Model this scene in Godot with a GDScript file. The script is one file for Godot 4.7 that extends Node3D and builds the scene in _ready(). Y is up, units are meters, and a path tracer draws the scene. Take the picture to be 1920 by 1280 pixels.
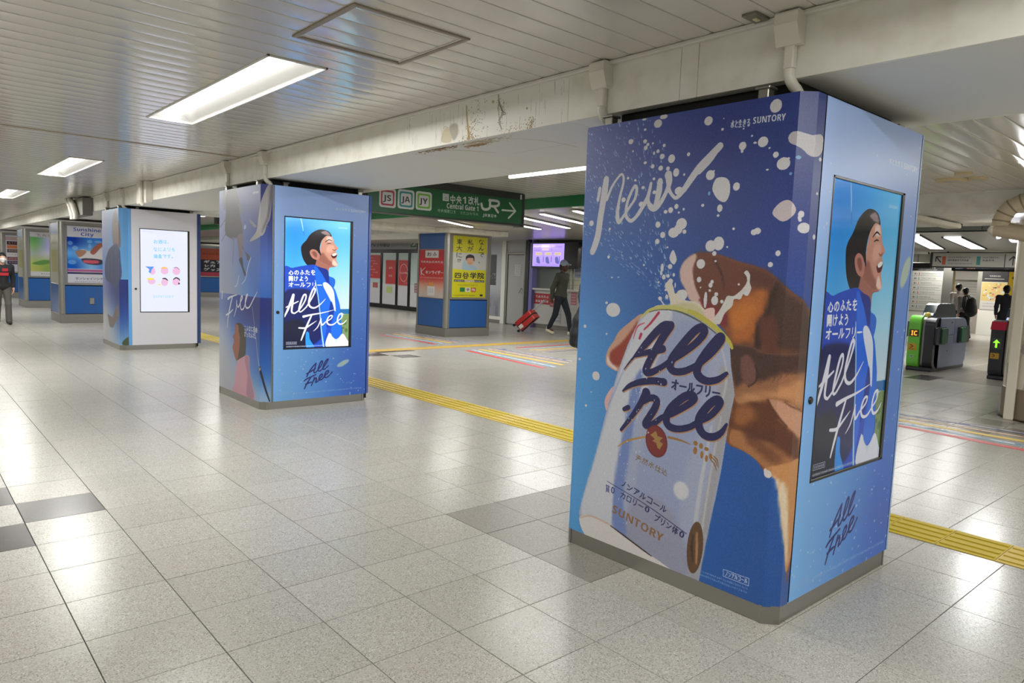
extends Node3D

# stroke glyphs on a 100 x 100 grid: strokes split by |, a leading ~ makes the stroke a curve
const GLYPHS := {
	"ー": "8 50 92 50", "オ": "10 32 90 32|60 8 60 88 46 80|58 34 40 58 10 76", "ル": "32 15 30 55 8 85|58 12 58 84 92 52",
	"フ": "14 18 86 18 80 50 58 72 32 88", "リ": "25 12 25 58|75 10 75 50 66 74 40 92", "ノ": "75 10 66 45 45 70 15 90",
	"ン": "12 20 38 36|14 82 52 70 88 28", "ア": "10 15 90 15 78 32 58 46|50 32 48 60 24 88", "コ": "15 18 85 18 85 85|12 82 85 82",
	"カ": "10 30 84 30 80 70 72 88 58 82|46 8 42 45 12 88", "ロ": "15 18 85 18 85 85 15 85 15 18",
	"プ": "14 25 78 25 72 55 52 75 28 90|~88 5 96 12 88 19 80 12 88 5", "キ": "15 32 85 25|10 62 90 54|42 8 58 92",
	"ラ": "22 14 80 14|10 38 86 38 76 68 36 92", "イ": "85 8 56 38 10 60|56 36 56 92",
	"ザ": "5 32 80 32|25 10 25 55|60 8 60 50 48 76 25 90|82 4 88 16|92 2 98 14", "サ": "5 32 95 32|28 10 28 58|72 8 72 50 58 78 30 92",
	"シ": "18 14 40 26|10 40 34 52|14 88 55 76 90 32", "ャ": "18 50 85 42 70 62|38 35 52 92", "ィ": "75 35 50 58 18 72|50 58 50 92",
	"レ": "30 12 30 84 84 44", "ッ": "24 48 32 66|48 44 56 62|80 46 66 72 40 92", "ギ": "15 32 80 25|10 62 86 54|42 8 58 92|82 4 90 18|92 2 99 14", "ュ": "24 48 68 48 66 86|10 86 90 86",
	"グ": "30 8 10 46|26 26 76 26 66 60 24 92|82 4 90 18|92 2 99 14", "ズ": "14 20 76 20 54 54 10 88|52 52 86 86|82 4 90 18|92 2 99 14",
	"テ": "22 15 78 15|8 42 92 42|54 42 50 70 25 92",
	"心": "14 52 8 75|~34 34 34 78 42 88 68 88 78 82 78 68|44 18 60 36|76 42 92 66",
	"の": "~52 22 44 58 26 80 12 64 18 38 44 20 72 24 88 48 80 74 56 88", "ふ": "~42 10 60 22 46 36 58 60 52 84 36 82|~30 50 16 78|~70 50 90 74",
	"た": "12 28 58 24|~38 8 30 50 12 88|58 46 88 44|~52 66 58 82 92 84", "を": "18 22 80 20|~46 6 36 34 16 54 44 46 54 70|~88 42 52 58 36 80 60 92 84 88",
	"開": "12 10 12 94|12 10 44 10 44 40 12 40|12 25 44 25|56 10 88 10 88 92 80 90|56 10 56 40 88 40|56 25 88 25|30 52 70 52|24 66 76 66|42 52 38 74 28 86|60 52 60 90",
	"け": "~18 12 12 45 18 86|40 34 92 32|~68 8 70 55 50 90", "よ": "52 34 84 30|~52 8 54 70 36 86 20 76 34 64 60 74 88 90",
	"う": "34 12 62 20|~22 46 60 34 78 52 66 78 38 94", "水": "50 6 50 90 40 84|12 34 38 34 12 76|84 20 60 42|56 38 90 80",
	"と": "~32 10 40 42|~84 28 40 50 24 72 44 88 84 86", "生": "28 10 12 44|20 32 86 32|50 8 50 88|24 60 78 60|8 90 92 90",
	"き": "18 26 80 18|18 44 84 36|~46 6 72 62|~70 62 44 58|~26 68 36 88 74 88", "る": "~24 14 74 12 26 54 52 42 84 56 80 82 54 90 40 78 56 70 68 82",
	"天": "16 16 84 16|8 44 92 44|50 16 48 48 12 92|52 46 90 92",
	"然": "28 8 12 40|26 18 46 18 34 50 12 66|56 24 94 24|74 8 72 34 54 62|76 30 94 62|86 10 92 18|14 78 8 94|34 78 38 92|58 78 62 92|82 78 92 94",
	"仕": "32 8 10 50|24 34 24 94|40 40 96 40|68 10 68 88|44 88 92 88", "込": "14 12 24 24|8 44 24 44 24 72 8 90|24 76 50 90 94 90|56 12 52 40 36 66|54 16 68 46 88 66",
	"質": "20 10 14 26|16 18 44 18|32 18 30 36|66 10 56 26|58 18 90 18|74 18 74 36|26 42 76 42 76 82 26 82 26 42|26 55 76 55|26 68 76 68|38 84 18 96|64 84 84 96",
	"体": "30 8 10 48|22 34 22 94|38 28 96 28|66 8 66 94|64 30 36 72|68 30 96 70|50 74 84 74", "中": "14 28 86 28 86 62 14 62 14 28|50 6 50 96",
	"央": "22 26 78 26 78 54|22 26 22 54|6 54 94 54|50 8 50 54 14 92|52 56 88 92", "改": "8 18 40 18 40 46 12 46 12 84 42 74|64 8 50 42|58 26 96 26|86 28 70 66 44 92|58 40 92 92",
	"札": "6 30 52 30|30 8 30 94|28 34 8 66|32 38 50 58|64 8 64 82 70 90 94 88 94 74", "東": "10 20 90 20|24 32 76 32 76 62 24 62 24 32|24 47 76 47|50 6 50 96|48 64 12 90|52 64 90 90",
	"日": "22 12 78 12 78 92 22 92 22 12|22 50 78 50", "本": "10 28 90 28|50 6 50 96|48 30 10 74|52 30 90 74|32 74 68 74", "口": "18 20 82 20 82 86 18 86 18 20",
	"み": "~18 18 52 16 34 66 14 80 12 62 44 52 90 64|~76 40 72 70 56 92", "ど": "~30 10 38 42|~78 32 40 50 24 72 44 88 80 86|76 8 84 20|88 4 96 16",
	"り": "~24 14 22 40 28 56|~70 10 76 44 66 76 42 94", "窓": "50 4 50 14|10 26 10 16 90 16 90 26|38 22 20 38|60 22 80 36|48 36 32 54 66 52|60 42 72 58|16 74 10 88|~34 64 36 86 66 86 68 74|50 62 58 74|78 66 90 84",
	"な": "12 26 52 24|~34 8 12 54|70 18 88 32|~60 42 62 78 44 90 34 78 52 70 84 88", "ん": "~52 8 12 90 36 54 54 60 58 88 90 58",
	"で": "~10 22 88 16 52 44 50 72 78 92|72 40 80 52|86 34 94 46", "私": "46 8 12 22|6 38 54 38|30 18 30 94|28 42 8 72|34 46 50 62|70 10 54 84 92 78|80 56 96 90",
	"が": "~8 36 64 32 58 78 42 88|~36 10 30 54 8 90|~76 32 90 60|80 6 86 18|92 2 98 14", "大": "8 36 92 36|50 8 48 48 10 92|52 44 90 92",
	"に": "~18 12 12 50 18 88|46 28 86 26|~44 64 54 82 92 82", "四": "12 20 88 20 88 86 12 86 12 20|38 20 34 54 22 64|60 20 60 58 78 58",
	"谷": "36 8 16 36|64 8 86 36|50 26 10 62|50 26 92 62|30 62 70 62 70 94 30 94 30 62", "学": "22 6 30 20|48 4 52 18|80 6 68 22|10 42 10 28 90 28 90 42|30 44 72 44 52 58 52 90 40 90|8 66 92 66",
	"院": "10 8 10 94|10 8 36 8 24 34 38 56 24 66|66 4 66 14|46 30 46 18 94 18 94 30|54 40 86 40|44 56 96 56|62 56 58 78 40 94|76 56 76 86 96 86 96 74",
	"お": "12 30 56 28|~34 8 34 80 18 84 14 68 60 46 84 60 74 88 56 86|74 18 90 34", "酒": "14 14 24 24|8 36 20 46|8 92 26 62|36 14 96 14|40 32 92 32 92 92 40 92 40 32|58 14 56 52|74 14 74 48 90 50|40 66 92 66",
	"は": "~18 12 12 50 18 88|42 32 92 30|~70 10 72 76 50 88 44 74 64 68 92 86", "も": "~40 8 36 66 50 90 74 84 82 64|18 32 64 32|16 54 62 54",
	"量": "30 8 70 8 70 30 30 30 30 8|30 19 70 19|8 40 92 40|26 50 74 50 74 70 26 70 26 50|26 60 74 60|50 48 50 92|20 80 80 80|8 92 92 92",
	"適": "14 12 24 24|8 44 24 44 24 72 8 90|24 76 50 90 94 90|66 4 66 14|38 16 94 16|52 20 56 30|80 20 76 30|42 34 42 80|42 34 92 34 92 80|58 50 78 50|66 40 66 58|56 60 78 60 78 74 56 74 56 60",
	"す": "8 26 92 24|~56 6 58 56 44 64 38 50 54 44 60 62 36 94", "こ": "22 20 78 18|~20 66 30 84 84 84", "自": "52 4 42 18|24 20 78 20 78 92 24 92 24 20|24 44 78 44|24 68 78 68",
	"由": "18 32 82 32 82 90 18 90 18 32|18 60 82 60|50 8 50 90", "だ": "12 28 58 24|~38 8 30 50 12 88|58 46 88 44|~52 66 58 82 92 84|74 8 82 20|88 4 96 16",
	"っ": "~18 48 60 40 78 58 66 78 40 88", "。": "~20 74 32 84 20 94 8 84 20 74", "、": "14 74 30 92", "検": "6 30 44 30|26 8 26 94|24 36 6 66|28 40 44 58|70 6 46 36|70 6 96 36|58 36 84 36|52 48 90 48 90 66 52 66 52 48|72 36 70 70 44 94|72 70 96 94",
	"票": "8 12 92 12|18 24 82 24 82 46 18 46 18 24|40 12 40 46|60 12 60 46|22 58 78 58|8 72 92 72|50 72 50 96|28 80 14 92|72 80 86 92",
}

static func ink(r: float, g: float, b: float, a := 1.0) -> Color:   # a printed colour as seen in the hall's light, turned into the ink's own colour
	var c = Color(r / 255.0, g / 255.0, b / 255.0).srgb_to_linear()
	var k = 0.95
	c = Color(minf(c.r * k, 0.86), minf(c.g * k, 0.86), minf(c.b * k, 0.86)).linear_to_srgb()
	c.a = a
	return c

class Cv:
	static var fonts := {}
	var im: Image
	var k := 1.0

	func _init(wide: float, high: float, scale: float, back := Color.WHITE):
		k = scale
		im = Image.create_empty(int(wide * scale), int(high * scale), false, Image.FORMAT_RGBA8)
		im.fill(back)

	func grad(cols: Array, across: int):
		var g = Image.create_empty(across, cols.size() / across, false, Image.FORMAT_RGBA8)
		for i in cols.size():
			g.set_pixel(i % across, i / across, cols[i])
		g.resize(im.get_width(), im.get_height(), Image.INTERPOLATE_CUBIC)
		im = g

	func pt(s: String) -> PackedVector2Array:
		var f = s.split_floats(" ", false)
		var p = PackedVector2Array()
		for i in range(0, f.size() - 1, 2):
			p.append(Vector2(f[i], f[i + 1]) * k)
		return p

	static func curve(p: PackedVector2Array, closed: bool, steps := 5) -> PackedVector2Array:
		var n = p.size()
		if n < 3:
			return p
		var q = PackedVector2Array()
		for i in (n if closed else n - 1):
			var a = p[(i - 1 + n) % n] if closed or i > 0 else p[0]
			var d = p[(i + 2) % n] if closed or i + 2 < n else p[n - 1]
			for j in steps:
				q.append(p[i].cubic_interpolate(p[(i + 1) % n], a, d, float(j) / steps))
		if not closed:
			q.append(p[n - 1])
		return q

	static func spans(polys: Array, img: Image, col: Color):
		var rows := {}
		var high = img.get_height()
		for p in polys:
			var n = p.size()
			for i in n:
				var a: Vector2 = p[i]
				var b: Vector2 = p[(i + 1) % n]
				if a.y > b.y:
					var t = a
					a = b
					b = t
				var y0 = maxi(0, int(ceil(a.y - 0.5)))
				var y1 = mini(high - 1, int(ceil(b.y - 0.5)) - 1)
				if y1 < y0:
					continue
				var m = (b.x - a.x) / (b.y - a.y)
				for y in range(y0, y1 + 1):
					var x = a.x + (y + 0.5 - a.y) * m
					if rows.has(y):
						rows[y].append(x)
					else:
						rows[y] = [x]
		for y in rows:
			var xs: Array = rows[y]
			xs.sort()
			for i in range(0, xs.size() - 1, 2):
				var x0 = roundi(xs[i])
				var x1 = roundi(xs[i + 1])
				if x1 > x0:
					img.fill_rect(Rect2i(x0, y, x1 - x0, 1), col)

	func paint(groups: Array, col: Color, soft := 0.0):   # groups of polygons, each filled on its own
		if soft <= 0.0 and col.a > 0.99:
			for g in groups:
				spans(g, im, col)
			return
		var box = Rect2(groups[0][0][0], Vector2.ZERO)
		for g in groups:
			for p in g:
				for v in p:
					box = box.expand(v)
		var far = maxf(1.0, soft * k * 1.1)
		var d = maxf(1.0, far / 4.0)
		box = box.grow(far * 1.6 + 2.0)
		var at = Vector2i(box.position.floor())
		var size = Vector2i((box.size / d).ceil()) + Vector2i(1, 1)
		var lay = Image.create_empty(size.x, size.y, false, Image.FORMAT_RGBA8)
		lay.fill(Color(col.r, col.g, col.b, 0.0))
		for g in groups:
			var scaled := []
			for p in g:
				var q = PackedVector2Array()
				for v in p:
					q.append((v - Vector2(at)) / d)
				scaled.append(q)
			spans(scaled, lay, col)
		if far > 1.0:
			var w4 = (size.x + 3) / 4
			var h4 = (size.y + 3) / 4
			lay.crop(w4 * 4, h4 * 4)
			lay.shrink_x2()
			lay.shrink_x2()
			lay.resize(int(w4 * 4 * d), int(h4 * 4 * d), Image.INTERPOLATE_CUBIC)
		im.blend_rect(lay, Rect2i(0, 0, lay.get_width(), lay.get_height()), at)

	func fill(s: String, col: Color, soft := 0.0, smooth := true):
		var p = pt(s)
		paint([[curve(p, true) if smooth else p]], col, soft)

	func rect(x0: float, y0: float, x1: float, y1: float, col: Color):
		im.fill_rect(Rect2i(roundi(x0 * k), roundi(y0 * k), maxi(1, roundi((x1 - x0) * k)), maxi(1, roundi((y1 - y0) * k))), col)

	func frame(x0: float, y0: float, x1: float, y1: float, t: float, col: Color):
		rect(x0, y0, x1, y0 + t, col)
		rect(x0, y1 - t, x1, y1, col)
		rect(x0, y0, x0 + t, y1, col)
		rect(x1 - t, y0, x1, y1, col)

	static func ring(c: Vector2, rx: float, ry: float, turn := 0.0, n := 20) -> PackedVector2Array:
		var p = PackedVector2Array()
		for i in n:
			p.append(c + Vector2(cos(TAU * i / n) * rx, sin(TAU * i / n) * ry).rotated(turn))
		return p

	func oval(x: float, y: float, rx: float, ry: float, col: Color, turn := 0.0, soft := 0.0):
		paint([[ring(Vector2(x, y) * k, rx * k, ry * k, turn, 28)]], col, soft)

	func ovals(s: String, col: Color, soft := 0.0):
		var f = s.split_floats(" ", false)
		for i in range(0, f.size() - 3, 4):
			oval(f[i], f[i + 1], f[i + 2], f[i + 3], col, 0.0, soft)

	func line_of(p: PackedVector2Array, w: Array, col: Color, soft := 0.0):   # widths in pixels along the line
		var groups := []
		var n = p.size()
		for i in n:
			var t = float(i) / maxf(1.0, n - 1.0) * (w.size() - 1)
			var r = lerpf(w[int(t)], w[mini(int(t) + 1, w.size() - 1)], t - int(t)) * 0.5
			groups.append([ring(p[i], r, r, 0.0, 12)])
			if i + 1 < n and p[i].distance_to(p[i + 1]) > 0.01:
				var t2 = float(i + 1) / maxf(1.0, n - 1.0) * (w.size() - 1)
				var r2 = lerpf(w[int(t2)], w[mini(int(t2) + 1, w.size() - 1)], t2 - int(t2)) * 0.5
				var s = (p[i + 1] - p[i]).normalized().orthogonal()
				groups.append([PackedVector2Array([p[i] + s * r, p[i + 1] + s * r2, p[i + 1] - s * r2, p[i] - s * r])])
		paint(groups, col, soft)

	func stroke(s: String, w: Array, col: Color, soft := 0.0, smooth := true, by := Vector2.ZERO):
		var p = pt(s)
		for i in p.size():
			p[i] += by * k
		line_of(curve(p, false, 6) if smooth else p, w.map(func(x): return x * k), col, soft)

	func kana(text: String, x0: float, y0: float, x1: float, y1: float, h: float, lw: float, col: Color, down := false):
		var a = Vector2(x0, y0) * k
		var along = (Vector2(x1, y1) * k - a) / text.length()
		var up = along.normalized().orthogonal() * -h * k      # orthogonal of +x is -y in image space, so this points down the picture
		if down:
			up = along.normalized().orthogonal() * h * k
		for i in text.length():
			var g: String = GLYPHS.get(text[i], "")
			if g == "":
				if text[i] != " ":
					var c0 = a + along * (i + 0.1)
					latin(text[i], (c0 / k).x, (c0 / k).y + h * 0.36, (c0 / k).x + along.x / k * 0.8, (c0 / k).y + along.y / k * 0.8 + h * 0.36, h * 0.74, col)
				continue
			for stroke_of in g.split("|"):
				var bent = stroke_of.begins_with("~")
				var f = stroke_of.trim_prefix("~").split_floats(" ", false)
				var p = PackedVector2Array()
				for j in range(0, f.size() - 1, 2):
					var gx = f[j] / 100.0
					var gy = f[j + 1] / 100.0
					if down:
						p.append(a + along * (i + gy * 0.92) + up * (gx - 0.5))
					else:
						p.append(a + along * (i + 0.04 + gx * 0.92) + up * (gy - 0.5))
				line_of(curve(p, false, 4) if bent else p, [lw * k], col)

	static func font(name: String, weight: int) -> Font:
		var key = name + str(weight)
		if not fonts.has(key):
			var f = SystemFont.new()
			f.font_names = PackedStringArray([name])
			f.font_weight = weight
			fonts[key] = f
		return fonts[key]

	func latin(text: String, x0: float, y0: float, x1: float, y1: float, h: float, col: Color, bold := true, slant := 0.0, face := "Droid Sans"):   # baseline from (x0, y0) to (x1, y1), capitals h high
		var ts = TextServerManager.get_primary_interface()
		var tl = TextLine.new()
		tl.add_string(text, font(face, 700 if bold else 400), 64)
		var glyphs = ts.shaped_text_get_glyphs(tl.get_rid())
		var total = 0.0
		for g in glyphs:
			total += g.advance
		var a = Vector2(x0, y0) * k
		var ex = (Vector2(x1, y1) * k - a) / maxf(total, 1.0)
		var ey = -ex.normalized().orthogonal() * h * k / 46.0
		var pen = 0.0
		for g in glyphs:
			if g.font_rid.is_valid():
				var d = ts.font_get_glyph_contours(g.font_rid, 64, g.index)
				var polys := []
				var start = 0
				if d.has("contours"):
					for e in d.contours:
						var q = PackedVector2Array()
						var n = e - start + 1
						for i in n:
							var v: Vector3 = d.points[start + i]
							var w: Vector3 = d.points[start + (i + 1) % n]
							var here = Vector2(v.x, v.y)
							if v.z == 1.0:
								q.append(here)
							else:
								var u: Vector3 = d.points[start + (i - 1 + n) % n]
								var p0 = Vector2(u.x, u.y) if u.z == 1.0 else (Vector2(u.x, u.y) + here) * 0.5
								var p2 = Vector2(w.x, w.y) if w.z == 1.0 else (Vector2(w.x, w.y) + here) * 0.5
								for s in 4:
									var t = (s + 1) / 4.0
									q.append(p0 * (1 - t) * (1 - t) + here * 2 * t * (1 - t) + p2 * t * t)
						var placed = PackedVector2Array()
						for v2 in q:
							placed.append(a + ex * (pen + g.offset.x + v2.x - slant * v2.y) + ey * v2.y)
						polys.append(placed)
						start = e + 1
				if polys.size():
					paint([polys], col)
			pen += g.advance

	func small_print(x0: float, y0: float, x1: float, y1: float, h: float, col: Color, salt := 1):   # lettering too small in the photograph to be read
		var r = RandomNumberGenerator.new()
		r.seed = salt
		var a = Vector2(x0, y0)
		var b = Vector2(x1, y1)
		var n = maxi(1, int(a.distance_to(b) / (h * 1.05)))
		var e = (b - a) / n
		var up = e.normalized().orthogonal() * -h
		for i in n:
			var o = a + e * i
			var put = func(x0, y0, x1, y1): line_of(PackedVector2Array([(o + e * x0 + up * (y0 - 0.5)) * k, (o + e * x1 + up * (y1 - 0.5)) * k]), [h * 0.12 * k], col)
			var c = r.randf_range(0.35, 0.6)
			if r.randf() < 0.4:
				var y = r.randf_range(0.3, 0.5)
				put.call(0.18, y, 0.78, y)
				put.call(0.18, y, 0.18, 0.92)
				put.call(0.78, y, 0.78, 0.92)
				put.call(0.18, 0.92, 0.78, 0.92)
				put.call(c, 0.06, c, 0.9)
			else:
				put.call(c, 0.08, c - r.randf_range(0.0, 0.3), 0.95)
				put.call(0.1, r.randf_range(0.18, 0.4), 0.85, r.randf_range(0.14, 0.4))
				put.call(c, r.randf_range(0.4, 0.6), 0.86, 0.94)
			if r.randf() < 0.6:
				put.call(0.12, r.randf_range(0.55, 0.75), 0.84, r.randf_range(0.5, 0.72))

	func grain(amount: float, cell := 1):
		var r = RandomNumberGenerator.new()
		r.seed = 77
		var t = Image.create_empty(128, 128, false, Image.FORMAT_RGBA8)
		for y in 128:
			for x in 128:
				var v = r.randf()
				t.set_pixel(x, y, Color(1, 1, 1, v * amount) if r.randf() > 0.5 else Color(0, 0, 0, v * amount))
		if cell > 1:
			t.resize(128 * cell, 128 * cell, Image.INTERPOLATE_NEAREST)
		for y in range(0, im.get_height(), 128 * cell):
			for x in range(0, im.get_width(), 128 * cell):
				im.blend_rect(t, Rect2i(0, 0, 128 * cell, 128 * cell), Vector2i(x, y))

var rng := RandomNumberGenerator.new()
var M := {}

# ---------------------------------------------------------------- helpers: materials
func mat(called: String, c: Color, rough := 0.6, metal := 0.0, spec := 0.5) -> StandardMaterial3D:
	if M.has(called):
		return M[called]
	var m = StandardMaterial3D.new()
	m.resource_name = called
	m.albedo_color = c
	m.roughness = rough
	m.metallic = metal
	m.metallic_specular = spec
	M[called] = m
	return m

func rgb8(r: float, g: float, b: float) -> Color:
	return Color(r / 255.0, g / 255.0, b / 255.0)

func print_mat(called: String, cv: Cv, rough := 0.4) -> StandardMaterial3D:
	var m = mat(called, Color.WHITE, rough)
	m.albedo_texture = ImageTexture.create_from_image(cv.im)
	m.texture_repeat = false
	return m

func screen_mat(called: String, cv: Cv, energy: float) -> StandardMaterial3D:
	var m = mat(called, Color(0.02, 0.02, 0.025), 0.1)
	m.emission_enabled = true
	m.emission = Color.BLACK
	m.emission_texture = ImageTexture.create_from_image(cv.im)
	m.emission_energy_multiplier = energy
	m.texture_repeat = false
	return m

func glow_mat(called: String, c: Color, energy: float) -> StandardMaterial3D:
	var m = mat(called, Color(0.9, 0.9, 0.9), 0.4)
	m.emission_enabled = true
	m.emission = c
	m.emission_energy_multiplier = energy
	return m

func noise_tex(freq: float, ramp: Array, kind := FastNoiseLite.TYPE_SIMPLEX_SMOOTH, size := 512, octaves := 4, salt := 3) -> NoiseTexture2D:
	var n = FastNoiseLite.new()
	n.noise_type = kind
	n.frequency = freq
	n.fractal_octaves = octaves
	n.seed = salt
	n.cellular_return_type = FastNoiseLite.RETURN_CELL_VALUE
	var t = NoiseTexture2D.new()
	t.width = size
	t.height = size
	t.seamless = true
	t.noise = n
	if ramp.size():
		var g = Gradient.new()
		g.offsets = PackedFloat32Array(ramp.map(func(x): return x[0]))
		g.colors = PackedColorArray(ramp.map(func(x): return x[1]))
		t.color_ramp = g
	return t

# ---------------------------------------------------------------- helpers: meshes
func tool() -> SurfaceTool:
	var st = SurfaceTool.new()
	st.begin(Mesh.PRIMITIVE_TRIANGLES)
	return st

func tri(st: SurfaceTool, a: Vector3, b: Vector3, c: Vector3, inside: Vector3):
	var n = (b - a).cross(c - a)
	if n.length_squared() < 1e-16:
		return
	n = n.normalized()
	if n.dot((a + b + c) / 3.0 - inside) < 0.0:
		n = -n
	else:
		var t = b
		b = c
		c = t
	for v in [a, b, c]:
		st.set_normal(n)
		st.set_uv(Vector2.ZERO)
		st.add_vertex(v)

func four(st: SurfaceTool, a: Vector3, b: Vector3, c: Vector3, d: Vector3, inside: Vector3):
	tri(st, a, b, c, inside)
	tri(st, a, c, d, inside)

func bx(st: SurfaceTool, c: Vector3, s: Vector3, bevel := 0.004, xf := Transform3D()):
	var h = s * 0.5
	var e = minf(bevel, minf(h.x, minf(h.y, h.z)) * 0.6)
	var mid = xf * c
	var v := {}
	for x in [-1, 1]:
		for y in [-1, 1]:
			for z in [-1, 1]:
				v[[x, y, z, 0]] = xf * (c + Vector3(x * h.x, y * (h.y - e), z * (h.z - e)))
				v[[x, y, z, 1]] = xf * (c + Vector3(x * (h.x - e), y * h.y, z * (h.z - e)))
				v[[x, y, z, 2]] = xf * (c + Vector3(x * (h.x - e), y * (h.y - e), z * h.z))
				tri(st, v[[x, y, z, 0]], v[[x, y, z, 1]], v[[x, y, z, 2]], mid)
	for s1 in [-1, 1]:
		four(st, v[[s1, -1, -1, 0]], v[[s1, 1, -1, 0]], v[[s1, 1, 1, 0]], v[[s1, -1, 1, 0]], mid)
		four(st, v[[-1, s1, -1, 1]], v[[1, s1, -1, 1]], v[[1, s1, 1, 1]], v[[-1, s1, 1, 1]], mid)
		four(st, v[[-1, -1, s1, 2]], v[[1, -1, s1, 2]], v[[1, 1, s1, 2]], v[[-1, 1, s1, 2]], mid)
		for s2 in [-1, 1]:
			four(st, v[[s1, s2, -1, 0]], v[[s1, s2, 1, 0]], v[[s1, s2, 1, 1]], v[[s1, s2, -1, 1]], mid)
			four(st, v[[s1, -1, s2, 0]], v[[s1, 1, s2, 0]], v[[s1, 1, s2, 2]], v[[s1, -1, s2, 2]], mid)
			four(st, v[[-1, s1, s2, 1]], v[[1, s1, s2, 1]], v[[1, s1, s2, 2]], v[[-1, s1, s2, 2]], mid)

func box(a: Vector3, b: Vector3, bevel := 0.004) -> SurfaceTool:   # from corner to corner
	var st = tool()
	bx(st, (a + b) * 0.5, (b - a).abs(), bevel)
	return st

func prism(st: SurfaceTool, p: PackedVector2Array, depth: float, xf := Transform3D()):   # outline in x, y; depth along z from 0
	var t = Geometry2D.triangulate_polygon(p)
	var n = p.size()
	for i in range(0, t.size(), 3):
		for z in [0.0, depth]:
			var q := []
			for j in 3:
				q.append(xf * Vector3(p[t[i + j]].x, p[t[i + j]].y, z))
			var m = (q[0] + q[1] + q[2]) / 3.0
			tri(st, q[0], q[1], q[2], m + xf.basis * Vector3(0, 0, 1.0 if z == 0.0 else -1.0))
	var cw = Geometry2D.is_polygon_clockwise(p)
	for i in n:
		var a = p[i]
		var b = p[(i + 1) % n]
		var nrm = (b - a).orthogonal()
		if cw:
			nrm = -nrm
		# orthogonal() turns left of the direction; for a counter-clockwise outline (y up) the outside is to the right
		var ins = xf * Vector3((a.x + b.x) * 0.5, (a.y + b.y) * 0.5, depth * 0.5) + xf.basis * Vector3(nrm.x, nrm.y, 0).normalized() * 0.01
		var ins2 = xf * Vector3((a.x + b.x) * 0.5, (a.y + b.y) * 0.5, depth * 0.5) - xf.basis * Vector3(nrm.x, nrm.y, 0).normalized() * 0.01
		var mid2 = (a + b) * 0.5 + nrm.normalized() * 0.0005
		var use = ins if Geometry2D.is_point_in_polygon(mid2, p) else ins2
		four(st, xf * Vector3(a.x, a.y, 0), xf * Vector3(b.x, b.y, 0), xf * Vector3(b.x, b.y, depth), xf * Vector3(a.x, a.y, depth), use)

func round_rect(x0: float, y0: float, x1: float, y1: float, r: Array, seg := 6) -> PackedVector2Array:   # radii: x0y0, x1y0, x1y1, x0y1
	var p = PackedVector2Array()
	var cs = [Vector2(x0 + r[0], y0 + r[0]), Vector2(x1 - r[1], y0 + r[1]), Vector2(x1 - r[2], y1 - r[2]), Vector2(x0 + r[3], y1 - r[3])]
	for i in 4:
		for j in seg + 1:
			var a = PI + PI / 2 * i + PI / 2 * j / seg
			p.append(cs[i] + Vector2(cos(a), sin(a)) * r[i])
	return p

func smooth_grid(st: SurfaceTool, rows: Array, closed := true, cap := true):   # rings of points skinned with smooth normals
	var n = rows[0].size()
	var m = rows.size()
	var nrm := []
	var mids := []
	for i in m:
		var c = Vector3.ZERO
		for v in rows[i]:
			c += v
		mids.append(c / n)
	for i in m:
		var row := []
		for j in n:
			var du = rows[i][(j + 1) % n] - rows[i][(j - 1 + n) % n] if closed else rows[i][mini(j + 1, n - 1)] - rows[i][maxi(j - 1, 0)]
			var dv = rows[mini(i + 1, m - 1)][j] - rows[maxi(i - 1, 0)][j]
			var x = du.cross(dv).normalized()
			if closed and x.dot(rows[i][j] - mids[i]) < 0:
				x = -x
			row.append(x)
		nrm.append(row)
	for i in m - 1:
		for j in (n if closed else n - 1):
			var k2 = (j + 1) % n
			var q = [[rows[i][j], nrm[i][j]], [rows[i][k2], nrm[i][k2]], [rows[i + 1][k2], nrm[i + 1][k2]], [rows[i + 1][j], nrm[i + 1][j]]]
			for t in [[0, 1, 2], [0, 2, 3]]:
				var a = q[t[0]][0]
				var f = (q[t[1]][0] - a).cross(q[t[2]][0] - a)
				var order = [t[0], t[1], t[2]] if f.dot(q[t[0]][1]) < 0 else [t[0], t[2], t[1]]
				for w in order:
					st.set_normal(q[w][1])
					st.set_uv(Vector2.ZERO)
					st.add_vertex(q[w][0])
	if cap and closed:
		for e in [0, m - 1]:
			var inward = mids[1] if e == 0 else mids[m - 2]
			for j in n:
				tri(st, mids[e], rows[e][j], rows[e][(j + 1) % n], inward)

func tube(st: SurfaceTool, path: Array, r: Array, sides := 10, sx := 1.0, sy := 1.0):
	var rows := []
	var n = path.size()
	var side = Vector3.ZERO
	for i in n:
		var d = (path[mini(i + 1, n - 1)] - path[maxi(i - 1, 0)]).normalized()
		if side == Vector3.ZERO:
			side = d.cross(Vector3.UP if absf(d.y) < 0.9 else Vector3.RIGHT).normalized()
		side = (side - d * side.dot(d)).normalized()
		var up = side.cross(d).normalized()
		var rr = r[mini(i, r.size() - 1)]
		var row := []
		for j in sides:
			var a = TAU * j / sides
			row.append(path[i] + (side * cos(a) * sx + up * sin(a) * sy) * rr)
		rows.append(row)
	smooth_grid(st, rows)

func lathe(st: SurfaceTool, prof: Array, at := Vector3.ZERO, sides := 24, basis := Basis()):   # [radius, y] pairs
	var rows := []
	for p in prof:
		var row := []
		for j in sides:
			var a = TAU * j / sides
			row.append(at + basis * Vector3(cos(a) * p[0], p[1], sin(a) * p[0]))
		rows.append(row)
	smooth_grid(st, rows)

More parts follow.
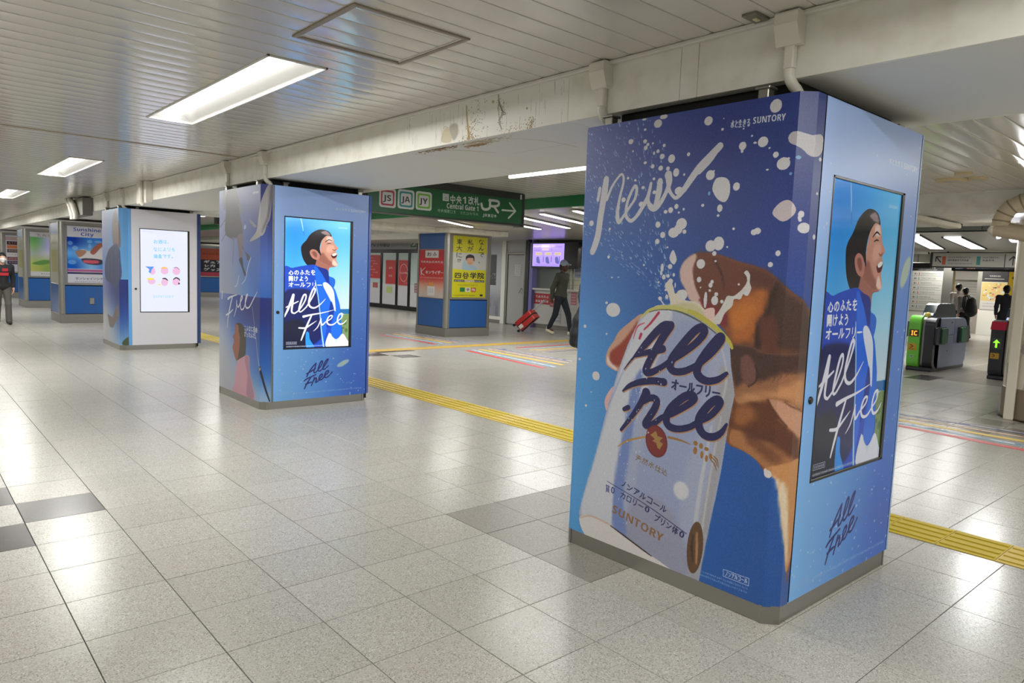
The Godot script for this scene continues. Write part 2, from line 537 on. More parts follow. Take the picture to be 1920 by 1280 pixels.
# ---------------------------------------------------------------- helpers: the tree
func obj(called: String, shape, m: Material, parent: Node = self) -> MeshInstance3D:
	var o = MeshInstance3D.new()
	o.name = called
	if shape is SurfaceTool:
		var mesh = shape.commit()
		mesh.surface_set_material(0, m)
		o.mesh = mesh
	else:
		o.mesh = shape
		if m:
			o.material_override = m
	parent.add_child(o, true)
	return o

func tag(o: Node3D, label: String, category: String, group := "") -> Node3D:
	o.set_meta("label", label)
	o.set_meta("category", category)
	if group:
		o.set_meta("group", group)
	return o

func thing(called: String, label: String, category: String, at := Vector3.ZERO, turn := 0.0, group := "") -> Node3D:
	var o = Node3D.new()
	o.name = called
	add_child(o, true)
	o.position = at
	o.rotation.y = turn
	return tag(o, label, category, group)

func note(o: Node3D, label: String) -> Node3D:
	o.set_meta("label", label)
	return o

func struct(called: String, shape, m: Material, parent: Node = self) -> MeshInstance3D:
	var o = obj(called, shape, m, parent)
	if parent == self:
		o.set_meta("kind", "structure")
	return o

func sheet(called: String, tl: Vector3, tr: Vector3, bl: Vector3, depth: float, front: Material, edge: Material, parent: Node = self) -> MeshInstance3D:
	var n = (bl - tl).cross(tr - tl).normalized()
	var br = tr + bl - tl
	var st = tool()
	var vs = [tl, tr, br, bl]
	var uv = [Vector2(0, 0), Vector2(1, 0), Vector2(1, 1), Vector2(0, 1)]
	for i in [0, 1, 2, 0, 2, 3]:
		st.set_normal(n)
		st.set_uv(uv[i])
		st.add_vertex(vs[i])
	var mesh = st.commit()
	mesh.surface_set_material(0, front)
	var s2 = tool()
	var b = -n * depth
	var mid = (tl + br) * 0.5 + b * 0.5
	four(s2, tl + b, tr + b, br + b, bl + b, mid)
	for i in 4:
		four(s2, vs[i], vs[(i + 1) % 4], vs[(i + 1) % 4] + b, vs[i] + b, mid)
	mesh = s2.commit(mesh)
	mesh.surface_set_material(1, edge)
	return obj(called, mesh, null, parent)

func bent_sheet(called: String, plan: Array, y0: float, y1: float, thick: float, front: Material, edge: Material, parent: Node, u_of := []) -> MeshInstance3D:   # plan: points (x, z) read left to right from outside
	var total = 0.0
	var at := [0.0]
	for i in plan.size() - 1:
		total += plan[i].distance_to(plan[i + 1])
		at.append(total)
	var st = tool()
	var s2 = tool()
	var inn := []
	for i in plan.size():
		var d = Vector2.ZERO
		if i > 0:
			d += (plan[i] - plan[i - 1]).normalized()
		if i + 1 < plan.size():
			d += (plan[i + 1] - plan[i]).normalized()
		d = d.normalized()
		inn.append(plan[i] + Vector2(d.y, -d.x) * thick)
	for i in plan.size() - 1:
		var a = plan[i]
		var b = plan[i + 1]
		var d2 = (b - a).normalized()
		var n = Vector3(-d2.y, 0, d2.x)
		var v = [Vector3(a.x, y1, a.y), Vector3(b.x, y1, b.y), Vector3(b.x, y0, b.y), Vector3(a.x, y0, a.y)]
		var uv = [Vector2(at[i] / total, 0), Vector2(at[i + 1] / total, 0), Vector2(at[i + 1] / total, 1), Vector2(at[i] / total, 1)]
		for j in [0, 1, 2, 0, 2, 3]:
			st.set_normal(n)
			st.set_uv(uv[j])
			st.add_vertex(v[j])
		var c = inn[i]
		var e = inn[i + 1]
		var mid = Vector3((a.x + b.x + c.x + e.x) / 4, (y0 + y1) / 2, (a.y + b.y + c.y + e.y) / 4)
		for y in [y0, y1]:
			four(s2, Vector3(a.x, y, a.y), Vector3(b.x, y, b.y), Vector3(e.x, y, e.y), Vector3(c.x, y, c.y), mid)
		four(s2, Vector3(c.x, y0, c.y), Vector3(e.x, y0, e.y), Vector3(e.x, y1, e.y), Vector3(c.x, y1, c.y), mid)
	for i in [0, plan.size() - 1]:
		four(s2, Vector3(plan[i].x, y0, plan[i].y), Vector3(plan[i].x, y1, plan[i].y), Vector3(inn[i].x, y1, inn[i].y), Vector3(inn[i].x, y0, inn[i].y), Vector3(plan[1 if i == 0 else i - 1].x, y1 / 2, plan[1 if i == 0 else i - 1].y))
	var mesh = st.commit()
	mesh.surface_set_material(0, front)
	mesh = s2.commit(mesh)
	mesh.surface_set_material(1, edge)
	return obj(called, mesh, null, parent)

func lamp_area(called: String, at: Vector3, size: Vector2, c: Color, energy: float, look: Vector3, parent: Node = self):
	var l = AreaLight3D.new()
	l.name = called
	l.area_size = size
	l.area_normalize_energy = true
	l.light_color = c
	l.light_energy = energy
	l.area_range = 40.0
	l.area_attenuation = 2.0
	l.shadow_enabled = true
	parent.add_child(l, true)
	var up = Vector3.FORWARD if absf(look.y) > 0.9 else Vector3.UP
	l.transform = Transform3D(Basis.looking_at(look, up), at)
# ---------------------------------------------------------------- the prints
func brush(cv: Cv, strokes: Array, col: Color, wide := 1.0):
	for s in strokes:
		cv.stroke(s[0], s[1].map(func(x): return x * wide), col)

func art_can_poster() -> Cv:
	var cv = Cv.new(1316, 2188, 0.62)
	cv.grad([ink(78, 92, 155), ink(56, 72, 145), ink(40, 56, 128), ink(36, 54, 126),
		ink(66, 108, 178), ink(48, 86, 160), ink(42, 68, 142), ink(40, 62, 138),
		ink(74, 136, 202), ink(52, 98, 172), ink(42, 78, 155), ink(40, 78, 160),
		ink(76, 146, 210), ink(46, 104, 184), ink(38, 90, 168), ink(38, 84, 160),
		ink(76, 146, 208), ink(46, 108, 190), ink(36, 92, 172), ink(36, 84, 160)], 4)
	var white = ink(206, 204, 210)
	# spray thrown up from the opened can
	var r = RandomNumberGenerator.new()
	r.seed = 11
	var from = cv.pt("612 921")[0] / cv.k
	for i in 620:
		var a = lerpf(-2.62, -1.72, r.randf())
		var d = pow(r.randf(), 0.75) * 1250.0
		var p = from + Vector2(cos(a) * 0.95, sin(a)) * d
		if p.x < 8 or p.y < 8:
			continue
		var l = r.randf_range(5.0, 22.0)
		var e = p + Vector2(cos(a), sin(a)) * l
		var c = ink(150, 185, 225, r.randf_range(0.35, 0.9))
		cv.line_of(PackedVector2Array([p * cv.k, e * cv.k]), [r.randf_range(3.0, 8.0) * cv.k, 2.0 * cv.k], c)
	cv.ovals("459 37 24 20 491 9 22 11 374 6 14 5 743 62 22 20 296 104 15 13 386 113 12 10 404 130 9 8 392 145 12 11 383 56 8 6 503 145 9 8 468 169 10 9 495 196 15 13 551 212 20 20 445 176 6 9 394 217 10 7 441 238 11 10 490 251 14 12 533 257 11 10 582 279 17 20 646 201 9 9 628 292 6 6 389 337 10 8 290 284 8 7 268 390 14 12 338 298 8 6 595 438 12 12 563 454 14 14 534 461 11 9 637 453 6 6 740 440 8 7 611 467 6 5 770 306 22 22 27 37 4 5 313 153 5 5 435 128 6 5 453 299 8 7 384 418 17 13 460 364 11 9 604 366 24 19", white)
	cv.ovals("1069 44 27 28 925 193 18 18 924 215 7 8 984 186 8 5 1021 186 24 22 967 155 5 5 1053 215 5 4 1084 246 13 13 1121 286 30 26 1142 267 6 5 1050 305 7 4 771 306 23 22 788 289 5 4 908 366 17 18 831 457 14 17 825 489 6 6 741 440 8 7 1212 495 13 14 1209 519 7 7 1300 265 11 8 1296 405 7 6 924 119 4 4 819 109 7 6 822 62 3 3", white)
	cv.ovals("1184 265 11 8 1156 330 7 6 771 388 6 9", ink(110, 160, 210))
	cv.fill("799 327 828 319 861 329 875 355 877 392 865 423 847 431 817 416 796 391 786 365", white)
	cv.fill("1144 437 1170 445 1189 472 1184 496 1162 517 1135 525 1108 511 1087 487 1110 453", ink(198, 186, 192))
	cv.fill("1134 182 1147 162 1174 160 1208 168 1238 174 1287 165 1313 178 1315 220 1292 249 1249 261 1223 254 1196 231 1170 217 1144 204", ink(190, 186, 192))
	cv.ovals("493 521 15 15 525 571 15 15 495 602 13 13 630 521 30 27 588 561 31 24 614 545 24 24 649 558 11 10 796 625 27 26 56 502 16 15 188 679 9 8 579 722 13 12 421 717 6 5 237 951 47 36 190 917 9 7 45 1050 9 8 201 1079 6 5 557 630 6 5 218 784 6 4 261 782 5 4 186 535 7 7 467 817 3 3", white)
	cv.fill("591 643 608 667 614 692 599 712 576 692 575 668", white)
	cv.ovals("837 614 28 31 795 626 25 25 908 550 7 6 1008 567 15 13 1024 562 17 14 1126 657 12 12 1095 705 12 11 1227 551 26 22 1207 509 8 14 1298 584 11 11 825 489 7 6 882 630 5 4", white)
	cv.ovals("142 1309 26 24 46 1052 10 8 17 1233 9 7 114 1400 6 4 81 1479 8 7 200 1079 5 3", white)
	# brushed word
	var nw = ink(196, 196, 204)
	brush(cv, [["145 279 137 347 126 422 116 486 107 562 90 616 73 652", [30, 36, 33, 33, 34, 34, 30]], ["104 324 94 382", [18, 16]],
		["156 383 184 324 216 284 246 261 261 277 260 313 246 364 236 416 233 469 245 502 271 476 309 430 341 390 351 345 338 326 317 353 296 398 288 440 293 476 323 497 358 476 394 429 423 380 437 320", [14, 11, 10, 12, 14, 22, 14, 12, 16, 14, 14, 16, 16, 20, 14]],
		["437 318 428 375 426 405 441 431 466 442 497 421 529 371 547 323 538 288", [12, 12, 16, 26, 26, 20, 18, 24, 36]], ["491 313 488 358 477 408 465 437", [26, 30, 24, 14]],
		["539 298 546 352 568 385 594 397 633 360 667 317 709 268 756 228 812 181", [30, 16, 14, 16, 24, 28, 30, 30, 28]], ["708 282 755 244 785 215 807 196", [28, 26, 20, 6]]], nw, 1.2)
	cv.kana("水と生きる", 858, 93, 955, 97, 36, 4, ink(200, 205, 220))
	cv.latin("SUNTORY", 966, 104, 1116, 108, 27, ink(214, 216, 226))
	# hand
	var base = "710 662 818 659 953 696 1034 715 1103 743 1165 791 1227 835 1306 888 1420 963 1455 1410 1303 2047 1279 2010 1239 1867 1218 1736 1196 1636 1178 1609 1141 1598 1089 1549 1030 1526 945 1502 952 1384 959 1190 939 1072 873 982 766 909 702 875 675 829 648 785 641 735 665 692"
	cv.fill(base, ink(122, 72, 46))
	cv.fill("716 667 818 664 953 700 1035 720 1104 748 1097 850 1007 995 872 972 772 908 722 869", ink(104, 58, 44), 20)
	cv.fill("909 879 1013 828 1090 806 1086 887 1053 956 1033 1026 948 1048 914 944", ink(172, 98, 46), 26)
	cv.fill("928 924 996 874 1037 881 1022 945 975 995 933 979", ink(190, 112, 48), 26)
	cv.fill("1125 770 1201 828 1295 892 1335 1053 1138 1056 1114 929", ink(66, 44, 38), 26)
	cv.fill("1109 806 1135 778 1124 884 1093 976 1081 1062 1051 1065 1049 970 1088 904", ink(52, 32, 28), 16)
	cv.fill("1064 944 1140 938 1151 1075 1089 1062", ink(92, 50, 40), 20)
	cv.fill("1025 728 1105 753 1136 787 1060 799 989 774 966 738", ink(86, 50, 42), 24)
	cv.stroke("820 685 850 727 869 768 880 815", [12, 10, 5], ink(70, 36, 32), 8)
	cv.fill("710 662 662 692 638 735 645 787 675 829 702 875 772 913 760 867 726 807 709 733 726 676", ink(206, 176, 168), 7)
	cv.fill("751 868 843 960 900 985 902 932 839 900", ink(120, 40, 50), 10)
	# finger below the thumb, palm and wrist
	cv.fill("959 1500 968 1422 979 1359 1128 1327 1224 1381 1329 1475 1299 1623 1177 1609 1137 1581 1089 1549 1029 1525", ink(168, 112, 72), 4)
	cv.fill("1004 1395 1130 1352 1218 1388 1307 1459 1314 1545 1227 1511 1139 1462 1070 1490", ink(92, 52, 38), 24)
	cv.fill("1038 1463 1140 1475 1209 1518 1199 1558 1115 1527", ink(120, 74, 50), 24)
	cv.fill("971 1316 1052 1300 1125 1282 1155 1322 1221 1392 955 1436", ink(96, 54, 36), 12)
	cv.fill("981 1340 1045 1322 1081 1364 1020 1416 974 1409", ink(150, 92, 52), 26)
	cv.fill("1133 1280 1202 1280 1320 1329 1347 1405 1231 1391 1171 1330", ink(192, 142, 116), 10)
	cv.fill("1183 1344 1321 1335 1339 1449 1237 1400", ink(196, 146, 118), 10)
	cv.fill("1137 1583 1186 1559 1341 1549 1343 1819 1284 2039 1240 1867 1218 1735 1195 1637 1177 1609", ink(196, 138, 88), 4)
	cv.fill("1141 1584 1177 1606 1204 1630 1229 1734 1250 1867 1282 2029 1241 1866 1218 1735 1195 1637 1177 1611", ink(232, 220, 205), 14)
	cv.fill("1206 1650 1237 1655 1272 1871 1284 2009 1239 1853", ink(224, 204, 176), 16)
	cv.ovals("1153 1601 18 17 1140 1589 7 10", ink(214, 206, 208))
	# thumb
	cv.fill("919 1074 964 1060 1025 1060 1082 1076 1144 1080 1330 1070 1318 1134 1327 1326 1238 1290 1202 1271 1129 1279 1052 1299 1012 1313 975 1309 962 1249 938 1158", ink(148, 98, 68))
	cv.fill("919 1074 964 1061 1025 1060 1082 1076 1144 1080 1330 1070 1336 1149 1201 1160 1130 1189 1081 1210 1044 1201 998 1229 966 1249 938 1158", ink(68, 44, 40), 18)
	cv.fill("975 1307 1029 1269 1126 1248 1297 1183 1309 1310 1202 1269 1129 1278 1012 1311", ink(192, 136, 92), 24)
	cv.fill("996 1105 1029 1103 1057 1137 1068 1175 1063 1211 1033 1235 1000 1207 987 1141", ink(110, 72, 66), 9)
	cv.stroke("1059 1140 1070 1175 1065 1211 1033 1238", [7, 8, 6], ink(56, 34, 34), 5)
	cv.stroke("1202 1282 1239 1303 1300 1320", [5, 7, 5], ink(110, 66, 50), 4)
	cv.stroke("1129 1281 1155 1320 1221 1390", [8, 10, 8], ink(84, 48, 34), 6)
	for i in 4:
		var o = i * 14.0
		cv.stroke("1166 1163 1173 1183 1161 1206", [3, 4, 2], ink(90, 58, 44), 4, true, Vector2(o * 2.0 - 20.0, -o))
	# fingers behind the can
	cv.fill("423 959 341 1014 283 1062 252 1113 217 1160 204 1210 218 1244 283 1265 313 1246 382 1102 434 1003", ink(196, 152, 132))
	cv.fill("236 1172 304 1116 361 1053 408 995 389 1088 327 1189 299 1241 239 1220", ink(146, 58, 48), 12)
	cv.fill("219 1195 213 1209 222 1236 278 1261 282 1250 240 1227", ink(226, 206, 202), 8)
	cv.fill("271 1346 224 1399 212 1443 235 1484 289 1417", ink(218, 172, 168))
	# can
	var can = PackedVector2Array()
	can = cv.pt("410 992 431 964 469 940 520 916 573 908 636 912 748 935 859 983 897 1014 927 1054 941 1156 969 1284 949 1409 940 1508 928 1634 910 1763 894 1856 877 1968 858 2110 846 2218 791 2199 650 2187 501 2191 324 2192 113 2178 76 2111 66 2077 127 1852 148 1818 198 1603 228 1483 287 1277 347 1119")
	cv.paint([[can]], ink(160, 168, 198))
	cv.fill("417 997 504 927 612 926 530 1193 420 1533 353 1826 311 2008 283 2132 87 2089 134 1850 209 1595 297 1276 357 1118", ink(200, 202, 214), 12)
	cv.fill("392 1318 455 1255 396 1676 371 1934 426 2116 317 2093 307 1837 352 1546", ink(112, 134, 192), 16)
	cv.fill("570 1084 700 970 823 1059 795 1462 726 1734 696 2166 498 2150 443 1859 516 1461", ink(150, 160, 196), 24)
	cv.fill("445 1886 677 1905 790 2186 430 2172", ink(150, 152, 178), 24)
	cv.fill("887 1175 957 1238 949 1409 912 1688 863 2057 838 2195 790 2186 829 1913 878 1571", ink(160, 160, 168), 12)
	for s in [["909 1391 871 1698 831 2145", 10.0], ["863 1449 823 1761 800 2078", 22.0], ["861 1007 922 1194 906 1343", 10.0]]:
		cv.stroke(s[0], [s[1] * 0.5, s[1], s[1]], ink(196, 196, 202, 0.8), 6)
	cv.fill("73 2106 153 2074 296 2083 400 2112 532 2149 657 2179 733 2213 426 2249 209 2232 114 2185", ink(214, 210, 210))
	cv.stroke("78 2104 152 2073 243 2076 296 2083", [6, 8, 7, 5], ink(206, 168, 150), 4)
	cv.stroke("296 2085 400 2113 532 2150 572 2160", [5, 9, 8, 4], ink(60, 44, 40))
	# foam and splash
	cv.fill("463 944 512 913 555 908 592 902 577 852 555 813 583 787 604 816 618 850 641 832 676 832 686 857 679 878 737 883 785 914 797 933 850 970 852 1000 795 971 713 938 624 929 538 932", ink(212, 204, 190))
	cv.fill("580 912 680 891 750 902 793 943 735 932 659 915", ink(196, 188, 150), 10)
	cv.ovals("663 853 24 24 587 792 14 13 531 877 11 10 570 867 9 10 546 773 11 12 570 767 10 9 529 753 7 13 603 761 7 9 533 728 9 20 516 799 6 6 561 835 6 6 615 810 4 13", white)
	cv.stroke("531 879 562 912", [6, 9], white)
	cv.stroke("697 929 744 941 814 975 871 1008 922 1050 940 1077", [22, 26, 26, 24, 20, 14], ink(186, 178, 76))
	cv.stroke("420 979 463 944 525 923 581 917 635 919 683 928", [8, 16, 22, 18, 22, 24], ink(192, 188, 110))
	cv.stroke("470 947 526 933 594 929 660 937 738 961 802 990 853 1019", [4, 5, 5, 8, 8, 6, 6], ink(90, 92, 84))
	cv.fill("974 743 988 732 1004 751 1005 783 1014 809 999 842 978 836 965 858 934 860 926 892 892 926 869 976 832 964 864 914 887 870 900 847 933 845 971 813 990 783 988 760", ink(204, 200, 198))
	cv.ovals("818 659 11 11 750 707 23 22 746 779 12 13 809 803 11 11 816 787 9 9 787 871 9 38 836 871 18 21 842 842 10 9 873 874 9 8 952 794 6 5 807 827 7 6 991 833 11 9 833 933 7 5 827 693 6 5 757 815 4 4", white)
	cv.fill("782 919 831 904 841 930 835 963 801 952", ink(222, 190, 184))
	# lettering on the can: a copper edge, then the navy strokes
	var navy = ink(30, 32, 84)
	var words = [["387 1183 423 1145 458 1108 519 1043 565 1006 607 1000", [8, 20, 30, 33, 32, 28]], ["331 1251 355 1219 387 1183", [4, 6, 9]], ["605 1006 561 1065 511 1149 474 1219 472 1243 501 1244 563 1210 608 1177", [30, 34, 33, 32, 32, 28, 22, 22]],
		["396 1176 461 1151 526 1134 565 1120", [10, 22, 26, 30]], ["608 1177 689 1123 759 1066 793 1020 779 999 741 1017 679 1086 623 1162 614 1202 643 1221 703 1210 774 1170", [24, 26, 28, 30, 32, 32, 34, 36, 34, 28, 26, 22]],
		["774 1170 841 1107 882 1051 882 1031 860 1044 799 1124 766 1190 778 1226 822 1242 878 1228 922 1194", [24, 26, 28, 28, 28, 30, 34, 34, 28, 24, 14]],
		["330 1362 372 1329 438 1301 520 1283 584 1281", [6, 20, 26, 28, 30]], ["479 1349 482 1354", [40, 40]], ["475 1347 446 1412 392 1490 333 1564", [30, 28, 20, 14]],
		["345 1454 372 1441", [18, 22]], ["462 1401 510 1370 547 1376 538 1417 501 1477 486 1507 520 1506 581 1457", [18, 26, 30, 32, 32, 32, 26, 22]],
		["581 1457 642 1426 722 1373 761 1337 748 1319 704 1335 640 1393 609 1451 625 1488 678 1494 745 1472 794 1437", [22, 24, 26, 28, 30, 32, 34, 34, 30, 26, 24, 22]],
		["794 1437 849 1402 887 1358 900 1327 878 1320 838 1354 796 1418 797 1462 827 1494 877 1493 916 1464 939 1423", [22, 24, 26, 28, 30, 32, 34, 34, 30, 28, 22, 10]]]
	for s in words:
		cv.stroke(s[0], s[1].map(func(x): return x * 1.2), ink(176, 132, 96), 0.0, true, Vector2(5, 6))
	brush(cv, words, navy, 1.28)
	cv.stroke("327 1258 300 1317 269 1392 237 1453", [5, 7, 6, 4], ink(130, 146, 204, 0.7), 4)
	cv.stroke("528 947 484 1000 445 1036", [14, 12, 8], ink(176, 46, 78))
	cv.stroke("428 1061 420 1082", [16, 14], ink(176, 46, 78))
	cv.stroke("444 1003 402 1026 381 1088", [5, 8, 4], ink(200, 70, 96))
	cv.kana("オールフリー", 626, 1285, 898, 1290, 56, 8.5, navy)
	cv.oval(559, 1579, 66, 80, ink(108, 40, 42), -0.25)
	cv.oval(559, 1579, 60, 73, ink(122, 46, 46), -0.25)
	cv.fill("519 1554 554 1528 565 1552 596 1553 578 1576 600 1582 583 1614 568 1610 558 1587 535 1582 549 1569", ink(160, 124, 70), 0.0, false)
	cv.stroke("316 1656 382 1611 488 1571", [4, 11, 9], ink(176, 136, 74))
	cv.stroke("629 1545 697 1545 757 1554", [11, 10, 3], ink(150, 110, 60))
	for e in [[1040, 45, 0.2], [1085, 68, 0.2], [1128, 92, 0.3], [1040, 108, -0.9], [1092, 140, -0.9], [1128, 170, -0.8], [1162, 150, -0.8]]:
		pass
	cv.ovals("783 1542 12 12 814 1549 11 13 844 1557 12 9 784 1577 11 18 821 1589 8 18 847 1601 8 16 868 1586 9 13", ink(154, 108, 56))
	for s in ["875 1590 895 1603 905 1624", "884 1582 903 1596 913 1628", "869 1600 893 1621 902 1644"]:
		cv.stroke(s, [5, 6, 3], ink(130, 92, 54))
	cv.kana("天然水仕込", 435, 1683, 639, 1723, 34, 4.2, ink(128, 104, 72))
	cv.kana("ノンアルコール", 346, 1839, 646, 1906, 40, 5, navy)
	cv.stroke("258 1855 515 1910 765 1985", [3, 4, 4], navy)
	cv.kana("質0", 246, 1892, 317, 1894, 44, 4, ink(60, 70, 130))
	cv.kana("カロリー0", 351, 1900, 544, 1936, 38, 4.6, navy)
	cv.kana("プリン体0", 571, 1955, 754, 2001, 40, 4.6, navy)
	cv.latin("SUNTORY", 298, 2008, 630, 2070, 42, ink(140, 100, 64))
	cv.oval(816, 2037, 43, 128, ink(96, 68, 46), 0.06)
	cv.stroke("822 1962 826 2033 829 2111", [8, 14, 8], ink(176, 128, 90), 3)
	cv.stroke("802 1980 799 2042 810 2106", [6, 10, 6], ink(60, 40, 30), 3)
	for i in 90:   # beads of water on the can
		var t = Vector2(r.randf(), r.randf())
		var p = cv.pt("390 1101")[0].lerp(cv.pt("163 2050")[0], t.y) + Vector2(t.x * 260, 0) * cv.k
		if Geometry2D.is_point_in_polygon(p, can):
			cv.oval(p.x / cv.k, p.y / cv.k, r.randf_range(1.5, 4.5), r.randf_range(2, 6), ink(214, 216, 226, 0.8))
	cv.oval(720, 1786, 44, 44, ink(206, 206, 214), 0.0, 10)
	# fine print
	var box_a = cv.pt("973 2088 1101 2086 1102 2119 974 2119")
	for i in 4:
		cv.line_of(PackedVector2Array([box_a[i], box_a[(i + 1) % 4]]), [3.2 * cv.k], ink(170, 186, 220))
	cv.kana("ノンアルコール", 982, 2103, 1095, 2102, 26, 3, ink(190, 200, 226))
	cv.small_print(857, 2137, 1099, 2134, 10, ink(130, 160, 212), 3)
	cv.small_print(850, 2154, 1097, 2152, 10, ink(130, 160, 212), 4)
	cv.grain(0.1)
	return cv

func script_logo(cv: Cv, col: Color, at: Vector2, size: float, wide := 1.0):   # the two-line script logo, drawn from strokes
	var lines = ["385 1964 409 1918 452 1861 490 1824", "490 1824 478 1869 466 1910 472 1928 491 1920", "384 1932 434 1908 484 1881", "491 1920 529 1877 560 1831 560 1804 541 1818 516 1877 517 1907 536 1911 561 1891", "561 1891 606 1833 628 1792 618 1789 592 1821 571 1868 574 1895 600 1888 632 1859",
		"357 2007 385 1988 435 1968 488 1947", "435 1968 404 2013 379 2053 361 2091", "373 2044 410 2032 442 2025", "473 1976 461 2011 439 2061", "461 2011 492 1983 496 2002 486 2031 512 2021", "512 2021 543 1987 562 1964 562 1946 540 1956 524 1992 531 2010 557 2006", "557 2006 601 1960 633 1932 633 1914 607 1924 588 1966 595 1984 627 1980 679 1929"]
	for l in lines:
		var p = cv.pt(l)
		for i in p.size():
			p[i] = at * cv.k + (p[i] - at * cv.k) * size
		cv.line_of(Cv.curve(p, false, 6), [13 * wide * cv.k, 15 * wide * cv.k, 12 * wide * cv.k], col)

func art_door(pale: bool) -> Cv:
	var cv = Cv.new(1100, 2180, 0.45)
	cv.grad([ink(148, 178, 232), ink(144, 174, 232), ink(134, 164, 228), ink(126, 170, 230), ink(118, 162, 228), ink(102, 144, 220),
		ink(118, 170, 232), ink(106, 158, 226), ink(80, 128, 212), ink(112, 168, 230), ink(88, 144, 220), ink(64, 110, 204)], 3)
	var r = RandomNumberGenerator.new()
	r.seed = 5 if pale else 6
	for i in 240:
		var p = Vector2(r.randf() * 1100, pow(r.randf(), 0.55) * 2180)
		var s = r.randf_range(1.5, 6.5)
		cv.oval(p.x, p.y, s * 1.4, s, ink(190, 205, 232, r.randf_range(0.3, 0.95)), r.randf_range(-0.9, 0.2))
	script_logo(cv, ink(36, 40, 112), Vector2(530, 1880), 1.0)
	if pale:
		cv.oval(1010, 700, 42, 90, ink(176, 196, 186), 0.5, 10)
	else:
		cv.oval(807, 1841, 78, 26, ink(160, 190, 208), -0.42, 4)
		cv.oval(810, 1841, 30, 14, ink(176, 196, 170), -0.42, 8)
	cv.kana("水と生きる", 690, 178, 860, 178, 30, 4, ink(180, 196, 226))
	cv.latin("SUNTORY", 870, 194, 1050, 194, 28, ink(190, 204, 230))
	cv.frame(40, 2108, 200, 2140, 3, ink(140, 172, 222))
	cv.small_print(50, 2124, 190, 2124, 18, ink(140, 172, 222), 2)
	cv.small_print(220, 2130, 1040, 2130, 14, ink(140, 172, 222), 8)
	return cv

func sc(r: float, g: float, b: float, a := 1.0) -> Color:
	return Color(r / 255.0, g / 255.0, b / 255.0, a)

